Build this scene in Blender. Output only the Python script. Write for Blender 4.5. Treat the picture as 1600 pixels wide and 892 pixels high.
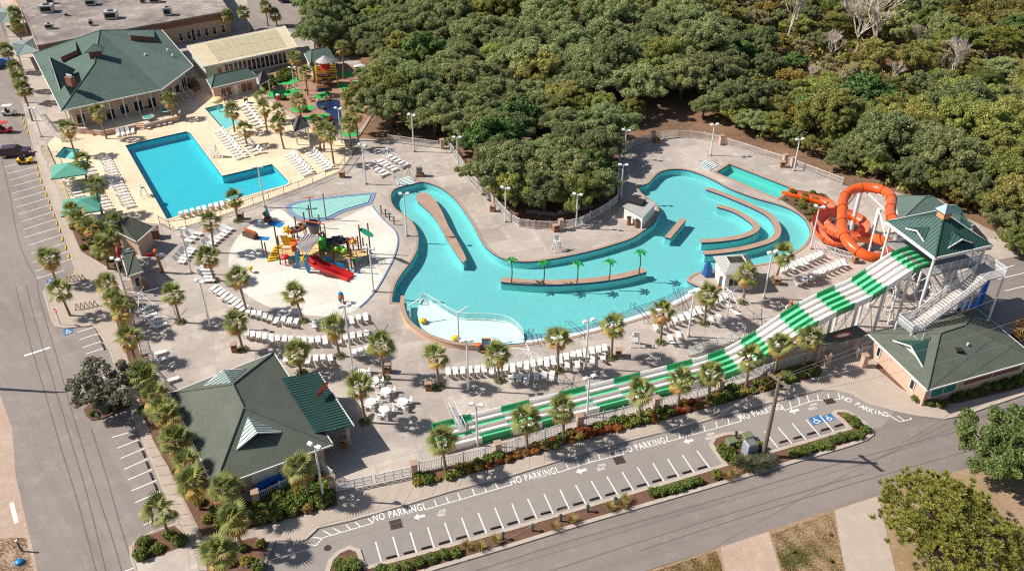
import bpy, math, random
import numpy as np
from mathutils import Vector, Matrix, Quaternion
from mathutils.geometry import tessellate_polygon
R = math.radians
random.seed(7)
for o in list(bpy.data.objects): bpy.data.objects.remove(o)
SC = bpy.context.scene
COL = SC.collection

# ------------------------------------------------------------------ camera
FPX, TILT, CAMH = 1400.0, R(34.0), 66.0        # focal length in photo pixels, tilt below horizon, height in metres
cam = bpy.data.cameras.new('camera'); camo = bpy.data.objects.new('camera', cam); COL.objects.link(camo)
cam.sensor_fit = 'HORIZONTAL'; cam.sensor_width = 36.0; cam.lens = 36.0 * FPX / 1600.0
cam.clip_start = 1.0; cam.clip_end = 3000.0
camo.location = (0, 0, CAMH); camo.rotation_euler = (math.pi / 2 - TILT, 0, 0)
SC.camera = camo
# ------------------------------------------------------------------ sky, sun, exposure
SUN_EL = R(43.0)
SUN_DIR = Vector((-math.cos(SUN_EL) * math.cos(R(5)), math.cos(SUN_EL) * math.sin(R(5)), math.sin(SUN_EL)))  # towards the sun
W = bpy.data.worlds.new('World'); SC.world = W; W.use_nodes = True
wn = W.node_tree.nodes; wl = W.node_tree.links
sky = wn.new('ShaderNodeTexSky'); sky.sky_type = 'NISHITA'; sky.sun_disc = False
sky.sun_elevation = SUN_EL; sky.sun_rotation = math.atan2(SUN_DIR.x, SUN_DIR.y)
wl.new(sky.outputs[0], wn['Background'].inputs[0]); wn['Background'].inputs[1].default_value = 0.08
sl = bpy.data.lights.new('sun', 'SUN'); sl.energy = 5.0; sl.angle = R(0.5); sl.color = (1.0, 0.955, 0.89)
so = bpy.data.objects.new('sun', sl); COL.objects.link(so)
so.rotation_euler = SUN_DIR.to_track_quat('Z', 'Y').to_euler()
SC.view_settings.view_transform = 'Standard'; SC.view_settings.look = 'None'
SC.view_settings.exposure = 0.3; SC.view_settings.gamma = 1.0; SC.view_settings.use_curve_mapping = False
SC.cycles.use_denoising = False; SC.cycles.filter_width = 1.15
try: SC.cycles.denoiser = 'OPENIMAGEDENOISE'
except Exception: pass
SC.cycles.max_bounces = 8; SC.cycles.transparent_max_bounces = 12
SC.cycles.caustics_reflective = False; SC.cycles.caustics_refractive = False

# ------------------------------------------------------------------ layout: survey point of the photograph -> metres on the ground
SS, CC = math.sin(TILT), math.cos(TILT)
def G(x, y, z=0.0):
    u = (x - 800.0) / FPX; v = (y - 446.0) / FPX; t = (CAMH - z) / (SS + v * CC)
    return Vector((u * t, (CC - v * SS) * t, z))
def proj(p):
    dz = p[2] - CAMH; d = p[1] * CC - dz * SS; up = p[1] * SS + dz * CC
    return 800 + FPX * p[0] / d, 446 - FPX * up / d
def hgt(xb, yb, yt):
    p = G(xb, yb); a, b = 0.0, 40.0
    for i in range(40):
        m = (a + b) / 2
        if proj((p.x, p.y, m))[1] > yt: a = m
        else: b = m
    return a
def GP(pts, z=0.0): return [G(x, y, z) for x, y in pts]

# ------------------------------------------------------------------ materials
def s2l(c):
    def f(v):
        v /= 255.0
        return v / 12.92 if v <= 0.04045 else ((v + 0.055) / 1.055) ** 2.4
    return tuple(f(v) for v in c) + (1.0,)
MATS = {}
def nd(nt, t, **kw):
    n = nt.nodes.new(t)
    for k, v in kw.items(): setattr(n, k, v)
    return n
def mixc(nt, fac, a, b, mode='MIX'):
    m = nd(nt, 'ShaderNodeMix', data_type='RGBA', blend_type=mode)
    for s, v in ((0, fac), (6, a), (7, b)):
        if hasattr(v, 'links') or hasattr(v, 'is_linked'): nt.links.new(v, m.inputs[s])
        else: m.inputs[s].default_value = v
    return m.outputs[2]
def noise(nt, vec, scale, detail=4.0, rough=0.6, lo=None, hi=None):
    n = nd(nt, 'ShaderNodeTexNoise'); n.inputs['Scale'].default_value = scale
    n.inputs['Detail'].default_value = detail; n.inputs['Roughness'].default_value = rough
    nt.links.new(vec, n.inputs['Vector']); o = n.outputs['Fac']
    if lo is not None:
        r = nd(nt, 'ShaderNodeMapRange'); r.inputs[1].default_value = lo; r.inputs[2].default_value = hi
        nt.links.new(o, r.inputs[0]); o = r.outputs[0]
    return o
def new_mat(name):
    m = bpy.data.materials.new(name); m.use_nodes = True
    nt = m.node_tree; b = nt.nodes['Principled BSDF']
    return m, nt, b
def wpos(nt): return nd(nt, 'ShaderNodeNewGeometry').outputs['Position']
def opos(nt): return nd(nt, 'ShaderNodeTexCoord').outputs['Object']
def mul(c, k): return tuple(min(1.0, v * k) for v in c[:3]) + (1.0,)
def plain(name, rgb, rough=0.6, var=0.12, scale=3.0, metal=0.0, world=False, bump=0.0, coat=0.0, rnd=0.0):
    """one colour with gentle two-scale variation; rnd adds a per-object shade"""
    if name in MATS: return MATS[name]
    m, nt, b = new_mat(name); c = s2l(rgb); v = wpos(nt) if world else opos(nt)
    n1 = noise(nt, v, scale, 5, 0.65, 0.3, 0.7)
    col = mixc(nt, n1, mul(c, 1 - var), mul(c, 1 + var))
    n2 = noise(nt, v, scale * 7.3, 3, 0.6, 0.3, 0.7)
    col = mixc(nt, n2, mixc(nt, 1.0, col, (1 - var * .5,) * 3 + (1,), 'MULTIPLY'), col)
    if rnd:
        oi = nd(nt, 'ShaderNodeObjectInfo'); mr = nd(nt, 'ShaderNodeMapRange')
        mr.inputs[3].default_value = 1 - rnd; mr.inputs[4].default_value = 1 + rnd
        nt.links.new(oi.outputs['Random'], mr.inputs[0])
        hs = nd(nt, 'ShaderNodeHueSaturation'); nt.links.new(mr.outputs[0], hs.inputs['Value']); nt.links.new(col, hs.inputs['Color'])
        col = hs.outputs[0]
    nt.links.new(col, b.inputs['Base Color'])
    b.inputs['Roughness'].default_value = rough; b.inputs['Metallic'].default_value = metal
    if coat: b.inputs['Coat Weight'].default_value = coat
    if bump:
        bp = nd(nt, 'ShaderNodeBump'); bp.inputs['Strength'].default_value = bump; bp.inputs['Distance'].default_value = 0.03
        nt.links.new(n2, bp.inputs['Height']); nt.links.new(bp.outputs[0], b.inputs['Normal'])
    MATS[name] = m; return m
def ground_mat(name, c1, c2, c3, s1=0.12, s2=0.8, s3=9.0, stain=None, stain_amt=0.5, rough=0.9, streak=None, cracks=False, bump=0.15, grain=0.35, slabs=0):
    """large patches c1/c2, medium blotches c3, fine grain; optional stains"""
    if name in MATS: return MATS[name]
    m, nt, b = new_mat(name); v = wpos(nt)
    c1, c2, c3 = s2l(c1), s2l(c2), s2l(c3)
    col = mixc(nt, noise(nt, v, s1, 5, 0.6, 0.35, 0.65), c1, c2)
    col = mixc(nt, noise(nt, v, s2, 6, 0.7, 0.5, 0.8), col, c3)
    if stain:
        col = mixc(nt, noise(nt, v, 0.35, 8, 0.75, 0.58, 0.75), col, mixc(nt, stain_amt, col, s2l(stain)))
    if streak:
        mp = nd(nt, 'ShaderNodeMapping', vector_type='TEXTURE'); nt.links.new(v, mp.inputs[0])
        mp.inputs['Rotation'].default_value = (0, 0, streak); mp.inputs['Scale'].default_value = (40, 1.6, 1)
        col = mixc(nt, noise(nt, mp.outputs[0], 1.0, 5, 0.65, 0.45, 0.75), col, mixc(nt, 1.0, col, (.80, .80, .81, 1), 'MULTIPLY'))
    if cracks:
        vo = nd(nt, 'ShaderNodeTexVoronoi', feature='DISTANCE_TO_EDGE'); vo.inputs['Scale'].default_value = 0.075
        wv = nd(nt, 'ShaderNodeVectorMath', operation='ADD'); nt.links.new(v, wv.inputs[0])
        nn = nd(nt, 'ShaderNodeTexNoise'); nn.inputs['Scale'].default_value = 0.12; nn.inputs['Detail'].default_value = 1.5; nt.links.new(v, nn.inputs['Vector'])
        sc_ = nd(nt, 'ShaderNodeVectorMath', operation='SCALE'); sc_.inputs['Scale'].default_value = 5.0
        nt.links.new(nn.outputs['Color'], sc_.inputs[0]); nt.links.new(sc_.outputs[0], wv.inputs[1])
        nt.links.new(wv.outputs[0], vo.inputs['Vector'])
        mr = nd(nt, 'ShaderNodeMapRange'); mr.inputs[1].default_value = 0.002; mr.inputs[2].default_value = 0.007
        nt.links.new(vo.outputs['Distance'], mr.inputs[0])
        col = mixc(nt, mr.outputs[0], mixc(nt, 1.0, col, (.8, .8, .8, 1), 'MULTIPLY'), col)
    if slabs:
        mp = nd(nt, 'ShaderNodeMapping', vector_type='TEXTURE'); nt.links.new(v, mp.inputs[0]); mp.inputs['Rotation'].default_value = (0, 0, R(20))
        bk = nd(nt, 'ShaderNodeTexBrick'); nt.links.new(mp.outputs[0], bk.inputs['Vector']); bk.inputs['Scale'].default_value = 1.0; bk.inputs['Brick Width'].default_value = slabs; bk.inputs['Row Height'].default_value = slabs * .8; bk.inputs['Mortar Size'].default_value = .035; bk.offset = 0.0
        bk.inputs['Color1'].default_value = (.86, .86, .86, 1); bk.inputs['Color2'].default_value = (1.12, 1.11, 1.1, 1); bk.inputs['Mortar'].default_value = (.74, .73, .72, 1)
        col = mixc(nt, .75, col, mixc(nt, 1.0, col, bk.outputs['Color'], 'MULTIPLY'))
    fine = noise(nt, v, s3, 3, 0.7, 0.25, 0.75)
    col = mixc(nt, fine, mixc(nt, 1.0, col, (1 - grain * .6,) * 3 + (1,), 'MULTIPLY'), mixc(nt, 1.0, col, (1 + grain * .35,) * 3 + (1,), 'MULTIPLY'))
    nt.links.new(col, b.inputs['Base Color']); b.inputs['Roughness'].default_value = rough
    b.inputs['Specular IOR Level'].default_value = 0.25
    if bump:
        bp = nd(nt, 'ShaderNodeBump'); bp.inputs['Strength'].default_value = bump; bp.inputs['Distance'].default_value = 0.04
        nt.links.new(fine, bp.inputs['Height']); nt.links.new(bp.outputs[0], b.inputs['Normal'])
    MATS[name] = m; return m
def water_mat(name, tint, ripple=1.6, gloss=0.06, strength=0.22):
    if name in MATS: return MATS[name]
    m, nt, b = new_mat(name); nt.nodes.remove(b); v = wpos(nt)
    n = nd(nt, 'ShaderNodeTexNoise'); n.inputs['Scale'].default_value = ripple; n.inputs['Detail'].default_value = 5; n.inputs['Roughness'].default_value = 0.6
    nt.links.new(v, n.inputs['Vector'])
    bp = nd(nt, 'ShaderNodeBump'); bp.inputs['Strength'].default_value = strength; bp.inputs['Distance'].default_value = 0.12
    nt.links.new(n.outputs['Fac'], bp.inputs['Height'])
    tr = nd(nt, 'ShaderNodeBsdfTransparent')
    big = noise(nt, v, 0.09, 3, 0.5, 0.35, 0.65); fin = noise(nt, v, 3.2, 4, 0.75, 0.38, 0.66)  # fine tint noise puts ripple light and sparkle into the water colour
    t = s2l(tint); col = mixc(nt, big, mul(t, 0.96), mul(t, 1.0)); col = mixc(nt, fin, mul(t, 0.84), col)
    nt.links.new(col, tr.inputs['Color'])
    gl = nd(nt, 'ShaderNodeBsdfGlossy'); gl.inputs['Roughness'].default_value = gloss; nt.links.new(bp.outputs[0], gl.inputs['Normal'])
    lw = nd(nt, 'ShaderNodeLayerWeight'); lw.inputs['Blend'].default_value = .5; nt.links.new(bp.outputs[0], lw.inputs['Normal'])
    pw = nd(nt, 'ShaderNodeMath', operation='POWER'); nt.links.new(lw.outputs['Facing'], pw.inputs[0]); pw.inputs[1].default_value = 5.0
    fr = nd(nt, 'ShaderNodeMath', operation='MULTIPLY_ADD'); nt.links.new(pw.outputs[0], fr.inputs[0]); fr.inputs[1].default_value = .96; fr.inputs[2].default_value = .03
    mx = nd(nt, 'ShaderNodeMixShader'); nt.links.new(fr.outputs[0], mx.inputs[0]); nt.links.new(tr.outputs[0], mx.inputs[1]); nt.links.new(gl.outputs[0], mx.inputs[2])
    nt.links.new(mx.outputs[0], nt.nodes['Material Output'].inputs['Surface'])
    MATS[name] = m; return m
def paint_mat(name, rgb, under=(150, 140, 132), wear=.5):
    if name in MATS: return MATS[name]
    m, nt, b = new_mat(name); v = wpos(nt); w = noise(nt, v, 2.2, 6, .75, .5, .72); w2 = noise(nt, v, 11, 3, .7, .45, .75)
    mm = nd(nt, 'ShaderNodeMath', operation='MULTIPLY_ADD'); nt.links.new(w, mm.inputs[0]); mm.inputs[1].default_value = wear; ww = nd(nt, 'ShaderNodeMath', operation='MULTIPLY'); nt.links.new(w2, ww.inputs[0]); ww.inputs[1].default_value = wear * .5; nt.links.new(ww.outputs[0], mm.inputs[2])
    nt.links.new(mixc(nt, mm.outputs[0], s2l(rgb), s2l(under)), b.inputs['Base Color']); b.inputs['Roughness'].default_value = .75
    MATS[name] = m; return m
def glass_mat():
    if 'window_glass' in MATS: return MATS['window_glass']
    m, nt, b = new_mat('window_glass'); b.inputs['Base Color'].default_value = (.02, .025, .03, 1); b.inputs['Roughness'].default_value = .08
    MATS['window_glass'] = m; return m
def pane_mat(name, rgb, alpha):
    """clear plastic or mesh one can see through"""
    if name in MATS: return MATS[name]
    m, nt, b = new_mat(name); b.inputs['Base Color'].default_value = s2l(rgb); b.inputs['Alpha'].default_value = alpha; b.inputs['Roughness'].default_value = .3
    MATS[name] = m; return m
def leaf_mat(name, dark, light, trans=0.25, rnd=0.25, hue=0.02, scale=0.5):
    if name in MATS: return MATS[name]
    m, nt, b = new_mat(name)
    oi = nd(nt, 'ShaderNodeObjectInfo'); v = wpos(nt); ri = nd(nt, 'ShaderNodeNewGeometry').outputs['Random Per Island']
    n1 = noise(nt, v, scale, 4, 0.65, 0.35, 0.65)
    f = nd(nt, 'ShaderNodeMath', operation='MULTIPLY_ADD'); nt.links.new(ri, f.inputs[0]); f.inputs[1].default_value = 0.6
    f2 = nd(nt, 'ShaderNodeMath', operation='MULTIPLY'); nt.links.new(n1, f2.inputs[0]); f2.inputs[1].default_value = 0.4
    nt.links.new(f2.outputs[0], f.inputs[2])
    col = mixc(nt, f.outputs[0], s2l(dark), s2l(light))
    hs = nd(nt, 'ShaderNodeHueSaturation'); nt.links.new(col, hs.inputs['Color'])
    a = nd(nt, 'ShaderNodeMapRange'); a.inputs[3].default_value = 1 - rnd; a.inputs[4].default_value = 1 + rnd
    nt.links.new(oi.outputs['Random'], a.inputs[0]); nt.links.new(a.outputs[0], hs.inputs['Value'])
    wnz = nd(nt, 'ShaderNodeTexWhiteNoise', noise_dimensions='1D'); nt.links.new(oi.outputs['Random'], wnz.inputs['W'])
    a2 = nd(nt, 'ShaderNodeMapRange'); a2.inputs[3].default_value = .5 - hue; a2.inputs[4].default_value = .5 + hue
    nt.links.new(wnz.outputs['Value'], a2.inputs[0]); nt.links.new(a2.outputs[0], hs.inputs['Hue'])
    nt.links.new(hs.outputs[0], b.inputs['Base Color']); b.inputs['Roughness'].default_value = .55
    b.inputs['Specular IOR Level'].default_value = .3
    tl = nd(nt, 'ShaderNodeBsdfTranslucent'); nt.links.new(hs.outputs[0], tl.inputs['Color'])
    mx = nd(nt, 'ShaderNodeMixShader'); mx.inputs[0].default_value = trans
    nt.links.new(b.outputs[0], mx.inputs[1]); nt.links.new(tl.outputs[0], mx.inputs[2])
    nt.links.new(mx.outputs[0], nt.nodes['Material Output'].inputs['Surface'])
    MATS[name] = m; return m

# ------------------------------------------------------------------ mesh building
class MB:
    def __init__(s): s.v = []; s.f = []; s.m = []; s.mi = 0
    def add(s, vs, fs):
        o = len(s.v); s.v += [tuple(p) for p in vs]; s.f += [tuple(i + o for i in f) for f in fs]; s.m += [s.mi] * len(fs); return s
    def poly(s, pts): return s.add(pts, [tuple(range(len(pts)))])
    def box(s, c, size, rz=0.0, rx=0.0, ry=0.0, taper=1.0):
        hx, hy, hz = size[0] / 2, size[1] / 2, size[2] / 2
        mt = Matrix.Rotation(rz, 3, 'Z') @ Matrix.Rotation(ry, 3, 'Y') @ Matrix.Rotation(rx, 3, 'X'); c = Vector(c)
        vs = [c + mt @ Vector((x * hx * (taper if z > 0 else 1), y * hy * (taper if z > 0 else 1), z * hz)) for z in (-1, 1) for y in (-1, 1) for x in (-1, 1)]
        return s.add(vs, [(0, 2, 3, 1), (4, 5, 7, 6), (0, 1, 5, 4), (2, 6, 7, 3), (0, 4, 6, 2), (1, 3, 7, 5)])
    def cyl(s, p0, p1, r0, r1=None, n=8, caps=True):
        p0, p1 = Vector(p0), Vector(p1); r1 = r0 if r1 is None else r1
        q = (p1 - p0).to_track_quat('Z', 'Y'); vs = []
        for p, r in ((p0, r0), (p1, r1)):
            for i in range(n):
                a = 2 * math.pi * i / n; vs.append(p + q @ Vector((r * math.cos(a), r * math.sin(a), 0)))
        fs = [(i, (i + 1) % n, n + (i + 1) % n, n + i) for i in range(n)]
        if caps: fs += [tuple(range(n - 1, -1, -1)), tuple(range(n, 2 * n))]
        return s.add(vs, fs)
    def tube(s, path, r, n=8, caps=True, up=None):
        path = [Vector(p) for p in path]; vs = []; N = len(path); rs = r if hasattr(r, '__len__') else [r] * N
        nrm = None
        for i, p in enumerate(path):
            t = (path[min(i + 1, N - 1)] - path[max(i - 1, 0)]).normalized()
            if nrm is None: nrm = t.orthogonal().normalized()
            nrm = (nrm - t * nrm.dot(t)).normalized(); bn = t.cross(nrm)
            for k in range(n):
                a = 2 * math.pi * k / n; vs.append(p + (nrm * math.cos(a) + bn * math.sin(a)) * rs[i])
        fs = [(i * n + k, i * n + (k + 1) % n, (i + 1) * n + (k + 1) % n, (i + 1) * n + k) for i in range(N - 1) for k in range(n)]
        if caps: fs += [tuple(range(n - 1, -1, -1)), tuple((N - 1) * n + k for k in range(n))]
        return s.add(vs, fs)
    def prism(s, pts, z0, z1, top=True, bottom=False):
        """upright prism over a plan outline (any shape)"""
        pts = [Vector((p[0], p[1], 0)) for p in pts]; n = len(pts)
        if area2(pts) < 0: pts.reverse()
        vs = [(p.x, p.y, z0) for p in pts] + [(p.x, p.y, z1) for p in pts]
        fs = [(i, (i + 1) % n, n + (i + 1) % n, n + i) for i in range(n)]
        tri = tessellate_polygon([pts])
        if top: fs += [orient([t[0] + n, t[1] + n, t[2] + n], vs, 1) for t in tri]
        if bottom: fs += [orient(list(t), vs, -1) for t in tri]
        return s.add(vs, fs)
    def sheet(s, outer, holes=(), z=0.0):
        loops = [[Vector((p[0], p[1], 0)) for p in outer]] + [[Vector((p[0], p[1], 0)) for p in h] for h in holes]
        vs = [(p.x, p.y, z) for l in loops for p in l]
        fs = [orient(list(t), vs, 1) for t in tessellate_polygon(loops)]
        return s.add(vs, fs)
    def walls(s, pts, z0, z1, inward=False):
        n = len(pts); vs = [(p[0], p[1], z0) for p in pts] + [(p[0], p[1], z1) for p in pts]
        return s.add(vs, [(i, (i + 1) % n, n + (i + 1) % n, n + i) for i in range(n)])
    def ribbon(s, a, b, za=None, zb=None):
        n = min(len(a), len(b)); vs = []
        for i in range(n):
            vs += [(a[i][0], a[i][1], a[i][2] if za is None else za), (b[i][0], b[i][1], b[i][2] if zb is None else zb)]
        return s.add(vs, [(2 * i, 2 * i + 1, 2 * i + 3, 2 * i + 2) for i in range(n - 1)])
    def ball(s, c, r, n=8, m=5):
        r = r if hasattr(r, '__len__') else (r, r, r); vs = []; c = Vector(c)
        for j in range(m + 1):
            th = math.pi * j / m
            for i in range(n):
                a = 2 * math.pi * i / n; vs.append(c + Vector((r[0] * math.sin(th) * math.cos(a), r[1] * math.sin(th) * math.sin(a), r[2] * math.cos(th))))
        return s.add(vs, [(j * n + i, (j + 1) * n + i, (j + 1) * n + (i + 1) % n, j * n + (i + 1) % n) for j in range(m) for i in range(n)])
    def mesh(s, name, mat, off=(0, 0, 0), smooth=False):
        me = bpy.data.meshes.new(name); ox, oy, oz = off
        me.from_pydata([(x - ox, y - oy, z - oz) for x, y, z in s.v], [], s.f)
        for mm in (mat if isinstance(mat, (list, tuple)) else [mat]): me.materials.append(mm)
        if isinstance(mat, (list, tuple)): me.polygons.foreach_set('material_index', s.m)
        if smooth: me.polygons.foreach_set('use_smooth', [True] * len(me.polygons))
        me.update(); return me
    def build(s, name, mat, parent=None, world=True, smooth=False):
        """parts of a thing whose empty stands at ROOT[parent]: vertices given in world metres unless world=False"""
        off = (0, 0, 0)
        if parent is not None and world: off = ROOT.get(parent, (0, 0, 0))
        o = bpy.data.objects.new(name, s.mesh(name, mat, off, smooth)); COL.objects.link(o)
        if parent is not None:
            o.parent = parent; ROOT[o] = off
        return o
ROOT = {}
def area2(p): return sum(p[i - 1][0] * p[i][1] - p[i][0] * p[i - 1][1] for i in range(len(p)))
def orient(t, vs, sgn):
    a, b, c = (vs[i] for i in t)
    cr = (b[0] - a[0]) * (c[1] - a[1]) - (b[1] - a[1]) * (c[0] - a[0])
    return tuple(t) if cr * sgn > 0 else tuple(reversed(t))
def smooth_curve(pts, k=4, closed=False):
    """Catmull-Rom through the points"""
    P = [Vector(p) for p in pts]; n = len(P); out = []
    rng = range(n) if closed else range(n - 1)
    for i in rng:
        if closed: a, b, c, d = P[i - 1], P[i], P[(i + 1) % n], P[(i + 2) % n]
        else: a, b, c, d = P[max(i - 1, 0)], P[i], P[i + 1], P[min(i + 2, n - 1)]
        for j in range(k):
            t = j / k
            out.append(0.5 * ((2 * b) + (c - a) * t + (2 * a - 5 * b + 4 * c - d) * t * t + (3 * b - a - 3 * c + d) * t ** 3))
    if not closed: out.append(P[-1])
    return out
def offset(pts, d, closed=True):
    """move an outline sideways by d (positive: outwards for a counter-clockwise outline)"""
    n = len(pts); out = []
    for i in range(n):
        p = Vector(pts[i][:2])
        a = Vector(pts[i - 1][:2]) if (closed or i > 0) else None
        b = Vector(pts[(i + 1) % n][:2]) if (closed or i < n - 1) else None
        ns = []
        if a is not None and (p - a).length > 1e-6: t = (p - a).normalized(); ns.append(Vector((t.y, -t.x)))
        if b is not None and (b - p).length > 1e-6: t = (b - p).normalized(); ns.append(Vector((t.y, -t.x)))
        m = sum(ns, Vector((0, 0)))
        if m.length < 1e-6: m = ns[0]
        m.normalize(); k = max(0.5, m.dot(ns[0])); q = p + m * (d / k)
        out.append(Vector((q.x, q.y, pts[i][2] if len(pts[i]) > 2 else 0)))
    return out
def ccw(pts): return list(pts) if area2(pts) > 0 else list(reversed(pts))
def resample(pts, step):
    P = [Vector(p) for p in pts]; out = [P[0]]; 
    L = [0]
    for i in range(1, len(P)): L.append(L[-1] + (P[i] - P[i - 1]).length)
    n = max(1, round(L[-1] / step)); j = 0
    for k in range(1, n + 1):
        s = L[-1] * k / n
        while j < len(P) - 2 and L[j + 1] < s: j += 1
        t = (s - L[j]) / max(1e-9, L[j + 1] - L[j]); out.append(P[j].lerp(P[j + 1], t))
    return out
# ------------------------------------------------------------------ things
def tag(o, label=None, cat=None, group=None, kind=None):
    if label: o['label'] = label
    if cat: o['category'] = cat
    if group: o['group'] = group
    if kind: o['kind'] = kind
    return o
def thing(name, loc, label, cat, group=None, rz=0.0):
    o = bpy.data.objects.new(name, None); COL.objects.link(o); o.empty_display_size = .3
    o.location = loc; o.rotation_euler = (0, 0, rz); ROOT[o] = tuple(loc)
    return tag(o, label, cat, group)
def structure(name, mb, mat, label=None, parent=None, smooth=False):
    o = mb.build(name, mat, parent, smooth=smooth)
    if parent is None: tag(o, label, None, None, 'structure')
    return o
def copy_tree(o, parent=None):
    c = o.copy(); COL.objects.link(c)
    if parent is not None: c.parent = parent
    for ch in list(o.children): copy_tree(ch, c)
    return c
ORD = ['first', 'second', 'third', 'fourth', 'fifth', 'sixth', 'seventh', 'eighth', 'ninth', 'tenth', 'eleventh', 'twelfth', 'thirteenth', 'fourteenth',
       'fifteenth', 'sixteenth', 'seventeenth', 'eighteenth', 'nineteenth', 'twentieth', 'twenty-first', 'twenty-second', 'twenty-third', 'twenty-fourth',
       'twenty-fifth', 'twenty-sixth', 'twenty-seventh', 'twenty-eighth', 'twenty-ninth', 'thirtieth', 'thirty-first', 'thirty-second']
# ================================================================== GROUND, STREETS, DECKS, POOLS
m_earth = ground_mat('forest_floor', (140, 108, 84), (112, 88, 68), (166, 128, 100), .15, .9, 6, bump=.4, grain=.5)
m_asphalt = ground_mat('asphalt_old', (141, 130, 123), (152, 140, 131), (166, 153, 142), .06, .5, 11, stain=(112, 104, 100), stain_amt=.5, streak=R(-50), grain=.42)
m_asphalt2 = ground_mat('asphalt_street', (134, 124, 117), (143, 131, 123), (154, 141, 131), .05, .6, 11, stain=(108, 100, 96), stain_amt=.4, streak=R(20), grain=.42)
m_lot = ground_mat('asphalt_lot', (146, 137, 130), (154, 144, 135), (138, 129, 122), .06, .6, 11, stain=(120, 108, 98), stain_amt=.5, grain=.28)
m_walk = ground_mat('walk_concrete', (182, 166, 150), (172, 157, 143), (192, 177, 160), .15, .9, 9, stain=(150, 134, 120), stain_amt=.5, grain=.22)
m_deck = ground_mat('deck_concrete', (186, 173, 160), (160, 148, 138), (206, 194, 180), .11, .5, 8, stain=(128, 117, 109), stain_amt=.75, grain=.26, slabs=4.6)
m_tan = ground_mat('tan_pool_deck', (230, 208, 176), (220, 196, 164), (236, 216, 188), .14, .6, 9, stain=(196, 168, 134), stain_amt=.6, grain=.16, slabs=5.2)
m_pad = ground_mat('splash_pad_coating', (224, 217, 202), (209, 202, 187), (235, 229, 216), .2, .7, 9, stain=(184, 172, 150), stain_amt=.6, grain=.14, slabs=6.0)
m_kerb = ground_mat('kerb_concrete', (190, 174, 158), (176, 161, 148), (200, 186, 170), .4, 2, 9, grain=.25)
m_mulch = ground_mat('mulch', (122, 88, 70), (104, 76, 62), (142, 106, 86), .5, 2.5, 14, bump=.6, grain=.7)
m_sand = ground_mat('sandy_verge', (190, 166, 146), (176, 150, 130), (202, 180, 160), .2, 1.1, 8, stain=(150, 122, 92), stain_amt=.6, bump=.4, grain=.4)
m_drygrass = ground_mat('dry_grass_soil', (172, 142, 116), (150, 126, 92), (188, 160, 136), .18, 1.4, 10, stain=(112, 112, 62), stain_amt=.6, bump=.6, grain=.6)
m_white = paint_mat('road_paint_white', (236, 230, 222))
m_yellow = plain('paint_yellow', (232, 186, 44), .6, .15, 6)
m_blue = paint_mat('road_paint_blue', (38, 108, 160), wear=.3)
m_tar = plain('tar_seal', (112, 103, 97), .8, .1, 4, world=True)
m_coping = ground_mat('coping_brick', (178, 148, 126), (164, 136, 116), (190, 160, 138), .5, 3, 12, grain=.35)
m_tile = plain('pool_tile_blue', (34, 62, 116), .35, .25, 5, world=True)
m_poolfloor = plain('pool_paint_aqua', (168, 232, 226), .8, .03, .5, world=True)
m_deepfloor = plain('pool_paint_blue', (122, 222, 230), .8, .03, .5, world=True)
m_wadefloor = plain('wading_floor', (196, 222, 214), .8, .03, .8, world=True)
m_step = plain('pool_step_white', (214, 228, 224), .7, .05, 1, world=True)
m_brickpave = ground_mat('brick_pavers', (176, 136, 112), (160, 122, 100), (188, 150, 126), .5, 3, 12, grain=.35)

ZP = 0.12                                            # paved level above the street
def pool_outline(pts, k=4, closed=True): return ccw(smooth_curve(GP(pts, ZP), k, closed))
# ---- pool outlines (surveyed)
MAIN = ccw(GP([(196, 228), (220, 222), (291, 206), (298, 209), (347.5, 275.5), (425, 257), (451, 284), (448, 289), (400, 302), (261, 343)], ZP))
KID = ccw(GP([(320, 170), (347, 163), (373, 193), (350, 204)], ZP))
SPA = ccw(GP([(86, 246), (100, 230), (125, 234), (118, 251)], ZP))
LAND = ccw(GP([(1119, 270), (1140, 257), (1235, 294), (1214, 310)], ZP))
RIVER_PX = [(625, 293), (616, 297), (611, 305), (612, 316), (620, 328), (637, 339), (649, 355), (654, 373), (651, 393), (642, 410), (630, 425), (619, 442), (614, 458), (612, 472.5)]
river_a = smooth_curve(GP(RIVER_PX, ZP), 4)
river_b = GP([(635, 474), (636, 464)], ZP)
river_c = smooth_curve(GP([(634, 472), (634, 485), (640, 503), (654, 517), (672, 528), (697, 537), (722, 541.5), (751, 542), (790, 540), (830, 536), (870, 530), (907, 523), (960, 509), (1012, 493), (1045, 480), (1075, 466), (1095, 451)], ZP), 4)
river_d = smooth_curve(GP([(1093, 449), (1076, 441), (1074, 436), (1082, 429), (1098, 424), (1140, 420), (1180, 414), (1206, 409), (1237, 396), (1254, 385), (1263, 372), (1265, 360), (1257, 343), (1238, 329), (1212, 319), (1180, 310), (1142, 296), (1117, 283), (1095, 273), (1072, 266), (1050, 265), (1032, 269), (1021, 278), (1013, 287), (1001, 291), (999, 298), (1010, 308), (1024, 318), (1030, 332), (1022, 349), (1007, 360), (987, 373), (960, 382), (937, 389), (895, 399), (850, 407), (825, 409.5), (800, 408), (778, 401), (761, 388), (750, 373), (737, 348), (725, 330), (712, 313), (695, 298), (677, 289), (660, 285), (650, 287)], ZP), 4)
RIVER = ccw(river_a + river_b[:1] + river_c[1:] + river_d)
PONDS = {'main': MAIN, 'kid': KID, 'spa': SPA, 'landing': LAND, 'river': RIVER}
SHALLOW = ccw(smooth_curve(GP([(446, 322), (466, 315), (500, 310)], ZP), 4) + smooth_curve(GP([(540, 305), (588, 301), (581, 319)], ZP), 1)[0:] + smooth_curve(GP([(560, 325), (535, 333), (512, 344), (487, 347), (462, 341), (449, 331)], ZP), 4))
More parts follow.
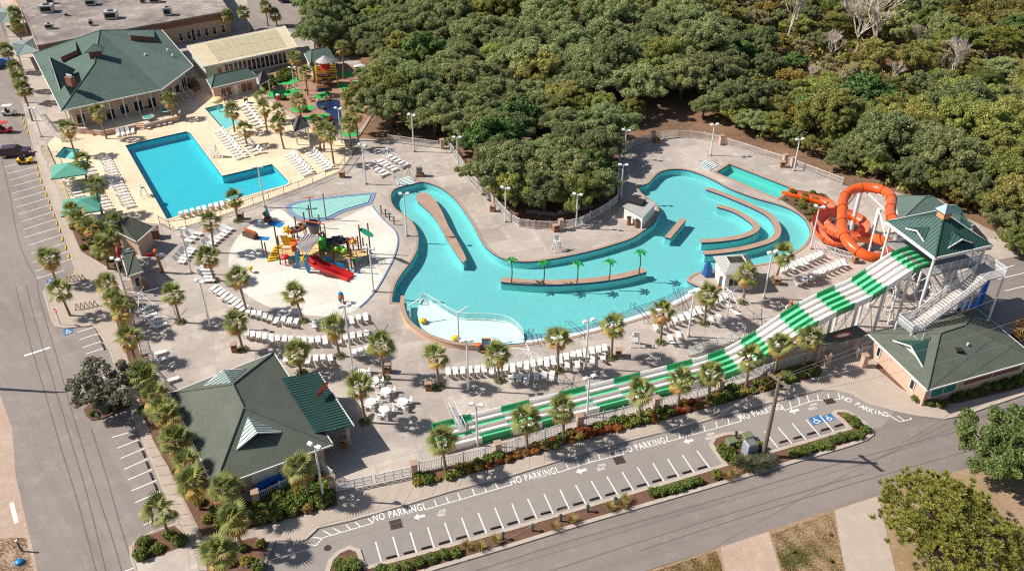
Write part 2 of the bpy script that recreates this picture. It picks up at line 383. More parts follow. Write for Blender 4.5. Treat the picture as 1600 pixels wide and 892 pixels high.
GOLFPOND = ccw(smooth_curve(GP([(495, 160), (513, 157), (529, 157), (532, 170), (533, 190), (520, 193), (510, 184), (508, 174), (497, 170)], ZP), 3, True))
HOLES = list(PONDS.values())
# ---- ground sheet to the horizon
structure('ground', MB().sheet([(-900, -150), (900, -150), (900, 1500), (-900, 1500)], HOLES, 0.0), m_earth, 'brown leaf-strewn earth reaching to the horizon')
# ---- asphalt
structure('side_street', MB().sheet(GP([(-260, -120), (10, -120), (40, 160), (60, 240), (140, 440), (180, 520), (240, 660), (300, 830), (330, 960), (300, 1125), (170, 1180), (70, 960), (59, 892), (52, 859), (40, 809), (25, 744), (19, 669), (-20, 560), (-300, 560)]), (), .012), m_asphalt, 'worn grey asphalt side street with golf cart parking')
structure('front_street', MB().sheet(GP([(380, 940), (405, 800), (560, 780), (1000, 655), (1240, 590), (1330, 590), (1480, 640), (1900, 520), (1900, 600), (1640, 692), (1525, 728), (1450, 749), (1372, 774), (1200, 829), (1125, 855), (1007, 892), (700, 985), (300, 1130), (255, 1100)]), (), .02), m_asphalt2, 'grey asphalt street and one-way cart lane in front of the park')
structure('cart_lane', MB().sheet(GP([(420, 930), (432, 843), (478, 842), (500, 825), (640, 787), (800, 743), (1065, 668), (1197, 632), (1262, 612), (1310, 607), (1400, 640), (1378, 668), (1350, 672), (1320, 660), (1140, 723), (800, 826), (572, 888), (540, 930)]), (), .028), m_lot, 'paler asphalt of the one-way cart lane and parking stalls')
structure('service_lot', MB().sheet(GP([(1500, 470), (1548, 410), (1620, 395), (1900, 440), (1900, 530), (1600, 520), (1540, 500)]), (), .15), m_asphalt2, 'dark asphalt service lot behind the slide tower')
structure('far_lot', MB().sheet(GP([(392, 60), (378, -80), (490, -80), (484, 40), (470, 58), (440, 45), (405, 48)]), (), .15), m_asphalt, 'asphalt car park at the far end behind the buildings')
structure('sandy_verge', MB().sheet(GP([(-400, 540), (-20, 560), (19, 669), (25, 744), (40, 809), (52, 859), (59, 892), (70, 960), (165, 1180), (-400, 1180)]), (), .02), m_sand, 'sandy road verge at the lower left corner')
structure('dry_yard', MB().sheet(GP([(1000, 896), (1125, 855), (1200, 829), (1302, 796), (1372, 774), (1450, 749), (1525, 728), (1640, 690), (1900, 610), (1900, 1500), (300, 1500), (300, 1135), (700, 990)]), (), .03), m_drygrass, 'dry patchy grass and sand yard beside the street')
structure('driveway', MB().sheet(GP([(1304, 797), (1372, 775), (1404, 915), (1324, 915)]), (), .045), m_walk, 'pale concrete driveway between the dry grass and the pine').name
structure('driveway', MB().sheet(GP([(1126, 855), (1201, 830), (1226, 915), (1136, 915)]), (), .045), m_sand, 'sandy driveway at the bottom edge left of the concrete one')
# ---- the park's paved deck, one slab with holes for the pools
LEFTK = [(-20, -80), (14, 60), (24, 110), (34, 160), (44, 195), (55, 238), (72, 293), (90, 340), (108, 388), (121, 428), (90, 444), (74, 446), (69, 457), (75, 478), (82, 501), (88, 510), (100, 513), (147, 508), (160, 525), (172, 547), (188, 592), (205, 639), (160, 659), (142, 661), (133, 654), (127, 640)]
PAVE_PX = [(-20, -80), (14, 60), (24, 110), (34, 160), (44, 195), (55, 238), (72, 293), (90, 340), (108, 388), (121, 428), (90, 444), (74, 446), (69, 457), (75, 478), (82, 501), (88, 510), (100, 513), (147, 508), (172, 547), (188, 592), (205, 639), (224, 689), (260, 774), (278, 819), (240, 831), (215, 844), (205, 856), (205, 869), (212, 890), (225, 960), (400, 960), (412, 890), (430, 844), (467, 846), (478, 843), (488, 834), (497, 825), (550, 813), (637, 788), (700, 769), (800, 743), (900, 712), (975, 690), (1065, 668), (1197, 631), (1250, 617), (1282, 609.5), (1307, 609.5), (1335, 617), (1362, 632), (1400, 643), (1437, 650), (1475, 655), (1512, 647), (1600, 617), (1900, 525), (1900, 430), (1600, 385), (1520, 345), (1400, 300), (1330, 292), (1290, 279), (1240, 258), (1190, 243), (1112, 219), (1052, 213), (1015, 219), (985, 229), (968, 245), (964, 277), (964, 309), (940, 333), (917, 344), (900, 354), (850, 357), (815, 353), (797, 346), (770, 318), (737, 285), (700, 229), (690, 226), (610, 220), (560, 216), (600, 150), (590, 120), (560, 95), (490, 80), (500, -80)]
PAVE = ccw(GP(PAVE_PX, ZP))
structure('paved_deck', MB().sheet(PAVE, HOLES, ZP).walls(PAVE, 0, ZP), m_deck, 'mottled grey concrete deck and pavement of the water park')
structure('tan_deck', MB().sheet(GP([(66, 233), (103, 326), (120, 338), (150, 343), (215, 347), (258, 351), (272, 360), (330, 343), (400, 319), (470, 293), (532, 267), (560, 226), (512, 214), (470, 196), (438, 172), (410, 150), (395, 118), (300, 124), (285, 142), (240, 172), (95, 205)], ZP), [MAIN, KID, SPA], ZP + .012), m_tan, 'warm tan concrete deck round the swimming pool')
structure('side_walk', MB().sheet(GP([(44, 195), (55, 238), (72, 293), (90, 340), (108, 388), (121, 428), (90, 444), (74, 446), (69, 457), (75, 478), (82, 501), (88, 510), (100, 513), (147, 508), (172, 547), (188, 592), (205, 639), (222, 688), (240, 684), (225, 650), (212, 600), (200, 560), (185, 515), (178, 470), (178, 428), (172, 423), (127, 396), (110, 360), (98, 325), (60, 228), (50, 195)], ZP), (), ZP + .01), m_walk, 'pinkish concrete walkway along the side street')
fw_kerb = [(400, 836), (430, 843), (467, 845), (478, 842), (488, 833), (497, 824.5), (550, 812.5), (637, 787.5), (700, 768.5), (800, 742.5), (900, 711.5), (975, 689.5), (1065, 667.5), (1197, 630.5), (1250, 616.5), (1282, 609), (1307, 609), (1335, 616.5), (1362, 631.5), (1400, 642.5), (1437, 649.5), (1475, 654.5), (1512, 646.5), (1600, 616.5)]
structure('front_walk', MB().sheet(GP(fw_kerb + [(1600, 606), (1500, 634), (1465, 638), (1440, 632), (1400, 610), (1350, 578), (1335, 560), (1290, 560), (1282, 572), (1280, 588), (1250, 597), (1200, 612), (1100, 640), (990, 670), (900, 692), (800, 723), (730, 745), (650, 760), (642, 747), (527, 772), (527, 791), (440, 815), (400, 826)], ZP), (), ZP + .01), m_walk, 'pinkish concrete front walkway along the cart lane')

# ---- kerbs (a raised edge along streets)
def kerb(name, px, label, w=.22, h=.15, closed=False, z=0.0):
    pts = GP(px, 0); a = offset(pts, w / 2, closed); b = offset(pts, -w / 2, closed); mb = MB(); n = len(pts)
    rng = n if closed else n - 1
    vs = []
    for i in range(n): vs += [(a[i].x, a[i].y, z), (a[i].x, a[i].y, z + h), (b[i].x, b[i].y, z + h), (b[i].x, b[i].y, z)]
    fs = []
    for i in range(rng):
        j = (i + 1) % n
        fs += [(4 * i + k, 4 * i + k + 1, 4 * j + k + 1, 4 * j + k) for k in range(3)]
    mb.add(vs, fs); return structure(name, mb, m_kerb, label)
kerb('kerb', [(44, 195), (55, 238), (72, 293), (90, 340), (108, 388), (121, 428), (90, 444), (74, 446), (69, 457), (75, 478), (82, 501), (88, 510), (100, 513), (147, 508), (172, 547), (188, 592), (205, 639), (224, 689), (260, 774), (278, 819), (240, 831), (215, 844), (205, 856), (205, 869), (212, 890), (216, 915)], 'concrete kerb along the side street and its planted bump-outs', h=.155)
kerb('kerb', fw_kerb[1:], 'concrete kerb along the front walkway', h=.155)
# ---- beds of mulch
def bed(name, px, label, z=ZP + .03, k=1, mat=None):
    pts = GP(px, 0)
    if k > 1: pts = smooth_curve(pts, k, True)
    return structure(name, MB().prism(pts, 0.05, z), mat or m_mulch, label)
bed('planting_bed', [(650, 746), (655, 741), (777, 714), (907, 669), (1020, 643), (1125, 614), (1200, 584), (1267, 565), (1282, 569), (1280, 588), (1250, 597), (1200, 612), (1100, 640), (990, 669), (900, 691), (800, 722), (730, 744), (650, 759)], 'mulch bed between the front fence and the walkway')
bed('planting_bed', [(330, 792), (400, 784), (452, 760), (503, 738), (525, 772), (527, 791), (440, 814), (400, 825), (345, 835)], 'mulch bed in front of the snack building')
bed('planting_bed', [(172, 465), (184, 512), (199, 558), (212, 600), (224, 650), (240, 690), (262, 728), (285, 775), (305, 815), (318, 840), (345, 835), (340, 790), (320, 740), (300, 690), (270, 625), (250, 610), (232, 580), (217, 545), (204, 480), (195, 462)], 'long mulch bed of palms beside the side walkway')
bed('planting_bed', [(318, 862), (345, 852), (400, 840), (420, 850), (408, 895), (395, 945), (335, 945)], 'mulch bed with palms at the bottom edge')
bed('planting_bed', [(212, 850), (225, 841), (272, 822), (284, 832), (290, 853), (250, 868), (214, 880), (208, 866)], 'kerbed mulch bed with clipped shrubs by the side street')
bed('planting_bed', [(131, 641), (148, 625), (196, 615), (207, 634), (160, 655), (143, 657), (135, 651)], 'kerbed mulch bed under the grey oak')
bed('planting_bed', [(112, 358), (127, 394), (172, 421), (188, 428), (196, 400), (182, 372), (165, 352), (152, 345), (120, 340)], 'mulch bed of palms at the side entrance')
bed('planting_bed', [(1373, 562), (1392, 560), (1443, 607), (1470, 622), (1600, 580), (1600, 606), (1500, 630), (1466, 634), (1442, 628), (1405, 606), (1368, 575)], 'mulch bed round the ticket building')
bed('planting_bed', [(1216, 311), (1238, 297), (1290, 305), (1305, 325), (1283, 345), (1264, 350), (1257, 340), (1240, 326)], 'mulch bed beside the slide landing pool')
bed('planting_bed', [(410, 120), (440, 100), (490, 96), (560, 104), (596, 130), (590, 165), (560, 205), (530, 210), (505, 200), (470, 188), (440, 168), (415, 145)], 'earth and rock bed of the mini golf course', mat=ground_mat('golf_earth', (170, 132, 108), (150, 116, 94), (190, 160, 134), .3, 1.6, 9, grain=.5))
bed('planting_bed', [(800, 345), (815, 352), (850, 356), (900, 352), (917, 342), (955, 320), (930, 300), (870, 298), (815, 315)], 'leaf covered mulch inside the curved white fence', z=.1)
MEDIAN = [(510, 900), (517, 876), (530, 863), (547, 856), (560, 861), (565, 876), (572, 888), (640, 870), (800, 826.5), (960, 779), (1134, 727), (1117, 704), (1111, 694), (1117, 684), (1132, 679), (1156, 677), (1171, 679), (1182, 689), (1190, 702), (1203, 707), (1265, 689), (1328, 670), (1316, 657), (1303, 647), (1306, 643), (1321, 643), (1336, 651), (1351, 662), (1361, 672), (1362, 679), (1351, 687), (1325, 696), (1212, 730), (1100, 763), (975, 799), (900, 821), (800, 852), (662, 893), (600, 915), (505, 930)]
bed('median_island', MEDIAN, 'kerbed mulch island between cart stalls and street', z=.1)
kerb('kerb', MEDIAN, 'concrete kerb round the planted median island', w=.42, h=.145, closed=True)
# ---- left and front walkway slabs
def slab_walk(L, Rr, n, parent_name, label, mat, gap=.03, z=ZP + .03, th=.05):
    la = resample(GP(L), .5); ra = resample(GP(Rr), .5)
    root = None
    def at(pts, t):
        f = t * (len(pts) - 1); i = min(int(f), len(pts) - 2); return pts[i].lerp(pts[i + 1], f - i)
    base = MB(); a = [at(la, i / n) for i in range(n + 1)]; b = [at(ra, i / n) for i in range(n + 1)]
    base.ribbon(a, b, z - th + .02, z - th + .02)
    root = structure(parent_name, base, m_tar, label)
    for i in range(n):
        p = [a[i], a[i + 1], b[i + 1], b[i]]; c = sum(p, Vector()) / 4
        q = [v + (c - v).normalized() * gap for v in p]
        MB().prism([(v.x, v.y) for v in q], z - th, z + random.uniform(-.003, .003)).build('slab', mat, root)
    return root
slab_walk([(224, 689), (262, 775), (280, 819), (300, 852), (312, 892)], [(240, 686), (283, 775), (303, 818), (318, 846), (334, 892)], 13, 'side_walk_slabs', 'row of square concrete slabs in the walkway left of the snack building', m_walk)
slab_walk([(497, 823), (637, 786), (800, 741)], [(527, 791), (645, 761), (800, 724)], 14, 'front_walk_slabs', 'row of concrete slabs in the front walkway by the gates', m_walk)
slab_walk([(804, 740), (975, 688), (1194, 630)], [(804, 723), (975, 674), (1194, 614)], 18, 'front_walk_slabs', 'row of concrete slabs in the front walkway beside the racing slide', m_walk)

# ---- pools
def make_pool(name, out, depth, wl, floor, tint, label, wlabel, cop=.45, tile=.32, ripple=1.6, copmat=None):
    n = len(out)
    basin = thing(name, (out[0].x, out[0].y, ZP), label, 'pool')
    # wall, tile band and floor of the basin
    MB().walls(list(reversed(out)), -depth, wl - .02).build('basin_wall', floor, basin)
    MB().walls(list(reversed(out)), wl - .02, ZP + .02).build('tile_band', m_tile, basin)
    MB().sheet(out, (), -depth).build('basin_floor', floor, basin)
    if cop:
        a = offset(out, cop); mb = MB()
        vs = []
        for i in range(n): vs += [(out[i].x, out[i].y, ZP), (out[i].x, out[i].y, ZP + .07), (a[i].x, a[i].y, ZP + .07), (a[i].x, a[i].y, ZP - .02)]
        mb.add(vs, [(4 * i + k, 4 * ((i + 1) % n) + k, 4 * ((i + 1) % n) + k + 1, 4 * i + k + 1) for i in range(n) for k in range(3)])
        mb.build('coping', copmat or m_coping, basin)
    w = MB().sheet(out, (), wl).build('water', water_mat('water_' + name, tint, ripple), None)
    tag(w, wlabel, None, None, 'structure')
    return basin
make_pool('swimming_pool', MAIN, 1.15, -.06, m_deepfloor, (184, 242, 246), 'large L-shaped swimming pool in the tan deck', 'bright blue water of the L-shaped swimming pool', copmat=m_tan)
make_pool('kiddie_pool', KID, .5, -.02, m_poolfloor, (226, 250, 250), 'small four-sided kiddie pool right of the green roofed clubhouse', 'pale water of the kiddie pool', copmat=m_tan)
make_pool('spa_pool', SPA, .7, -.02, m_poolfloor, (226, 250, 250), 'small angular spa pool by the side street fence', 'pale water of the spa pool', copmat=m_tan)
make_pool('landing_pool', LAND, 1.0, -.04, m_poolfloor, (190, 240, 234), 'narrow landing pool at the end of the orange slide', 'green-blue water of the landing pool')
RV = make_pool('lazy_river_pool', RIVER, 1.0, -.04, m_poolfloor, (214, 241, 243), 'big winding turquoise lazy river pool in the grey deck', 'turquoise water of the winding lazy river pool', cop=.36)
# zero-depth steps along the front of the river
so_ = smooth_curve(GP([(822, 536.5), (870, 530), (907, 523), (960, 509), (1012, 493), (1045, 480), (1075, 466), (1094, 451)]), 4)
si_ = smooth_curve(GP([(822, 520), (872, 513), (925, 502), (958, 490), (990, 477), (1022, 466), (1050, 455), (1068, 444)]), 4)
for k in range(6):
    t0, t1 = k / 6, (k + 1) / 6; z = ZP - .03 - .1 * k
    a = [p.lerp(q, t0) for p, q in zip(so_, si_)]; b = [p.lerp(q, t1) for p, q in zip(so_, si_)]
    mb = MB().ribbon(a, b, z, z).ribbon(b, b, z, -1.0); mb.build('entry_step', m_step if k < 5 else m_poolfloor, RV)
    c = [p.lerp(q, t1 - .03) for p, q in zip(so_, si_)]; d = [p.lerp(q, t1) for p, q in zip(so_, si_)]
    if k: MB().ribbon(c, d, z + .006, z + .006).build('step_nosing', m_tile, RV)
# wading corner inside the river
wall_px = [(654, 476), (657, 469), (665, 468), (677, 474), (693, 484), (710, 494), (726, 498), (748, 499), (769, 499.5), (791, 503), (805, 510), (815, 520), (820, 530)]
wall = smooth_curve(GP(wall_px), 4)
wade = ccw(wall + smooth_curve(GP([(818, 535), (790, 537), (751, 538), (722, 537), (697, 532), (676, 523), (662, 514), (655, 503), (652, 488)]), 4))
WD = thing('wading_pool', (wade[0].x, wade[0].y, -.9), 'pale shallow wading corner behind a curved wall in the lazy river', 'pool')
MB().prism(wade, -.98, -.025).build('wading_floor', m_wadefloor, WD)
MB().prism(offset(ccw(wall + [v for v in reversed(offset(wall, .25, False))]), 0.0), -.98, .16).build('divider_wall', m_wadefloor, WD)
fo = offset(wall, .12, False)
mb = MB()
for i in range(0, len(fo), 3): mb.cyl((fo[i].x, fo[i].y, .16), (fo[i].x, fo[i].y, 1.0), .03, n=5)
mb.tube([(p.x, p.y, 1.0) for p in fo], .035, 5); mb.build('rail', plain('white_steel', (228, 226, 222), .4, .05), WD)
MB().ribbon([(p.x, p.y, .2) for p in fo], [(p.x, p.y, .96) for p in fo]).build('screen', pane_mat('rail_screen', (170, 205, 205), .35), WD)
# outside retaining wall of the wading corner
ow = smooth_curve(GP([(633, 470), (632, 485), (638, 504), (653, 519), (672, 530), (697, 539), (722, 543.5), (751, 544), (782, 541)]), 4)
ob = offset(ow, .45, False)
m_peach = plain('peach_stucco', (212, 176, 146), .85, .1, 2, world=True, bump=.3)
rw = MB().prism(ccw(ow + list(reversed(ob))), ZP, .75).build('retaining_wall', [m_peach], None)
tag(rw, 'low curved peach retaining wall round the wading corner', 'wall')
cap = MB().prism(ccw(offset(ow, -.05, False) + list(reversed(offset(ow, .5, False)))), .75, .83).build('cap', m_coping, rw)
# islands and walls standing in the river
def river_island(px, name, label, k=3, closed=True, width=None, h=.28, cat='pool wall'):
    if width: 
        c = smooth_curve(GP(px), k); pts = offset(c, width / 2, False) + list(reversed(offset(c, -width / 2, False)))
    else: pts = smooth_curve(GP(px), k, True)
    pts = ccw(pts); c = sum((Vector((p.x, p.y, 0)) for p in pts), Vector()) / len(pts)
    t = thing(name, (c.x, c.y, -1.0), label, cat)
    MB().prism(pts, -.99, h - .3, top=False).build('base', m_poolfloor, t)
    MB().prism(pts, h - .3, h - .02, top=False).build('tile_band', m_tile, t)
    MB().prism(offset(pts, .05), h - .02, h + .06, bottom=True).build('cap', m_coping, t)
    return t
z6 = [(1005, 350), (1015, 330), (1040, 325), (1080, 335), (1120, 375), (1160, 440), (1200, 530), (1260, 630), (1310, 730), (1305, 750), (1285, 750), (1200, 620), (1150, 530), (1110, 470), (1050, 410), (1010, 375)]
river_island([(400 + x / 4, 223 + y / 4) for x, y in z6], 'divider_island', 'long teardrop brick-topped island in the narrow river arm')
PALM_ISL = river_island([(784, 440), (820, 443), (870, 444), (930, 440), (975, 433), (1007, 424.5)], 'palm_island', 'curved brick-topped island carrying five metal palms', width=1.0, k=4)
river_island([(1105, 297), (1128, 305), (1150, 314), (1178, 326), (1200, 338), (1211, 350), (1215, 362), (1211, 373), (1197, 381), (1162, 390.5), (1125, 396), (1100, 398)], 'channel_wall', 'outer U-shaped brick-topped channel wall at the right of the river', width=.85, k=4)
river_island([(1122, 324), (1145, 331), (1167, 343), (1180, 354), (1180.5, 361), (1170, 368), (1150, 374), (1120, 378), (1095, 379.5)], 'channel_wall', 'inner U-shaped brick-topped channel wall at the right of the river', width=.85, k=4)
river_island([(1067.5, 345), (1043, 374)], 'channel_wall', 'short straight brick-topped wall alone in the open river', width=.8, k=2)
# splash pad
PADO = ccw(smooth_curve(GP([(437, 327), (470, 349), (520, 347), (560, 330), (583, 322), (600, 343), (618, 360), (623, 377), (617, 402), (604, 428), (590, 452), (575, 470), (560, 482), (535, 491), (500, 494), (450, 488), (410, 475), (380, 455), (362, 430), (357, 405), (364, 382), (384, 358), (410, 340)], ZP), 4, True))
pad = structure('splash_pad', MB().prism(PADO, ZP - .02, ZP + .02), m_pad, 'cream coated splash pad under the play structure')
edge = smooth_curve(GP([(583, 322), (600, 343), (618, 360), (623, 377), (617, 402), (604, 428), (590, 452), (574, 471), (562, 481)], ZP), 4)
m_bluekerb = plain('blue_edge_paint', (128, 142, 170), .6, .15, 2, world=True)
e = MB().prism(ccw(edge + list(reversed(offset(edge, .22, False)))), ZP, ZP + .1).build('pad_edge', m_bluekerb); tag(e, 'raised blue edge along the right of the splash pad', None, None, 'structure')
sh = thing('shallow_pool', (SHALLOW[0].x, SHALLOW[0].y, ZP), 'shallow blue-edged crescent pool above the splash pad', 'pool')
MB().prism(SHALLOW, ZP, ZP + .06).build('border', m_bluekerb, sh)
inner = offset(SHALLOW, -.65)
MB().prism(inner, ZP + .05, ZP + .085).build('floor', plain('shallow_floor', (196, 228, 222), .6, .05, .7, world=True), sh)
w = MB().sheet(inner, (), ZP + .12).build('water', water_mat('water_shallow', (236, 252, 248), 2.0)); tag(w, 'thin pale water in the crescent pool', None, None, 'structure')
MB().prism(ccw(inner), ZP + .06, ZP + .14, top=False).build('rim', m_bluekerb, sh)
w = MB().sheet(GOLFPOND, (), ZP + .06).build('pond_water', plain('dark_pond_water', (24, 48, 84), .12, .3, 1.5, world=True)); tag(w, 'dark blue pond water on the mini golf course', None, None, 'structure')

# ---- painted markings
mark_n = [0]
def stripe(a, b, w, z, parent, mat=None, name='stripe'):
    a, b = Vector(a), Vector(b); t = (b - a).normalized(); n = Vector((-t.y, t.x, 0)) * w / 2
    return MB().add([(p.x, p.y, z) for p in (a + n, a - n, b - n, b + n)], [(0, 1, 2, 3)]).build(name, mat or m_white, parent)
def marking_root(label): 
    o = bpy.data.objects.new('road_markings', None); COL.objects.link(o); tag(o, label, None, None, 'structure'); ROOT[o] = (0, 0, 0); return o
mk = marking_root('white stall lines of the row beside the median')
Z1 = .034
def xy(z, ox, oy): return [(ox + x / 4, oy + y / 4) for x, y in z]
tops = xy([(748, 710), (856, 678), (964, 648), (1073, 618), (1180, 590), (1286, 560), (1388, 528), (1493, 497)], 400, 669) + xy([(0, 473), (98, 440), (200, 410), (300, 383), (398, 355), (495, 328), (593, 302), (688, 273), (783, 243), (880, 217), (973, 192), (1065, 167), (1155, 140)], 800, 669)
bots = xy([(785, 840), (895, 812), (1005, 782), (1115, 752), (1225, 718), (1333, 688), (1440, 656), (1547, 628)], 400, 669) + xy([(50, 597), (155, 563), (258, 535), (358, 505), (463, 475), (562, 446), (660, 415), (758, 388), (857, 361), (950, 332), (1045, 306), (1140, 279), (1237, 250)], 800, 669)
stops = []
for i, (a, b) in enumerate(zip(tops, bots)):
    stripe(G(*a), G(*b), .13, Z1, mk)
    if i: stops.append((G(*bots[i - 1]).lerp(G(*b), .22), G(*bots[i - 1]).lerp(G(*b), .85)))
za = 5.333
t2 = [(505, 180), (617, 147), (733, 113), (848, 82), (965, 50)]; b2 = [(620, 322), (737, 288), (852, 253), (968, 220), (1083, 186)]
for i, (a, b) in enumerate(zip(t2, b2)):
    pa = G(1100 + a[0] / za, 640 + a[1] / za); pb = G(1100 + b[0] / za, 640 + b[1] / za); stripe(pa, pb, .13, Z1, mk)
    b0 = (1100 + b[0] / za, 640 + b[1] / za); stops.append((G(b0[0] + 2, b0[1] - 4.5), G(b0[0] + 16, b0[1] - 8.5)))
m_rubber = plain('black_rubber', (44, 38, 36), .8, .2)
m_conc = plain('cast_concrete', (170, 158, 146), .9, .12, 3)
for i, (a, b) in enumerate(stops):
    t = (b - a).normalized(); c = (a + b) / 2 + Vector((0, .35, 0)); L = (b - a).length
    o = MB().box((c.x, c.y, .1), (L, .16, .13), math.atan2(t.y, t.x), taper=.85).build('wheel_stop', m_rubber)
    tag(o, '%s black wheel stop from the left in the front cart stalls' % (ORD[i] if i < len(ORD) else str(i + 1)), 'wheel stop', 'black wheel stops in the front stalls')
mk = marking_root('no parking hatching along the front kerb')
def hatch(px_out, px_in, n, root=mk):
    o = resample(GP(px_out), .3); q = resample(GP(px_in), .3)
    for a, b in zip(o, o[1:]): stripe(a, b + (b - a) * .1, .11, Z1, root, name='line')
    for i in range(n + 1):
        f = i / n; a = o[min(int(f * (len(o) - 1)), len(o) - 1)]; b = q[min(int(f * (len(q) - 1)), len(q) - 1)]
        stripe(a, b, .11, Z1 + .003, root, name='hatch')
hatch([(494, 852), (504, 840), (583, 817)], [(479, 850), (495, 832), (575, 810)], 6)
hatch([(664, 796), (720, 780), (800, 757)], [(660, 786), (716, 770), (796, 748)], 7)
hatch([(872, 738), (926, 721), (975, 709)], [(867, 729), (920, 713), (972, 698)], 6)
hatch([(1043, 690), (1090, 677), (1158, 658)], [(1041, 681), (1087, 668), (1156, 648)], 6)
hatch([(1226, 641), (1270, 626), (1312, 624)], [(1220, 632), (1262, 617), (1310, 614)], 6)
hatch([(1406, 659), (1424, 655)], [(1388, 648), (1422, 652)], 2)
def text_mesh(txt):
    cu = bpy.data.curves.new('lettering', 'FONT'); cu.body = txt; cu.size = 1.0; cu.align_x = 'LEFT'; cu.space_character = 1.15; cu.offset = 0.015
    o = bpy.data.objects.new('tmp', cu); COL.objects.link(o); dg = bpy.context.evaluated_depsgraph_get()
    me = bpy.data.meshes.new_from_object(o.evaluated_get(dg)); bpy.data.objects.remove(o); return me
def lettering(txt, p0, p1, size, z, parent, mat=None, fix=None):
    """letters laid flat from p0 to p1 (baseline)"""
    me = text_mesh(txt); me.materials.clear(); me.materials.append(mat or m_white)
    xs = [v.co.x for v in me.vertices]; w = max(xs) - min(xs)
    d = Vector(p1) - Vector(p0); sx = fix or d.length / w
    o = bpy.data.objects.new('lettering', me); COL.objects.link(o); o.parent = parent
    off = ROOT.get(parent, (0, 0, 0))
    o.location = Vector((p0[0], p0[1], z)) - Vector(off); o.rotation_euler = (0, 0, math.atan2(d.y, d.x)); o.scale = (sx, size, 1)
    return o
mk = marking_root('white NO PARKING lettering along the front kerb')
for a, b in (((583, 815), (660, 797)), ((799, 757), (869, 740)), ((973, 709), (1041, 692)), ((1157, 657), (1224, 639))):
    lettering('NO PARKING', G(*a), G(*b), 1.25, Z1 + .004, mk)
lc = smooth_curve(GP([(1312, 623), (1330, 630), (1350, 640.5), (1370, 647.5), (1387, 651)]), 6)
lr = resample(lc, (sum((b - a).length for a, b in zip(lc, lc[1:]))) / 10)
for i, ch in enumerate('NO PARKING'):
    if ch != ' ': lettering(ch, lr[i].lerp(lr[i + 1], .35 if ch == 'I' else .08), lr[i + 1], 1.0, Z1 + .004, mk, fix=.82)
mk = marking_root('white left-pointing lane arrows in the cart lane')
def arrow(a, b, root):
    a, b = G(*a), G(*b); t = (b - a).normalized(); n = Vector((-t.y, t.x, 0)); L = (b - a).length
    q = [a, a + t * L * .45 + n * .42, a + t * L * .45 + n * .17, b + n * .17, b - n * .17, a + t * L * .45 - n * .17, a + t * L * .45 - n * .42]
    MB().sheet(q, (), Z1 + .002).build('arrow', m_white, root)
arrow((646, 809), (664, 805), mk); arrow((900, 738), (916, 733), mk); arrow((1068, 691), (1083, 687), mk); arrow((1233, 644), (1248, 640), mk)
mk = marking_root('faded ONE WAY lettering in the cart lane')
for x, y in ((689, 799), (938, 728), (1107, 680), (1268, 634)):
    lettering('WAY', G(x + 7, y - 5), G(x - 5, y - 2), .55, Z1 + .002, mk); lettering('ONE', G(x + 6, y + 1), G(x - 6, y + 4), .55, Z1 + .002, mk)
def access_mark(corners, label):
    """blue painted square with the white wheelchair sign; corners: bottom-left, bottom-right, top-right, top-left of the sign as read"""
    r = marking_root(label); c = [G(*p) for p in corners]
    MB().add([(p.x, p.y, Z1 + .003) for p in c], [(0, 1, 2, 3)]).build('blue_square', m_blue, r)
    f = lambda u, v: (c[0].lerp(c[1], u)).lerp(c[3].lerp(c[2], u), v)
    def dot(u, v, ru):
        MB().sheet([f(u + ru * math.cos(k * .7), v + ru * math.sin(k * .7)) for k in range(9)], (), Z1 + .007).build('head', m_white, r)
    dot(.42, .82, .07)
    for a, b in (((.42, .75), (.42, .45)), ((.42, .62), (.6, .62)), ((.42, .45), (.64, .45)), ((.64, .45), (.74, .2)), ((.74, .2), (.84, .22))): stripe(f(*a), f(*b), .1, Z1 + .007, r, name='figure')
    arc = [f(.46 + .22 * math.cos(R(a)), .33 + .22 * math.sin(R(a))) for a in range(110, 375, 20)]
    for a, b in zip(arc, arc[1:]): stripe(a, b, .1, Z1 + .009, r, name='wheel')
access_mark([(1271, 665), (1287, 659), (1279, 648.5), (1263, 653.5)], 'blue wheelchair sign painted on the left of the two stalls by the median end')
access_mark([(1292, 659.5), (1305.5, 655), (1298, 645.5), (1283, 651)], 'blue wheelchair sign painted on the right of the two stalls by the median end')
access_mark([(101, 524), (115, 519.5), (113, 511.5), (97.5, 516)], 'blue wheelchair sign painted below the upper palm bump-out')
access_mark([(74, 444.5), (88, 440.5), (85, 434.5), (71.5, 438)], 'blue wheelchair sign painted above the upper palm bump-out')
mk = marking_root('white stall lines along the side street, upper row')
lo = [(25, 155), (45, 195), (62, 235), (78, 275), (78, 318), (90, 360), (103, 405), (115, 450), (130, 497), (148, 543), (155, 593), (178, 643), (193, 695), (205, 748), (225, 803), (222, 850)]
hi = [(205, 110), (230, 150), (240, 185), (262, 222), (275, 262), (290, 302), (305, 345), (318, 388), (335, 432), (350, 480), (372, 528), (388, 575), (405, 628), (428, 680), (450, 725), (400, 800)]
for i, (a, b) in enumerate(zip(lo, hi)):
    pa, pb = G(a[0] / 4, 223 + a[1] / 4), G(b[0] / 4, 223 + b[1] / 4); stripe(pa, pb, .12, .02, mk)
ys = [(200, 92), (230, 162), (240, 205), (257, 243), (271, 286), (288, 328), (304, 371), (319, 413), (336, 460), (354, 508), (372, 552), (390, 605), (410, 658), (430, 711), (467, 757), (470, 815)]
for i, (x, y) in enumerate(ys):
    p = G(x / 4, 223 + y / 4); o = MB().box((p.x, p.y, .07), (.16, 1.35, .13), R(24), taper=.85).build('wheel_stop', m_yellow)
    tag(o, '%s yellow wheel stop from the top along the side street stalls' % ORD[i], 'wheel stop', 'yellow wheel stops along the side street')
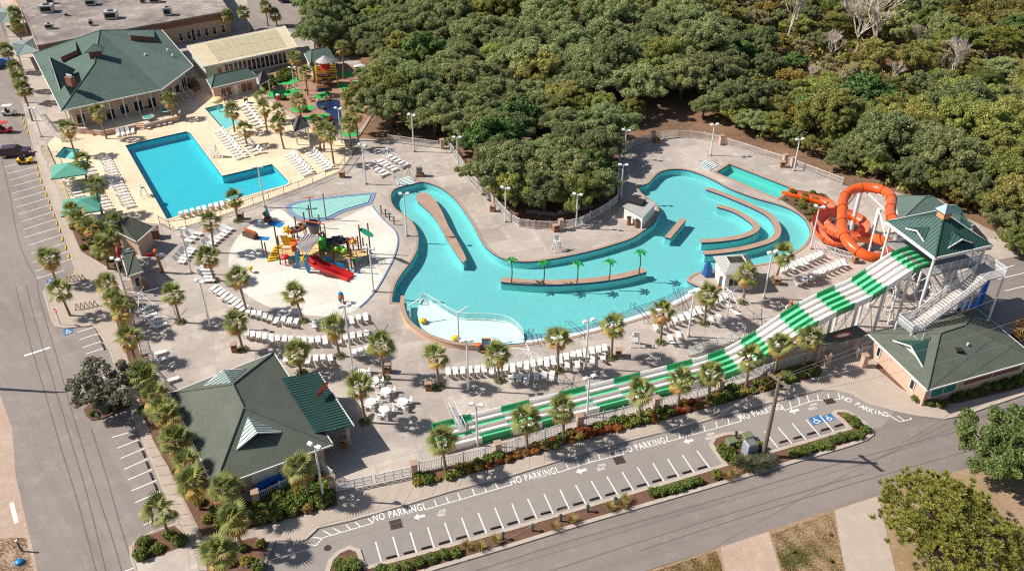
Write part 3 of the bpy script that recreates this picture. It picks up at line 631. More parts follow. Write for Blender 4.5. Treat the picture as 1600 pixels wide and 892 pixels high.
for i, (x, y) in enumerate([(189, 470), (204, 512), (222, 556), (240, 600)]):
    p = G(x / 5.575, 100 + y / 5.575); o = MB().box((p.x, p.y, .07), (.16, 1.5, .13), R(22), taper=.85).build('wheel_stop', m_yellow)
    tag(o, '%s yellow wheel stop from the top beside the parked golf carts' % ORD[i], 'wheel stop', 'yellow wheel stops by the golf carts')
mk = marking_root('white stall lines along the side street, lower rows')
for a, b in (((121, 519), (148, 511)), ((124, 531), (158, 519.5)), ((129, 543), (162, 532)), ((134, 553), (166, 543)), ((160, 590), (186, 582)), ((168, 600), (190, 594)), ((175, 683), (200, 676)), ((183, 700), (216, 687)), ((188.5, 716), (226, 700)), ((194, 733), (232, 716)), ((200, 749.5), (238, 733)), ((205.5, 766.5), (245, 750)), ((211, 785), (252, 767)), ((217, 802), (236, 794)), ((224, 820), (252, 808)), ((195, 892), (209, 887))):
    stripe(G(*a), G(*b), .13, .02, mk)
for i, (a, b) in enumerate((((216, 690), (220, 699)), ((222, 704), (226.5, 715)), ((228, 721), (232.5, 732)), ((234, 738), (239, 750)), ((240.5, 755), (245.5, 766)), ((148, 511), (153, 521)), ((154, 524), (160, 534)), ((159, 537), (164, 547)))):
    a, b = G(*a), G(*b); t = b - a; c = (a + b) / 2
    o = MB().box((c.x, c.y, .08), (t.length, .16, .13), math.atan2(t.y, t.x), taper=.85).build('wheel_stop', m_rubber)
    tag(o, ('%s black wheel stop from the top in the lower side street stalls' % ORD[i]) if i < 5 else '%s black wheel stop from the top below the no-entry sign' % ORD[i - 5], 'wheel stop', 'black wheel stops on the side street')
mk = marking_root('white stop line and edge dashes on the side street')
for a, b, w in (((38, 556), (78, 543), .35), ((18, 785), (26, 817), .4)): stripe(G(*a), G(*b), w, .03, mk)
mk = marking_root('dark tar seams running along the streets')
for px in ([(58, 440), (62, 468), (88, 556), (100, 600), (120, 669), (145, 750), (175, 840), (190, 892)], [(24, 446), (48, 540), (72, 620), (95, 700), (120, 780), (150, 892)], [(40, 446), (60, 520), (84, 600), (108, 680), (135, 770), (165, 892)], [(142, 669), (165, 740), (182, 800), (203, 870)], [(0, 240), (14, 300), (30, 380), (58, 440)],
           [(1000, 860), (1200, 795), (1400, 736), (1530, 700)], [(700, 905), (900, 842), (1100, 786), (1300, 727), (1500, 672)], [(820, 905), (1000, 846), (1200, 784), (1350, 740)]):
    c = smooth_curve(GP(px), 4); MB().ribbon(offset(c, .045, False), offset(c, -.045, False), Z1, Z1).build('tar_seam', m_tar, mk)
m_grate = plain('rusty_iron', (92, 66, 58), .8, .2, 6)
for i, (x, y, w_, d_) in enumerate(((618.5, 819, 1.15, 1.1), (967.5, 719, 1.1, 1.0), (1296, 627, 1.2, .8))):
    p = G(x, y); t = thing('storm_drain', (p.x, p.y, .03), ['rusty storm drain grate beside the leftmost lane arrow', 'rusty storm drain grate in the middle of the cart lane', 'rusty storm drain grate near the wheelchair stalls'][i], 'drain grate', 'storm drains in the cart lane', R(17))
    mb = MB().box((0, 0, .012), (w_, d_, .02)); mb.build('frame', m_grate, t, world=False)
    for k in range(5): MB().box((0, -d_ * .4 + k * d_ * .2, .03), (w_ * .88, d_ * .1, .02)).build('bar', plain('dark_iron', (58, 44, 42), .7, .1), t, world=False)
p = G(512, 856); o = MB().cyl((p.x, p.y, .03), (p.x, p.y, .045), .35, n=18).build('manhole_cover', plain('dark_iron', (58, 44, 42), .7, .1)); tag(o, 'round manhole cover at the left end of the cart lane', 'manhole cover')
# ================================================================== PLANTS
rng = np.random.default_rng(11)
m_bark = plain('bark_grey', (112, 98, 84), .9, .25, 3, bump=.5)
m_palmbark = plain('palm_trunk', (150, 128, 106), .95, .25, 5, bump=.6)
m_bare = plain('bare_twigs', (200, 186, 170), .9, .15, 2)
LF = {
    'oak': leaf_mat('oak_leaves', (92, 110, 66), (188, 190, 128), .35, .3, .02, .35),
    'olive': leaf_mat('olive_leaves', (98, 114, 54), (196, 190, 106), .35, .3, .025, .35),
    'green': leaf_mat('glossy_green_leaves', (76, 104, 54), (136, 156, 84), .25, .2, .015),
    'tan': leaf_mat('tan_leaves', (134, 122, 84), (200, 184, 142), .3, .2, .02, .35),
    'bay': leaf_mat('bay_leaves', (78, 100, 50), (146, 158, 88), .25, .1, .01),
    'grey': leaf_mat('grey_oak_leaves', (100, 98, 80), (164, 156, 130), .2, .15, .01),
    'yellow': leaf_mat('yellow_leaves', (126, 116, 48), (176, 156, 76), .3, .2, .02),
    'pine': leaf_mat('pine_needles', (108, 118, 52), (192, 186, 92), .25, .2, .015),
    'palm': leaf_mat('palm_fronds', (84, 102, 48), (168, 166, 94), .3, .12, .01),
    'palmdry': leaf_mat('dry_palm_fronds', (164, 124, 62), (206, 170, 100), .3, .15, .02),
    'hedge': leaf_mat('hedge_leaves', (76, 98, 40), (138, 144, 66), .2, .2, .02),
    'red': leaf_mat('red_shrub_leaves', (150, 84, 46), (186, 122, 66), .3, .25, .03),
    'straw': leaf_mat('ornamental_grass', (138, 118, 66), (186, 160, 100), .3, .15, .02),
    'dark': leaf_mat('dark_spiky_leaves', (58, 60, 40), (118, 112, 84), .15, .1, .01),
}
def leaf_cloud(name, lobes, per, size, mat, up=0.35, flat=1.0, core=0.0):
    """many small leaf faces on the shells of the given lobes [(x,y,z,r)]"""
    L = np.array(lobes, float); n = len(L) * per; c = np.repeat(L, per, 0)
    d = rng.normal(size=(n, 3)); d[:, 2] = d[:, 2] + up; d /= np.linalg.norm(d, axis=1)[:, None]
    rad = c[:, 3:4] * (1 - .35 * rng.random((n, 1)) ** 2) * (1 + .14 * rng.normal(size=(n, 1)))
    p = c[:, :3] + d * rad * np.array([1, 1, flat])
    nr = d + .75 * rng.normal(size=(n, 3)); nr /= np.linalg.norm(nr, axis=1)[:, None]
    a = np.cross(nr, rng.normal(size=(n, 3))); a /= np.linalg.norm(a, axis=1)[:, None]; b = np.cross(nr, a)
    s = size * (.6 + .8 * rng.random((n, 1)))
    v = np.stack([p - a * s, p - b * s * .55, p + a * s, p + b * s * .55], 1).reshape(-1, 3)
    f = np.arange(n * 4).reshape(n, 4)
    me = bpy.data.meshes.new(name); me.from_pydata(v.tolist(), [], f.tolist()); me.materials.append(mat); me.update(); return me
def dome_lobes(n, R_, h, rmin, rmax, bias=.6, lift=0.0):
    out = []
    for i in range(n):
        a = 2.399963 * i + rng.uniform(-.6, .6); t = math.sqrt((i + .5) / n); r = R_ * t * rng.uniform(.7, 1.15)
        z = h * math.sqrt(max(0, 1 - (t * .96) ** 2)) * rng.uniform(.55, 1.2) + lift
        out.append((r * math.cos(a), r * math.sin(a), z, rng.uniform(rmin, rmax)))
    for i in range(n // 3):
        a = rng.uniform(0, 6.28); r = R_ * rng.uniform(.3, 1.0); out.append((r * math.cos(a), r * math.sin(a), h * rng.uniform(0, .35) + lift, rng.uniform(rmin, rmax)))
    return out
def trunk_mesh(name, h, r, lobes, mat, nb=5):
    mb = MB(); mb.tube([(0, 0, -.2), (.05, .03, h * .3), (.12, -.06, h * .62)], [r * 1.25, r, r * .8], 8)
    idx = rng.permutation(len(lobes))[:nb]
    for i in idx:
        q = lobes[i]; s = (.12, -.06, h * .55); mid = (q[0] * .45, q[1] * .45, h * .5 + q[2] * .22); e = (q[0] * .9, q[1] * .9, q[2] + h * .52 - .1)
        mb.tube([s, mid, e], [r * .6, r * .42, r * .12], 6, False)
    return mb.mesh(name, mat, smooth=True)
TREES = {}
def tree_kind(key, n, R_, h, trunk, rmin, rmax, per, size, mat, var=3, flat=.85, sub=5):
    for v in range(var):
        big = dome_lobes(n, R_, h, rmin, rmax); lobes = []
        for (x, y, z, r) in big:                       # each limb's clump is itself a bunch of smaller clumps
            for k in range(sub):
                d = rng.normal(size=3); d /= np.linalg.norm(d); d[2] = abs(d[2]) * .8
                lobes.append((x + d[0] * r * .75, y + d[1] * r * .75, z + d[2] * r * .6, r * rng.uniform(.3, .62)))
        cr = leaf_cloud('crown', [(x, y, z + trunk, r) for x, y, z, r in lobes], per, size, mat, .3, flat)
        tr = trunk_mesh('trunk', trunk * 1.6, .16 + R_ * .04, [(x, y, z * .5, r) for x, y, z, r in big], m_bark)
        TREES.setdefault(key, []).append((tr, cr))
tree_kind('oak', 34, 4.7, 3.1, 2.8, .8, 1.45, 185, .135, LF['oak'], 5)
tree_kind('olive', 30, 4.2, 3.2, 2.4, .75, 1.4, 180, .13, LF['olive'], 4)
tree_kind('green', 24, 3.8, 3.0, 2.3, .9, 1.4, 100, .2, LF['green'], 3)
tree_kind('yellow', 14, 2.6, 2.2, 1.6, .7, 1.1, 90, .17, LF['yellow'], 2)
tree_kind('tan', 18, 3.0, 2.6, 1.8, .6, 1.0, 60, .15, LF['tan'], 2)
tree_kind('grey', 22, 3.7, 2.1, 2.2, .6, 1.0, 80, .14, LF['grey'], 1)
tree_kind('roundgreen', 40, 5.2, 3.8, 2.2, .9, 1.4, 150, .15, LF['bay'], 1)
def pine_mesh(n, R_, h, z0):
    lobes = []; tips = []
    for i in range(n):
        a = rng.uniform(0, 6.28); t = math.sqrt(rng.random()); r = R_ * t; z = z0 + h * (1 - t * t) * rng.uniform(.4, 1) + rng.uniform(-.6, .6)
        tips.append((r * math.cos(a), r * math.sin(a), z)); 
    V = []; F = []
    for (x, y, z) in tips:
        for k in range(3):
            c = np.array([x, y, z]) + rng.normal(size=3) * [.5, .5, .22]
            for j in range(60):
                d = rng.normal(size=3); d[2] = abs(d[2]) + .15; d /= np.linalg.norm(d); s = np.cross(d, rng.normal(size=3)); s /= np.linalg.norm(s)
                L = rng.uniform(.3, .52); o = len(V); V += [c - s * .03, c + s * .03, c + d * L + s * .02, c + d * L - s * .02]; F.append((o, o + 1, o + 2, o + 3))
    me = bpy.data.meshes.new('crown'); me.from_pydata([tuple(v) for v in V], [], F); me.materials.append(LF['pine'])
    mb = MB(); mb.tube([(0, 0, -.2), (.15, 0, z0 * .5), (0, .2, z0 + h * .5)], [.3, .24, .1], 8)
    for (x, y, z) in tips[::2]: mb.tube([(0, .1, z0 * .55), (x * .5, y * .5, z0 * .6 + z * .25), (x, y, z - .1)], [.12, .07, .02], 5, False)
    return mb.mesh('trunk', m_bark, smooth=True), me
FARC = {}
TREES['pine'] = [pine_mesh(80, 3.2, 2.4, 4.5), pine_mesh(70, 3.0, 2.6, 5.2)]
TREES['bigpine'] = [pine_mesh(240, 6.4, 3.0, 3.2)]
def bare_mesh(h, seed):
    r_ = random.Random(seed); mb = MB()
    def grow(p, d, L, r, lv):
        q = p + d * L; mid = p + d * L * .5 + Vector((r_.uniform(-.1, .1), r_.uniform(-.1, .1), .05)) * L
        mb.tube([p, mid, q], [r, r * .85, r * .65], 5 if lv < 2 else 3, False)
        if lv >= 6: return
        for k in range(r_.choice((2, 3, 3)) if lv else 4):
            nd_ = (d + Vector((r_.gauss(0, .45), r_.gauss(0, .45), r_.uniform(.05, .35)))).normalized()
            grow(q if k else p + d * L * .75, nd_, L * r_.uniform(.62, .82), r * .66, lv + 1)
    grow(Vector((0, 0, -.2)), Vector((.05, 0, 1)), h * .3, h * .022, 0); return mb
for k_, R__, h__, z__, m__ in (('oak', 4.6, 2.7, 3.0, 'oak'), ('olive', 4.1, 2.9, 2.5, 'olive'), ('green', 3.8, 3.0, 2.3, 'green'), ('yellow', 2.6, 2.2, 1.6, 'yellow'), ('pine', 3.2, 2.4, 4.0, 'pine')):
    FARC[k_] = leaf_cloud('crown', [(x, y, z + z__, r) for x, y, z, r in dome_lobes(40, R__, h__, .8, 1.3)], 62, .27, LF[m__], .3, .85)
TREES['bare'] = [(bare_mesh(9, 3), None), (bare_mesh(8, 8), None)]
TREES['bare'] = [(m.mesh('branches', m_bare), None) for m, _ in TREES['bare']]
def tree(name, kind, loc, label, s=1.0, rz=None, v=None, group=None, cat='tree', sz=None):
    vs = TREES[kind]; tr, cr = vs[(v if v is not None else random.randrange(len(vs))) % len(vs)]
    t = thing(name, loc, label, cat, group, random.uniform(0, 6.28) if rz is None else rz); t.scale = (s * random.uniform(.85, 1.18), s * random.uniform(.85, 1.18), s * random.uniform(.85, 1.2))
    o = bpy.data.objects.new('trunk' if cr else 'branches', tr); COL.objects.link(o); o.parent = t
    if cr: o = bpy.data.objects.new('crown', cr); COL.objects.link(o); o.parent = t
    return t
def inside(p, poly):
    x, y = p[0], p[1]; r = False; n = len(poly)
    for i in range(n):
        a, b = poly[i - 1], poly[i]
        if (a[1] > y) != (b[1] > y) and x < (b[0] - a[0]) * (y - a[1]) / (b[1] - a[1]) + a[0]: r = not r
    return r
WOOD = GP([(488, 40), (500, 85), (560, 88), (600, 104), (612, 135), (585, 175), (575, 205), (700, 214), (738, 262), (772, 306), (830, 318), (900, 316), (945, 298), (953, 235), (968, 190), (1010, 166), (1085, 170), (1125, 190), (1190, 218), (1250, 238), (1300, 240), (1345, 278), (1400, 298), (1480, 312), (1545, 345), (1580, 395), (1700, 400), (1960, 200), (1960, -26), (470, -26), (478, 20)])
# individually surveyed trees first: (px of crown centre x, y, crown-centre height, kind, scale)
SPECIAL = [(1372, 45, 6, 'bare', 1.9), (1345, 40, 6, 'bare', 1.6), (1235, 38, 5, 'bare', 1.7), (1490, 110, 4, 'bare', 1.3), (1300, 70, 4, 'bare', 1.0), (1165, 25, 4, 'bare', .75), (1440, 50, 5, 'bare', .9), (1330, 130, 4, 'bare', .65), (1400, 105, 4, 'bare', .6), (1270, 105, 4, 'bare', .6),
           (1572, 62, 6, 'pine', 1.1), (1550, 165, 6, 'pine', 1.0), (1330, 90, 3, 'yellow', .8), (1250, 190, 2.5, 'yellow', 1.0), (1190, 20, 3, 'yellow', 1.3), (1215, 60, 3, 'yellow', 1.0), (1160, 55, 3, 'yellow', .9), (1500, 300, 2.5, 'yellow', .7)]
SPECIAL += [(x, y, 2, 'tan', s) for x, y, s in ((1300, 110, 1.0), (1330, 125, .9), (1275, 140, .8), (1480, 100, 1.1), (1510, 95, .9), (1180, 40, 1.0), (1215, 12, 1.1), (1145, 12, .9), (1420, 90, .8), (1320, 160, .7), (1255, 75, .8))]
SPECIAL += [(x, y, 0, 'oak' if i % 2 else 'olive', s) for i, (x, y, s) in enumerate(((985, 192, .6), (1098, 186, .55), (1262, 242, .45), (1312, 262, .5), (806, 326, .8), (850, 331, .85), (898, 328, .9), (935, 314, .8), (1150, 200, .7), (1178, 208, .65), (1205, 216, .6), (1335, 262, .75), (1368, 280, .7), (1415, 296, .7), (1462, 304, .75), (1505, 322, .7), (1545, 348, .8), (1575, 378, .8), (1590, 400, .7), (1235, 228, .45)))]
placed = []
WOODS = []
for x, y, z, k, s in SPECIAL:
    p = G(x, y, z); placed.append((p.x, p.y, 5.2 if k == 'bare' else 2.2)); WOODS.append((p.x, p.y, k, s))
xs = [p.x for p in WOOD]; ys_ = [p.y for p in WOOD]; rr = random.Random(5)
for i in range(14000):
    p = (rr.uniform(min(xs), max(xs)), rr.uniform(min(ys_), max(ys_)))
    q = proj((p[0], p[1], 5))
    if not (-60 < q[0] < 1665 and -70 < q[1]) or not inside(p, WOOD): continue
    dm = 5.0 if p[1] < 165 else 5.7
    if any((p[0] - a) ** 2 + (p[1] - b) ** 2 < (max(dm * .72, c) if c < 3 else max(dm, c)) ** 2 for a, b, c in placed): continue
    placed.append((p[0], p[1], 5.0))
    u = rr.random(); xq = q[0] + (q[1] - 150) * .2
    if xq < 1090: k = 'oak' if u < .84 else ('olive' if u < .97 else 'green')
    elif q[1] < 110: k = 'olive' if u < .4 else ('oak' if u < .72 else ('yellow' if u < .84 else 'green'))
    elif xq < 1290: k = 'olive' if u < .45 else ('green' if u < .7 else ('yellow' if u < .82 else 'oak'))
    else: k = 'olive' if u < .72 else ('green' if u < .84 else 'oak')
    WOODS.append((p[0], p[1], k, rr.uniform(.7, 1.35) * (.72 if xq > 1120 and q[1] < 120 else 1)))
WOODS.sort(key=lambda t: t[0] ** 2 + t[1] ** 2)
KL = {'oak': ('live_oak', 'grey-green live oak'), 'olive': ('wax_myrtle', 'yellow-green bushy tree'), 'green': ('bay_tree', 'deep green broadleaf tree'), 'yellow': ('shrub_tree', 'small yellowing tree'), 'tan': ('tan_tree', 'thin tan-leaved tree'), 'bare': ('bare_tree', 'pale leafless tree'), 'pine': ('pine_tree', 'open-crowned pine')}
def zone(x, y):  # where in the wood
    q = proj((x, y, 4))
    if 735 < q[0] < 985 and q[1] > 175: return 'in the clump inside the curved fence'
    if q[0] < 735: return 'in the wood right of mini golf'
    if q[0] < 1090: return 'in the wood above the oak clump'
    if q[1] < 110: return 'in the scrub at upper right'
    return 'in the wood behind the tower'
zc = {}
for i, (x, y, k, s) in enumerate(WOODS[:298]):
    nm, lb = KL[k]; z = zone(x, y); key = lb + ' ' + z; zc.setdefault(key, []).append((x, y, k, s, nm))
def nth(n): return ORD[n] if n < len(ORD) else '%d%s' % (n + 1, {1: 'st', 2: 'nd', 3: 'rd'}.get((n + 1) % 10 if (n + 1) // 10 != 1 else 0, 'th'))
for key, lst in zc.items():
    lst.sort(key=lambda t: proj((t[0], t[1], 4))[0])
    for i, (x, y, k, s, nm) in enumerate(lst): tree(nm, k, (x, y, 0), (nth(i) + ' ' if len(lst) > 1 else '') + key.replace(' in the ', ' from the left in the ' if len(lst) > 1 else ' in the ', 1), s, group=key)
if len(WOODS) > 298:
    mb = MB(); V = []; F = []; 
    proto = {k: [(np.array([v.co[:] for v in c.vertices]), np.array([p.vertices[:] for p in c.polygons])) for c in [FARC[k]]] for k in ('oak', 'olive', 'green', 'yellow', 'pine')}
    off = 0; mi = []; order = ['oak', 'olive', 'green', 'yellow', 'pine']
    for x, y, k, s in WOODS[298:]:
        k = k if k in proto else 'olive'; v, f = proto[k][0]; a = random.uniform(0, 6.28); ca, sa = math.cos(a), math.sin(a)
        V.append(np.stack([v[:, 0] * ca - v[:, 1] * sa, v[:, 0] * sa + v[:, 1] * ca, v[:, 2]], 1) * s + np.array([x, y, 0])); F.append(f + off); off += len(v); mi += [order.index(k)] * len(f)
    me = bpy.data.meshes.new('far_wood'); me.from_pydata(np.concatenate(V).tolist(), [], np.concatenate(F).tolist())
    for k in order: me.materials.append(LF[k])
    me.polygons.foreach_set('material_index', mi); me.update()
    o = bpy.data.objects.new('far_wood', me); COL.objects.link(o); tag(o, 'far treetops of the wood along the upper edge', None, None, 'stuff')
print('woods', len(WOODS))
# undergrowth on the forest floor: one uncountable mass
lob = []
for i in range(9000):
    p = (rr.uniform(min(xs), max(xs)), rr.uniform(min(ys_), 250))
    q = proj((p[0], p[1], 1))
    if -40 < q[0] < 1640 and -40 < q[1] and inside(p, WOOD) and (q[0] > 1120 or q[1] < 120 and rr.random() < .5): lob.append((p[0], p[1], rr.uniform(.2, 1.1), rr.uniform(.5, 1.3)))
o = bpy.data.objects.new('undergrowth', leaf_cloud('undergrowth', lob, 34, .3, LF['olive'], .5)); COL.objects.link(o); tag(o, 'tangled undergrowth between the trees of the wood', None, None, 'stuff')
# single trees by the streets
p = G(160, 600, 3.4); tree('grey_oak', 'grey', (p.x, p.y, 0), 'sparse grey-leaved oak overhanging the side street stalls', 1.12)
p = G(1492, 815, 4.4); tree('pine_tree', 'bigpine', (p.x, p.y, 0), 'wide yellow-green pine in the dry yard at the bottom right', 1.0)
p = G(1583, 690, 4.0); tree('evergreen_tree', 'roundgreen', (p.x, p.y, 0), 'dense dark evergreen tree at the right edge above the pine', .8)

# ---- palms: fan fronds as separate pieces
def frond_mesh(name, L, mat, droop=.35, nl=13):
    V = []; F = []
    def q(a, b, c, d): o = len(V); V.extend([a, b, c, d]); F.append((o, o + 1, o + 2, o + 3))
    pl = L * .42
    q((0, -.025, 0), (0, .025, 0), (pl, .02, .1 * L), (pl, -.02, .1 * L))
    for i in range(nl):
        a = R(-78 + 156 * i / (nl - 1)); l = L * .62 * (1 - .28 * abs(i - (nl - 1) / 2) / (nl / 2)); c, s = math.cos(a), math.sin(a)
        b = (pl, 0, .1 * L); m = (pl + c * l * .55, s * l * .55, .1 * L + .04); e = (pl + c * l, s * l, .1 * L - droop * l * .75)
        w = .038 * L; n_ = (-s * w, c * w)
        o = len(V); V += [b, (m[0] + n_[0], m[1] + n_[1], m[2] - .03), (m[0] - n_[0], m[1] - n_[1], m[2] - .03), e]; F += [(o, o + 2, o + 1), (o + 1, o + 2, o + 3)]
    me = bpy.data.meshes.new(name); me.from_pydata(V, [], F); me.materials.append(mat); me.update(); return me
FR = [frond_mesh('frond', 2.0, LF['palm'], .3), frond_mesh('frond', 1.85, LF['palm'], .5), frond_mesh('frond', 1.6, LF['palmdry'], .6)]
PT = MB(); PT.tube([(0, 0, -.15), (0, 0, .15), (.0, 0, .5), (0, 0, 1.0)], [.2, .165, .14, .15], 9); PALMTRUNK = PT.mesh('trunk', m_palmbark, smooth=True)
bud = MB(); bud.ball((0, 0, -.05), (.24, .24, .5), 8, 5); PALMBUD = bud.mesh('crown', m_palmbark, smooth=True)
def crown_far():
    V = []; F = []; mi = []
    fr = random.Random(4)
    for i in range(34):
        me = FR[0 if i < 16 else (1 if i < 27 else 2)]; M4 = frond_matrix(i, 34, fr)
        o = len(V); V += [tuple(M4 @ v.co) for v in me.vertices]; F += [tuple(j + o for j in p.vertices) for p in me.polygons]; mi += [0 if i < 27 else 1] * len(me.polygons)
    me = bpy.data.meshes.new('crown'); me.from_pydata(V, [], F); me.materials.append(LF['palm']); me.materials.append(LF['palmdry']); me.polygons.foreach_set('material_index', mi); return me
def frond_matrix(i, n, r_):
    az = 2.399963 * i + r_.uniform(-.25, .25); t = i / (n - 1); pitch = R(78 - 128 * t + r_.uniform(-8, 8)); s = r_.uniform(.85, 1.1)
    return Matrix.Translation((0, 0, .22 - .3 * t)) @ Matrix.Rotation(az, 4, 'Z') @ Matrix.Rotation(-pitch, 4, 'Y') @ Matrix.Rotation(r_.uniform(-.4, .4), 4, 'X') @ Matrix.Scale(s, 4)
CROWNFAR = crown_far()
PALMS_AT = []; PALM_LBL = []
def palm(cx, cy, label, base=None, h=4.4, s=1.0, group=None, near=None, dry=None):
    if base: h = hgt(base[0], base[1], cy); b = G(*base)
    else: b = G(cx, cy, h); b.z = 0
    top = G(cx, cy, h); b.z = ZP; d = Vector((top.x - b.x, top.y - b.y, h - ZP))
    t = thing('palm_tree', b, label, 'palm tree', group)
    o = bpy.data.objects.new('trunk', PALMTRUNK); COL.objects.link(o); o.parent = t; o.scale = (1, 1, d.length); o.rotation_euler = d.to_track_quat('Z', 'Y').to_euler()
    PALMS_AT.append(b); PALM_LBL.append(label.replace('from the left ', '').replace(' from the left', '').replace('between lazy river and racing slide', 'below the lazy river').replace('between racing slide and front walkway', 'by the front fence'))
    near = near if near is not None else cy > 290
    r_ = random.Random(int(cx * 7 + cy))
    if near:
        c = bpy.data.objects.new('crown', PALMBUD); COL.objects.link(c); c.parent = t; c.location = d; c.rotation_euler = (0, 0, r_.uniform(0, 6.3)); c.scale = (s,) * 3
        n = r_.randint(19, 25); nd_ = r_.randint(3, 9) if dry is None else dry
        for i in range(n):
            f = bpy.data.objects.new('frond', FR[2 if i >= n - nd_ else (0 if i < 15 else 1)]); COL.objects.link(f); f.parent = c; f.matrix_local = frond_matrix(i, n, r_)
    else:
        c = bpy.data.objects.new('crown', CROWNFAR); COL.objects.link(c); c.parent = t; c.location = d; c.rotation_euler = (r_.uniform(-.1, .1), 0, r_.uniform(0, 6.3)); c.scale = (s,) * 3
    return t
def palm_row(items, phrase, group, **kw):
    for i, it in enumerate(items):
        palm(it[0], it[1] + (random.uniform(-7, 5) if len(it) < 3 else 0), ('%s palm %s' % (ORD[i], phrase)) if len(items) > 1 else 'palm ' + phrase, it[2] if len(it) > 2 else None, group=group, **kw)
palm_row([(690, 691, (697, 738)), (822, 658, (824, 704)), (879, 643, (881, 690)), (1000, 614, (1000, 658)), (1064, 598, (1059, 636)), (1110, 588, (1107, 628)), (1172, 562, (1165, 606)), (1218, 544, (1210, 584)), (1264, 532, (1255, 576))], 'from the left between racing slide and front walkway', 'palms along the front fence')
palm_row([(562, 606, (571, 661)), (595, 542, (600, 593)), (682, 561, (685, 606)), (777, 556, (780, 596)), (872, 533, (872, 581)), (958, 513, (955, 561)), (1035, 492, (1032, 537)), (1105, 464, (1100, 507)), (1167, 432, (1160, 474)), (1224, 400, (1211, 438))], 'from the left on the deck between lazy river and racing slide', 'palms on the lower deck')
palm_row([(271, 463, (282, 505)), (329, 350, (335, 396)), (325, 405, (336, 440)), (366, 314, (372, 347)), (369, 507, (380, 548)), (372, 438, (386, 487)), (461, 463, (474, 503)), (465, 553, (471, 584)), (522, 515, (531, 558))], 'from the left round the splash pad', 'palms round the splash pad')
palm_row([(113, 335), (127, 345), (144, 362), (180, 358), (172, 376), (160, 388), (168, 443), (179, 471), (191, 492), (202, 529), (222, 588), (229, 600), (244, 624), (255, 640), (264, 652), (272, 690), (280, 700), (295, 728), (302, 753)], 'from the top in the bed beside the side walkway', 'palms along the side walkway', h=3.4)
palm_row([(77, 407, (89, 445)), (94, 457, (110, 494))], 'from the top standing on the paved bump-out', 'palms on the bump-out')
palm_row([(250, 799, (265, 839))], 'in the kerbed shrub bed at the bottom left', 'palm in shrub bed')
palm_row([(342, 864), (352, 771), (367, 820), (470, 736, (485, 780))], 'from the left in the beds before the snack building', 'palms before the snack building', h=3.8)
palm_row([(106, 204, (118, 244)), (130, 254, (136, 284)), (150, 294, (160, 336)), (154, 179, (167, 218)), (266, 160, (271, 187))], 'from the left on the tan deck near the clubhouse', 'palms on the tan deck', near=True)
palm_row([(362, 176, (367, 208)), (382, 205, (386, 229)), (410, 156), (412, 176), (435, 176), (435, 196, (444, 234)), (466, 160, (471, 186)), (496, 198), (507, 207, (506, 238)), (515, 212, (522, 258)), (461, 92), (477, 117, (481, 150)), (536, 78, (537, 125)), (492, 42, (497, 78)), (548, 168), (556, 186), (545, 195)], 'from the left among the mini golf holes', 'palms round the mini golf', near=True)
palm_row([(10, 80), (22, 28), (24, 107), (27, 46), (30, 127), (37, 142, (51, 190))], 'from the left beside the street at the upper left corner', 'palms at the upper left', near=False)
palm_row([(356, 28, (360, 56)), (381, 22, (386, 48)), (415, 13, (419, 42)), (430, 26, (433, 42))], 'from the left behind the long white pavilion', 'palms behind the pavilion', near=False)
palm(1598, 512, 'yellowing palm at the right edge beyond the ticket building', h=3, dry=20)

# ---- shrubs and clumps
def shrub_mesh(name, r, n, size, mat, nl=9, flat=.8):
    lobes = [(0, 0, r * .45, r * .75)] + [(math.cos(a) * r * .5, math.sin(a) * r * .5, r * rng.uniform(.25, .7), r * rng.uniform(.4, .6)) for a in np.linspace(0, 6.28, nl)]
    return leaf_cloud(name, lobes, n, size, mat, .5, flat)
def blade_mesh(name, n, L, w, mat, spread=.8):
    V = []; F = []
    for i in range(n):
        a = rng.uniform(0, 6.28); t = rng.random() ** .7 * spread; d = np.array([math.cos(a) * t, math.sin(a) * t, 1]); d /= np.linalg.norm(d); l = L * rng.uniform(.7, 1.1); s = np.array([-math.sin(a), math.cos(a), 0]) * w
        b = np.array([math.cos(a), math.sin(a), 0]) * rng.uniform(0, .15); m = b + d * l * .6; e = b + d * l + np.array([math.cos(a), math.sin(a), -.5]) * l * .25
        o = len(V); V += [b - s, b + s, m - s, m + s, e]; F += [(o, o + 1, o + 3, o + 2), (o + 2, o + 3, o + 4)]
    me = bpy.data.meshes.new(name); me.from_pydata([tuple(v) for v in V], [], F); me.materials.append(mat); me.update(); return me
SHRUB = {'round': [shrub_mesh('shrub', .62, 110, .085, LF['hedge']) for i in range(3)], 'loose': [shrub_mesh('shrub', .7, 70, .14, LF['hedge'], flat=1.0) for i in range(3)],
         'red': [shrub_mesh('shrub', .62, 70, .13, LF['red'], flat=.9) for i in range(3)], 'yellow': [shrub_mesh('shrub', .62, 70, .13, LF['yellow'], flat=.9) for i in range(2)],
         'grass': [blade_mesh('grass', 170, .95, .014, LF['straw']) for i in range(2)], 'dark': [blade_mesh('spiky', 260, 1.1, .03, LF['dark'], 1.3)], 'cover': [shrub_mesh('shrub', .45, 50, .11, LF['hedge'])]}
def shrub(kind, x, y, label, s=1.0, z=.1, group=None, name=None):
    p = G(x, y, z); ms = SHRUB[kind]
    o = bpy.data.objects.new(name or {'grass': 'ornamental_grass', 'dark': 'spiky_plant', 'round': 'clipped_shrub'}.get(kind, 'shrub'), ms[random.randrange(len(ms))]); COL.objects.link(o)
    o.location = p; o.rotation_euler = (0, 0, random.uniform(0, 6.28)); o.scale = (s, s, s * random.uniform(.85, 1.1))
    return tag(o, label, {'grass': 'grass clump', 'dark': 'plant'}.get(kind, 'shrub'), group)
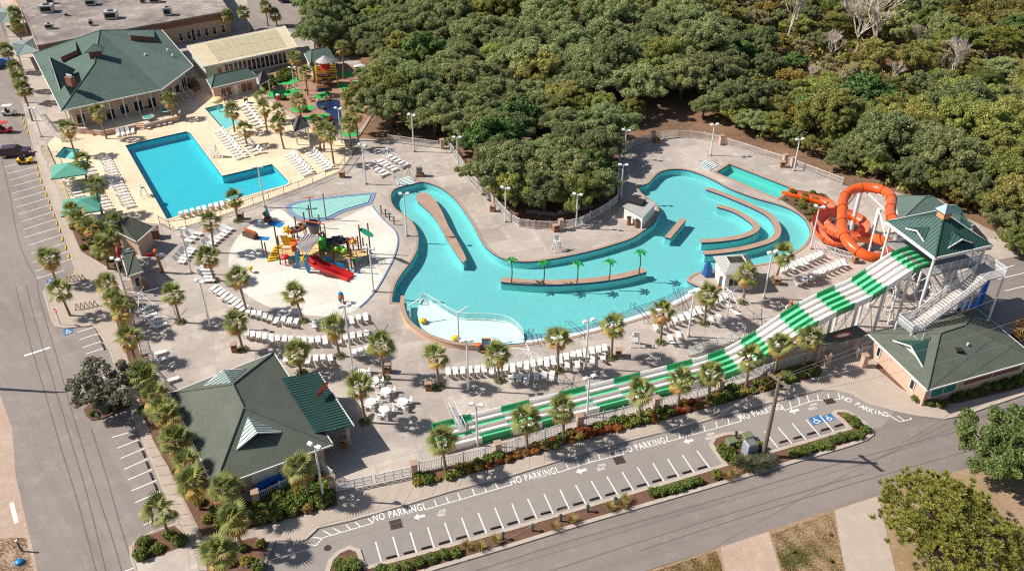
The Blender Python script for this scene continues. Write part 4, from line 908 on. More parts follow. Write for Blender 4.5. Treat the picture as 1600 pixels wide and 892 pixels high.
med = xy([(785, 885), (855, 880), (945, 860), (1020, 838), (1100, 812), (1175, 788), (1250, 775)], 400, 669) + xy([(880, 402), (930, 395), (993, 383), (1045, 368), (1100, 347), (1160, 330), (1275, 293)], 800, 669) + [(1100 + x / za, 640 + y / za) for x, y in [(740, 370), (800, 345), (840, 355), (880, 325), (950, 305), (1010, 290), (1030, 300), (1080, 250), (1140, 235), (1215, 222), (1285, 210), (1340, 165), (1260, 120), (1245, 90), (1195, 65)]]
for i, (x, y) in enumerate(med): shrub('round', x, y + 2, '%s clipped round shrub from the left in the median island' % ORD[i], .95, group='clipped shrubs in the median island')
for i, (x, y) in enumerate(xy([(520, 850), (560, 860), (600, 840), (625, 865), (540, 880)], 400, 669)): shrub('round', x, y + 2, '%s green shrub from the left in the rounded end of the median' % ORD[i], 1.0, group='shrubs at the median end')
for i, (x, y) in enumerate(xy([(262, 615), (375, 575), (612, 495), (690, 480), (710, 440), (1340, 300), (1380, 285)], 800, 669) + xy([(1320, 730), (1405, 740), (1500, 700)], 400, 669)): shrub('grass', x, y + 3, '%s straw-coloured grass clump placed along the median island' % ORD[i], 1.0, group='ornamental grasses in the median')
for i, (x, y) in enumerate([(1100 + x / za, 640 + y / za) for x, y in [(145, 330), (180, 380), (230, 400), (215, 350), (260, 430), (300, 290), (440, 300), (465, 310)]]): shrub('loose', x, y + 3, '%s leafy shrub from the left round the transformer boxes' % ORD[i], .85, group='shrubs round the transformer boxes')
for i, (x, y) in enumerate([(1100 + x / za, 640 + y / za) for x, y in [(330, 455), (390, 480), (440, 470), (490, 450), (520, 420), (420, 440)]]): shrub('dark', x, y + 3, '%s dark spiky plant from the left at the utility pole foot' % ORD[i], 1.15, group='spiky plants at the pole')
bedline = resample(GP([(652, 756), (730, 738), (800, 717), (900, 686), (990, 664), (1100, 634), (1200, 605), (1275, 583)]), 1.05)
bedline2 = resample(GP([(655, 748), (730, 729), (800, 709), (900, 677), (990, 655), (1100, 625), (1200, 594), (1275, 573)]), 1.05)
kinds = {}
n_ = len(bedline)
for j, (row, nm) in enumerate(((bedline, 'front'), (bedline2, 'back'))):
    cnt = {}
    for i, p in enumerate(row):
        q = proj(p); u = random.random()
        if any((p.x - b.x) ** 2 + (p.y - b.y) ** 2 < .2 for b in PALMS_AT) or u < .12: continue
        if q[0] < 735: k = 'loose' if random.random() < .55 else 'yellow'
        elif q[0] < 935: k = random.choice(['red', 'red', 'yellow', 'loose', 'loose'])
        elif q[0] < 1090: k = random.choice(['red', 'yellow', 'loose', 'loose'])
        else: k = random.choice(['loose', 'loose', 'loose', 'yellow'])
        cnt[k] = cnt.get(k, 0) + 1
        nmk = {'loose': 'green', 'red': 'red-orange', 'yellow': 'yellowing'}[k]
        shrub(k, q[0] + random.uniform(-2, 2), q[1] + random.uniform(-2, 2), '%s %s shrub from the left in the %s row of the front fence bed' % (nth(cnt[k] - 1), nmk, nm), random.uniform(.6, .95), ZP, 'shrubs in the front fence bed')
def fill(poly_px, step, kinds_, phrase, group, smin=.6, smax=1.0, seed=1):
    poly = GP(poly_px); r_ = random.Random(seed); pts = []
    bx = [p.x for p in poly]; by = [p.y for p in poly]
    for i in range(900):
        p = (r_.uniform(min(bx), max(bx)), r_.uniform(min(by), max(by)))
        if inside(p, poly) and all((p[0] - a) ** 2 + (p[1] - b) ** 2 > step * step for a, b in pts): pts.append(p)
    pts.sort(key=lambda p: proj((p[0], p[1], 0))[0])
    for i, p in enumerate(pts):
        q = proj((p[0], p[1], ZP)); shrub(r_.choice(kinds_), q[0], q[1], '%s shrub from the left %s' % (ORD[i] if i < len(ORD) else nth(i), phrase), r_.uniform(smin, smax), ZP, group)
fill([(332, 795), (400, 788), (452, 764), (500, 745), (520, 772), (523, 788), (440, 811), (400, 821), (345, 832)], .72, ['loose', 'loose', 'loose', 'yellow'], 'in the bed before the snack building', 'shrubs before the snack building', .8, 1.15, 2)
fill([(182, 500), (199, 552), (222, 640), (245, 690), (285, 768), (312, 830), (340, 830), (335, 790), (312, 740), (290, 690), (262, 632), (232, 590), (205, 490)], 1.6, ['loose', 'yellow', 'cover'], 'under the palms of the side walkway', 'shrubs under the side palms', .5, .95, 3)
fill([(322, 865), (345, 856), (400, 844), (415, 852), (405, 890), (335, 890)], 1.4, ['loose', 'yellow', 'loose'], 'in the bed at the bottom edge left of the lane', 'shrubs in the bottom bed', .6, 1.0, 4)
fill([(225, 848), (272, 826), (283, 846), (250, 864), (220, 872)], 1.35, ['round', 'loose'], 'in the kerbed bed by the side street', 'shrubs in the kerbed bed', .9, 1.25, 5)
fill([(136, 640), (150, 628), (196, 620), (203, 632), (160, 652), (143, 654)], 1.0, ['loose', 'loose', 'yellow'], 'under the grey oak', 'shrubs under the grey oak', .6, .9, 6)
fill([(116, 360), (130, 392), (172, 417), (185, 422), (190, 400), (160, 360), (120, 345)], 1.3, ['loose', 'loose', 'yellow'], 'at the side entrance', 'shrubs at the side entrance', .7, 1.1, 7)
fill([(1376, 565), (1390, 563), (1428, 600), (1422, 603), (1400, 588)], .8, ['round', 'loose'], 'in the hedge left of the ticket building', 'hedge shrubs by the ticket building', .8, 1.0, 8)
fill([(1425, 625), (1470, 630), (1468, 636), (1440, 633)], 1.0, ['round'], 'at the front corner of the ticket building', 'shrubs at the ticket building corner', .9, 1.1, 9)
fill([(1475, 620), (1600, 582), (1600, 600), (1500, 628)], .95, ['loose', 'round'], 'in the shaded hedge right of the ticket building', 'shaded hedge shrubs', .8, 1.1, 10)
fill([(1220, 312), (1240, 300), (1285, 306), (1298, 322), (1280, 340), (1262, 345), (1245, 327)], 1.1, ['loose', 'cover', 'yellow'], 'in the bed beside the landing pool', 'shrubs beside the landing pool', .6, 1.0, 12)
fill([(412, 145), (412, 128), (455, 112), (458, 122)], 1.3, ['loose'], 'in the hedge by the mini golf entrance', 'mini golf hedge', .9, 1.3, 13)
fill([(430, 150), (470, 140), (530, 140), (590, 150), (560, 200), (500, 192)], 3.2, ['yellow', 'loose', 'grass', 'cover'], 'scattered among the golf holes', 'mini golf shrubs', .6, 1.1, 14)
fill([(1210, 850), (1300, 812), (1318, 890), (1225, 890)], 2.6, ['cover'], 'in the dry grass left of the concrete driveway', 'weeds in the dry grass', .3, .6, 15)
COVER = leaf_cloud('ground_cover', [(.42 * math.cos(a), .42 * math.sin(a), .12, .3) for a in np.linspace(0, 6.28, 8)], 45, .08, LF['hedge'], .5, .7)
# little ring of ground cover at each palm foot on the decks
for i, b in enumerate(PALMS_AT):
    q = proj(b)
    if 400 < q[1] < 690 and q[0] > 275 or (q[0] > 300 and 330 < q[1] < 400):
        if any(inside((b.x, b.y), GP(pp)) for pp in ([(650, 746), (777, 700), (1020, 630), (1200, 570), (1290, 555), (1285, 600), (990, 675), (650, 765)],)): continue
        if 1:
            o = bpy.data.objects.new('ground_cover', COVER); COL.objects.link(o); o.location = (b.x, b.y, ZP); o.rotation_euler = (0, 0, i)
            tag(o, ' '.join(('ground cover under ' + PALM_LBL[i]).split()[:16]), 'ground cover', 'ground cover at the foot of the ' + PALM_LBL[i])
# dry grass blades in the yard
def grass_field(name, poly_px, n, L, mat, label, seed, cen=None):
    poly = GP(poly_px); r_ = np.random.default_rng(seed); bx = [p.x for p in poly]; by = [p.y for p in poly]; V = []; F = []
    while len(F) < n:
        x, y = r_.uniform(min(bx), max(bx)), r_.uniform(min(by), max(by))
        if cen is not None: x, y = cen.x + r_.normal() * 1.5, cen.y + r_.normal() * 1.1
        if not inside((x, y), poly) or math.sin(x * 2.1) * math.sin(y * 1.7 + x) + r_.normal() * .9 < 0: continue
        a = r_.uniform(0, 6.28); l = L * r_.uniform(.5, 1.2); t = r_.uniform(0, .8); c, s = math.cos(a), math.sin(a); o = len(V)
        V += [(x - s * .03, y + c * .03, .03), (x + s * .03, y - c * .03, .03), (x + c * l * t, y + s * l * t, .03 + l)]; F.append((o, o + 1, o + 2))
    me = bpy.data.meshes.new(name); me.from_pydata(V, [], F); me.materials.append(mat); me.update(); o = bpy.data.objects.new(name, me); COL.objects.link(o); tag(o, label, None, None, 'stuff')
grass_field('dry_grass', [(1205, 835), (1300, 800), (1322, 900), (1228, 900)], 5000, .12, LF['straw'], 'dry tufted grass left of the concrete driveway', 1)
grass_field('green_grass', [(1205, 840), (1300, 812), (1320, 900), (1225, 900)], 3500, .11, LF['hedge'], 'greener grass patch between the two driveways', 2, G(1235, 870))
grass_field('dry_grass', [(1020, 893), (1120, 860), (1130, 900), (1030, 905)], 4000, .13, LF['straw'], 'dry tufted grass at the bottom edge beside the street', 3)
grass_field('dry_grass', [(0, 840), (40, 840), (55, 900), (0, 900)], 2500, .1, LF['straw'], 'dry grass in the sandy corner at the lower left', 4)
# ================================================================== BUILDINGS
m_shingle = ground_mat('shingle_grey_green', (94, 99, 88), (102, 107, 94), (84, 88, 78), .4, 2.2, 7, bump=.35, grain=.4)
m_shingle2 = ground_mat('shingle_green', (86, 104, 94), (94, 112, 102), (76, 92, 84), .3, 1.6, 4, bump=.35, grain=.45)
m_metal = plain('green_metal_roof', (54, 86, 78), .45, .1, 1.2, metal=.15, world=True)
m_metal2 = plain('pale_green_metal_roof', (146, 162, 154), .4, .08, 1.5, metal=.15, world=True)
m_trim = plain('white_trim', (226, 222, 214), .6, .05, 2, world=True)
m_stucco = plain('peach_wall', (200, 170, 148), .9, .08, 1.5, world=True, bump=.2)
m_brick = plain('brown_brick', (138, 92, 72), .9, .15, 5, world=True, bump=.4)
m_wood = plain('brown_wood', (150, 106, 72), .8, .15, 3)
m_whitewall = plain('white_wall', (224, 218, 210), .85, .06, 1.5, world=True)
m_dark = plain('dark_opening_and_shade', (38, 34, 32), .8, .1)
m_flat = ground_mat('flat_roof_membrane', (166, 152, 142), (112, 102, 98), (206, 192, 178), .09, .3, 5, stain=(84, 78, 76), stain_amt=.8, streak=R(70), grain=.35)
m_teal = plain('teal_paint', (30, 130, 120), .6, .1)
def ray_plane(x, y, pts):
    a, b, c = (Vector(p) for p in pts[:3]); n = (b - a).cross(c - a); o = Vector((0, 0, CAMH)); d = G(x, y, 0) - o
    return o + d * ((a - o).dot(n) / d.dot(n))
def slab(mb, pts, th=.14):
    """a roof plane with thickness"""
    n = len(pts); pts = [Vector(p) for p in pts]
    nr = sum(((pts[i] - pts[0]).cross(pts[(i + 1) % n] - pts[0]) for i in range(1, n - 1)), Vector())
    if nr.z < 0: pts.reverse()
    vs = pts + [p - Vector((0, 0, th)) for p in pts]
    return mb.add(vs, [tuple(range(n)), tuple(range(2 * n - 1, n - 1, -1))] + [(i, n + i, n + (i + 1) % n, (i + 1) % n) for i in range(n)])
def seams(mb, pts, spacing=.45, h=.06, w=.05, lift=.0):
    """standing seams running down the slope of a plane"""
    P = [Vector(p) for p in pts]; nr = sum(((P[i] - P[0]).cross(P[(i + 1) % len(P)] - P[0]) for i in range(1, len(P) - 1)), Vector()).normalized()
    if nr.z < 0: nr = -nr
    hx = Vector((0, 0, 1)).cross(nr).normalized(); dn = hx.cross(nr).normalized(); o = P[0]
    Q = [((p - o).dot(hx), (p - o).dot(dn)) for p in P]; lo = min(q[0] for q in Q); hi = max(q[0] for q in Q); k = lo + spacing * .5
    while k < hi:
        c = []
        for i in range(len(Q)):
            a, b = Q[i - 1], Q[i]
            if (a[0] - k) * (b[0] - k) < 0: c.append(a[1] + (b[1] - a[1]) * (k - a[0]) / (b[0] - a[0]))
        c.sort()
        for s0, s1 in zip(c[::2], c[1::2]):
            p0 = o + hx * k + dn * s0; p1 = o + hx * k + dn * s1; e = hx * w / 2; u = nr * h
            mb.add([p0 - e, p0 + e, p0 + e + u, p0 - e + u, p1 - e, p1 + e, p1 + e + u, p1 - e + u], [(0, 1, 2, 3), (7, 6, 5, 4), (3, 2, 6, 7), (0, 3, 7, 4), (1, 5, 6, 2)])
        k += spacing
def edge_strip(mb, pts, w=.12, h=.18, closed=True):
    n = len(pts)
    for i in range(n if closed else n - 1):
        a, b = Vector(pts[i]), Vector(pts[(i + 1) % n]); t = (b - a); L = t.length; t.normalize(); s = Vector((t.y, -t.x, 0)).normalized() * w / 2; u = Vector((0, 0, h))
        mb.add([a - s - u * .8, a + s - u * .8, a + s + u * .2, a - s + u * .2, b - s - u * .8, b + s - u * .8, b + s + u * .2, b - s + u * .2], [(0, 1, 2, 3), (7, 6, 5, 4), (3, 2, 6, 7), (0, 3, 7, 4), (1, 5, 6, 2), (0, 4, 5, 1)])
def ridge(mb, a, b, r=.1): mb.cyl(Vector(a) + Vector((0, 0, .02)), Vector(b) + Vector((0, 0, .02)), r, n=6)
def opening(bld, a, b, u0, u1, z0, z1, kind='window', out=.05, mat=None, name=None):
    """a framed window or door on the wall running a -> b (outside is to the right of a->b)"""
    a, b = Vector((a[0], a[1], 0)), Vector((b[0], b[1], 0)); t = (b - a); L = t.length; t.normalize(); nrm = Vector((t.y, -t.x, 0)); c = a + t * L * (u0 + u1) / 2; w = L * (u1 - u0); rz = math.atan2(t.y, t.x)
    fr = MB(); h = z1 - z0; f = .09
    cc = c + nrm * out
    for dx, sx in ((-w / 2, f), (w / 2, f)): fr.box((cc + t * dx) + Vector((0, 0, (z0 + z1) / 2)), (sx, .12, h + f), rz)
    for z in (z0, z1): fr.box(cc + Vector((0, 0, z)), (w, .12, f), rz)
    if kind == 'window' and w > 1.2: fr.box(cc + Vector((0, 0, (z0 + z1) / 2)), (.06, .1, h), rz)
    o = fr.build(name or kind, m_trim, bld)
    MB().box(c + nrm * (out * .3) + Vector((0, 0, (z0 + z1) / 2)), (w, .05, h), rz).build('pane' if kind == 'window' else 'leaf', mat or (glass_mat() if kind == 'window' else m_wood), o)
    return o
def gable(bld, roofplane, Lp, Rp, apex, back, mat, seam=True, front=None, name='dormer', over=.0):
    """small gabled dormer sitting on a roof plane, from its image corners"""
    L = ray_plane(Lp[0], Lp[1], roofplane); Rr = ray_plane(Rp[0], Rp[1], roofplane)
    ap = ray_plane(apex[0], apex[1], [L, Rr, L + Vector((0, 0, 1))]); bk = ray_plane(back[0], back[1], roofplane)
    mid_ = (L + Rr) / 2
    if (ap - mid_).length > 1.3 * (L - Rr).length: ap = mid_ + Vector((0, 0, .4 * (L - Rr).length))
    up = Vector((0, 0, .05)); mb = MB(); slab(mb, [L + up, ap + up, bk + up], .08); slab(mb, [Rr + up, ap + up, bk + up], .08); o = mb.build(name, mat, bld)
    if seam:
        s = MB(); seams(s, [L + up, ap + up, bk + up], .42); seams(s, [Rr + up, ap + up, bk + up], .42); s.build('seams', mat, o)
    inw = (bk - ap); inw.z = 0; inw.normalize()
    f = MB().poly([L + inw * .35, Rr + inw * .35, ap + inw * .35 - Vector((0, 0, .1))]); f.build('gable_wall', front or m_whitewall, o)
    e = MB(); edge_strip(e, [L + up, ap + up, Rr + up], .1, .16, False); e.build('barge_board', m_trim, o)
    return o
def hip_building(name, corners, r1, r2, ze, zr, wallmat, roofmat, label, inset=.8, wallz=None, planes=None, fascia=True, cat='building'):
    """corners W,N,E,S of the eaves (image), ridge ends r1 (far) and r2 (near)"""
    Wc, Nc, Ec, Sc = (G(*c, ze) for c in corners); a, b = G(*r1, zr), G(*r2, zr)
    c = (Wc + Nc + Ec + Sc) / 4; t = thing(name, (c.x, c.y, ZP), label, cat)
    pl = {'west': [Wc, a, b, Sc], 'south': [Sc, b, Ec], 'east': [Ec, b, a, Nc], 'north': [Nc, a, Wc]}
    mb = MB(); [slab(mb, p) for p in pl.values()]; rf = mb.build('roof', roofmat, t)
    rm = MB(); [ridge(rm, p, q) for p, q in ((a, b), (a, Wc), (a, Nc), (b, Ec), (b, Sc))]; rm.build('ridge_caps', roofmat, rf)
    e = MB(); edge_strip(e, ccw([Wc, Nc, Ec, Sc]), .1, .18); e.build('fascia', m_trim, rf)
    out = ccw([Wc, Nc, Ec, Sc]); inn = offset(out, -inset)
    MB().prism(inn, ZP - .02, ze - .1).build('walls', wallmat, t)
    return t, pl, [(p.x, p.y) for p in inn], rf
# ---- A: snack building, lower left
A, ap, aw, arf = hip_building('snack_building', [(265.6, 614.3), (427.6, 550.6), (520.7, 694.2), (334, 762)], (363.7, 600.3), (381, 636.7), 3.0, 5.9, m_stucco, m_shingle, 'snack building with grey-green hip roof at the lower left')
gable(A, ap['south'], (369.3, 702.6), (439.4, 674.6), (401.6, 676), (387.6, 652), m_metal2, front=m_dark)  # south dormer front coloured dark for the shadow under its overhang
gable(A, ap['north'], (319, 603), (385, 577), (349, 578.5), (361, 598), m_metal2)
inner = [ray_plane(439.4, 590.5, ap['east']), ray_plane(492.7, 676.8, ap['east'])]; up = Vector((0, 0, .1))
mr = [inner[0] + up, G(498.3, 582, 3.3), G(553, 664.8, 3.3), inner[1] + up]
mb = MB(); slab(mb, mr, .12); can = mb.build('metal_canopy', m_metal, A); s = MB(); seams(s, mr, .42); s.build('seams', m_metal, can); e = MB(); edge_strip(e, mr[1:3], .12, .25, False); e.build('fascia', m_trim, can)
for u in (.05, .5, .93):
    p = mr[1].lerp(mr[2], u) + Vector((-.5, 0, 0)); MB().box((p.x, p.y, ZP + 1.5), (.3, .3, 3.0)).build('column', m_stucco, A)
q = ccw([G(*c, 0) for c in ((280, 625), (430, 570), (505, 690), (350, 760))])
def side(poly, k): return poly[k], poly[(k + 1) % len(poly)]
# front wall (towards the camera) openings
def facing(poly):
    """wall edges sorted so that the first looks most at the camera"""
    ed = []
    for i in range(len(poly)):
        a, b = poly[i], poly[(i + 1) % len(poly)]; t = Vector((b[0] - a[0], b[1] - a[1])); n = Vector((t.y, -t.x)).normalized(); m = Vector(((a[0] + b[0]) / 2, (a[1] + b[1]) / 2)); ed.append((n.dot(-m.normalized()), i))
    return [i for _, i in sorted(ed, reverse=True)]
fa = facing(aw); a, b = side(aw, fa[0])
opening(A, a, b, .28, .52, ZP + .9, 2.5, 'window', mat=m_whitewall, name='serving_hatch'); opening(A, a, b, .08, .2, ZP, 2.3, 'door'); opening(A, a, b, .6, .72, ZP + 1, 2.4); opening(A, a, b, .82, .92, ZP, 2.3, 'door')
a, b = side(aw, fa[1]); opening(A, a, b, .1, .25, ZP, 2.3, 'door'); opening(A, a, b, .45, .7, ZP + 1, 2.4)
p = ray_plane(506, 617, mr); t = thing('surfboard_sign', p, 'red surfboard sign leaning on the green metal canopy', 'sign', rz=R(70)); mb = MB(); mb.ball((0, 0, .85), (1.25, .06, .45), 14, 7); mb.build('board', plain('sign_red', (196, 52, 44), .5, .1), t, world=False, smooth=True); mb = MB(); [mb.cyl((x, -.6, .0), (x, 0, .8), .04, n=5) for x in (-.6, .6)]; mb.build('legs', m_metal, t, world=False)
# ---- B: ticket building, right
B, bp_, bw, brf = hip_building('ticket_building', [(1355, 520), (1525, 481), (1622, 561), (1448.8, 610)], (1508, 508), (1469, 521), 3.1, 5.6, m_stucco, m_shingle, 'ticket building with grey-green hip roof at the right edge', inset=.7)
def gable_front(bld, Lp, Rp, apex, back, plane, **k): return gable(bld, plane, Lp, Rp, apex, back, **k)
# its roof: the ridge runs left-right, so rebuild the planes for the dormer
Wc, Nc, Ec, Sc = (G(*c, 3.1) for c in [(1355, 520), (1525, 481), (1622, 561), (1448.8, 610)]); r2 = G(1469, 521, 5.6); r1 = G(1508, 508, 5.6)
for ch in list(brf.children): bpy.data.objects.remove(ch)
bpy.data.objects.remove(brf)
planes = [[Wc, r2, Sc], [Sc, r2, r1, Ec], [Ec, r1, Nc], [Nc, r1, r2, Wc]]
mb = MB(); [slab(mb, p) for p in planes]; brf = mb.build('roof', m_shingle, B); rm = MB(); [ridge(rm, p, q) for p, q in ((r1, r2), (r2, Wc), (r2, Sc), (r1, Ec), (r1, Nc))]; rm.build('ridge_caps', m_shingle, brf); e = MB(); edge_strip(e, ccw([Wc, Nc, Ec, Sc]), .1, .18); e.build('fascia', m_trim, brf)
gable(B, planes[0], (1395, 532), (1442, 574), (1423, 541), (1451, 532), m_metal, front=m_whitewall)
p = ray_plane(1511, 541, planes[1]); MB().cyl(p, p + Vector((0, 0, .45)), .12, n=8).build('vent_pipe', m_trim, B)
p = ray_plane(1498, 549, planes[1]); MB().box(p + Vector((0, 0, .15)), (.7, .7, .35)).build('roof_vent', m_dark, B)
fb = facing(bw)
for k, lst in ((0, [(.1, .16, .9, 2.2), (.75, .82, .9, 2.2)]), (1, [(.05, .3, 1.1, 2.4), (.36, .95, 1.5, 2.3)])):
    a, b = side(bw, fb[k])
    for u0, u1, z0, z1 in lst: opening(B, a, b, u0, u1, z0, z1, 'window', mat=(m_brick if (u1 - u0) > .4 else (m_teal if k else None)))
# flat dark canopy roof left of the ticket building
t = thing('gate_canopy', G(1318, 545, ZP), 'low dark green canopy roof over the entry left of the ticket building', 'canopy'); rp = [G(1281, 524, 3.0), G(1338, 508, 3.0), G(1355, 520, 3.0), G(1346, 526, 2.8), G(1276, 541, 2.8)]
mb = MB(); slab(mb, rp, .15); mb.build('roof', m_shingle, t)
for px in ((1284, 532), (1335, 517), (1343, 524), (1282, 539)):
    p = G(*px, 2.8); MB().box((p.x, p.y, 1.45), (.22, .22, 2.7)).build('post', m_stucco, t)
p = G(1316, 527, 3.0); s = thing('surf_sign', p, 'red and white oval sign on the entry canopy', 'sign', rz=R(15)); MB().ball((0, 0, .35), (1.2, .06, .4), 16, 7).build('board', plain('sign_red', (196, 52, 44), .5, .1), s, world=False, smooth=True); MB().ball((0, -.04, .35), (.85, .06, .25), 14, 6).build('panel', m_trim, s, world=False, smooth=True)
# ---- C: clubhouse, upper left
ze, zr = 4.6, 8.3
cw, cs, cse, cnt_, ce, cn = (G(*c, ze) for c in ((50.8, 84.7), (95.6, 173.5), (253, 140), (243, 125.5), (302, 103.5), (252.5, 46.5))); k2, k1 = G(147.6, 100, zr), G(156, 48, zr)
C = thing('clubhouse', (-76, 163, ZP), 'large clubhouse with green shingle roof at the upper left', 'building')
CP = {'west': [cw, k1, k2, cs], 'south': [cs, k2, cse], 'east': [k1, k2, cse, ce, cn], 'north': [cn, k1, cw]}
mb = MB(); slab(mb, CP['west']); slab(mb, CP['south']); slab(mb, [k1, k2, cse]); slab(mb, [k1, cse, ce]); slab(mb, [k1, ce, cn]); slab(mb, CP['north']); rf = mb.build('roof', m_shingle2, C)
rm = MB(); [ridge(rm, p, q_) for p, q_ in ((k1, k2), (k1, cw), (k2, cs), (k1, cn))]; rm.build('ridge_caps', m_shingle2, rf)
e = MB(); edge_strip(e, ccw([cw, cs, cse, ce, cn]), .12, .2); e.build('fascia', m_trim, rf)
wl_ = offset(ccw([cw, cs, cse, ce, cn]), -1.6); MB().prism(wl_, ZP - .02, ze - .1).build('walls', m_stucco, C)
wl_ = [(p.x, p.y) for p in wl_]; f = facing(wl_); f0 = [i for i in f[:3]]
for i in f0:
    a, b = side(wl_, i); L = math.dist(a, b); n = max(2, int(L / 2.4))
    for j in range(n):
        u0 = (j + .2) / n; u1 = (j + .8) / n
        if j % 4 == 2: opening(C, a, b, u0, u1, ZP, 2.5, 'door', mat=m_dark)
        else: opening(C, a, b, u0, u1, ZP + .9, 2.9)
for u in (.02, .16, .3, .44, .58, .72, .86, .98):
    p = cs.lerp(cse, u); MB().cyl((p.x, p.y + .5, ZP), (p.x, p.y + .5, ze - .25), .11, n=8).build('porch_column', m_trim, C)
# dormers and cupola
e_pl = [k1, cse, ce]
def shed_dormer(Lp, Rp, bl, br, plane, h, name='dormer'):
    L, Rr, Bl, Br = (ray_plane(*p, plane) for p in (Lp, Rp, bl, br)); u = Vector((0, 0, h)); mb = MB(); slab(mb, [L + u, Rr + u, Br + Vector((0, 0, .05)), Bl + Vector((0, 0, .05))], .1); o = mb.build(name, m_shingle2, C)
    w = MB(); w.add([L, Rr, Rr + u, L + u, Bl, Br], [(0, 1, 2, 3), (0, 3, 4), (1, 5, 2)]); w.build('dormer_wall', m_brick, o)
shed_dormer((97, 97), (122, 86), (88, 78), (118, 65), CP['west'], .9)
shed_dormer((205, 63.5), (243, 66), (199, 51), (241, 48), [k1, ce, cn], 1.0)
pL, pR = ray_plane(137, 97, CP['west']), ray_plane(154, 94, [k1, k2, cse]); c0 = k2.lerp(k1, .25) + Vector((0, 0, -.3))
MB().box(c0 + Vector((0, 0, .5)), (2.0, 2.0, 1.8), R(18)).build('cupola', m_brick, C); mb = MB(); cc0 = c0 + Vector((0, 0, 1.4)); pts = [cc0 + Matrix.Rotation(R(18), 3, 'Z') @ Vector((x, y, 0)) for x, y in ((-1.7, -1.5), (1.7, -1.5), (1.7, 1.5), (-1.7, 1.5))]; apx = cc0 + Vector((0, 0, 1.0)); [slab(mb, [pts[i], pts[(i + 1) % 4], apx], .1) for i in range(4)]; mb.build('cupola_roof', m_shingle2, C)
p = ray_plane(112, 133, CP['west']); MB().box(p + Vector((0, 0, .7)), (.9, 1.6, 1.6), R(60)).build('chimney', m_brick, C); mb = MB(); [mb.cyl(p + Vector((0, 0, 1.5)) + Vector((.35 * math.cos(R(150)) * k, .35 * math.sin(R(150)) * k, 0)), p + Vector((0, 0, 1.9)) + Vector((.35 * math.cos(R(150)) * k, .35 * math.sin(R(150)) * k, 0)), .16, n=8) for k in (-1.5, -.5, .5, 1.5)]; mb.build('chimney_pots', m_trim, C)
for px in ((227, 87), (262, 80), (270, 88)):
    p = ray_plane(*px, [k1, cse, ce]); MB().cyl(p, p + Vector((0, 0, .4)), .28, .2, 8).build('roof_vent', m_trim, C)
gable(C, CP['west'], (83, 115), (94, 142), (93, 125), (118, 109), m_shingle2, seam=False, front=m_shingle2)
# terrace wall and steps left
tw = thing('terrace_wall', G(150, 205, ZP), 'low tan terrace wall with steps below the clubhouse porch', 'wall')
for a_, b_ in (((120, 208), (160, 213)), ((160, 213), (214, 203)), ((226, 203), (280, 190)), ((280, 190), (283, 180))):
    a_, b_ = G(*a_), G(*b_); d = b_ - a_; c = (a_ + b_) / 2; MB().box((c.x, c.y, ZP + .45), (d.length, .3, .9), math.atan2(d.y, d.x)).build('wall_section', m_stucco, tw)
for k in range(4):
    p = G(219, 199 + k * 1.6); MB().box((p.x, p.y, ZP + .32 - k * .08), (1.4, .4, .65 - k * .16), R(12)).build('step', m_stucco, tw)
t = thing('terrace', G(220, 190, ZP), 'raised tan terrace with tables in front of the clubhouse', 'terrace'); MB().prism(GP([(122, 204), (160, 210), (214, 200.5), (226, 200), (278, 187), (262, 160), (200, 172), (110, 190)]), ZP, ZP + .5).build('floor', m_tan, t)
sw = thing('porch_stairs', G(285, 145, ZP), 'white railed steps at the corner of the clubhouse porch', 'stairs')
for k in range(5):
    c = G(288 + k * 1.5, 150 + k * 1.6); MB().box((c.x, c.y, ZP + .4 - k * .08), (3.6, .45, .8 - k * .16), R(38)).build('step', m_stucco, sw)
for k in (-1, 0, 1):
    c = G(287 + k * 7, 147 - k * 4, ZP + .8); d = G(294 + k * 7, 155 - k * 4, ZP); mb = MB(); mb.tube([c + Vector((0, 0, .9)), d + Vector((0, 0, .9))], .05, 5); mb.cyl(c, c + Vector((0, 0, .9)), .05, n=5); mb.cyl(d, d + Vector((0, 0, .9)), .05, n=5); mb.build('handrail', m_trim, sw)
pl_ = thing('planter', G(303, 138, ZP), 'brick corner planter with leafy plants by the porch steps', 'planter'); MB().prism(GP([(290, 132), (305, 128), (314, 140), (303, 146)]), ZP, 1.0).build('box', m_brick, pl_)
shrub('loose', 303, 134, 'leafy green plant in the brick corner planter', 1.0, .9, name='potted_plant')
# ---- E: long flat-roofed building
Eb = thing('flat_roofed_building', G(200, 45, 0), 'long flat-roofed brown building along the upper left edge', 'building'); ez = 5.2
er = [G(34, 10, ez), G(59, 71, ez), G(357, 17, ez), G(318, -45, ez), G(0, -45, ez)]; MB().prism([(p.x, p.y) for p in er], ez - .3, ez).build('roof', m_flat, Eb)
el = ccw([(p.x, p.y) for p in offset(ccw(er), -.15)]); MB().prism(el, ZP, ez - .3).build('walls', plain('tan_wall', (186, 152, 126), .9, .1, 1.5, world=True), Eb)
MB().prism([(p.x, p.y) for p in offset(ccw(er), .06)], ez - 1.5, ez - .32, top=False).build('brick_band', m_brick, Eb)
e = MB(); edge_strip(e, ccw(er), .3, .35); e.build('parapet', m_flat, Eb)
a, b = (er[1].x, er[1].y), (er[2].x, er[2].y)
for u in (.70, .745, .80, .845, .89, .94): opening(Eb, a, b, u, u + .022, .6, 2.4, out=.0); 
opening(Eb, a, b, .772, .79, ZP, 2.7, 'door', mat=m_dark, out=.0)
m_ac = plain('ac_metal', (196, 194, 190), .5, .12, 2, metal=.2)
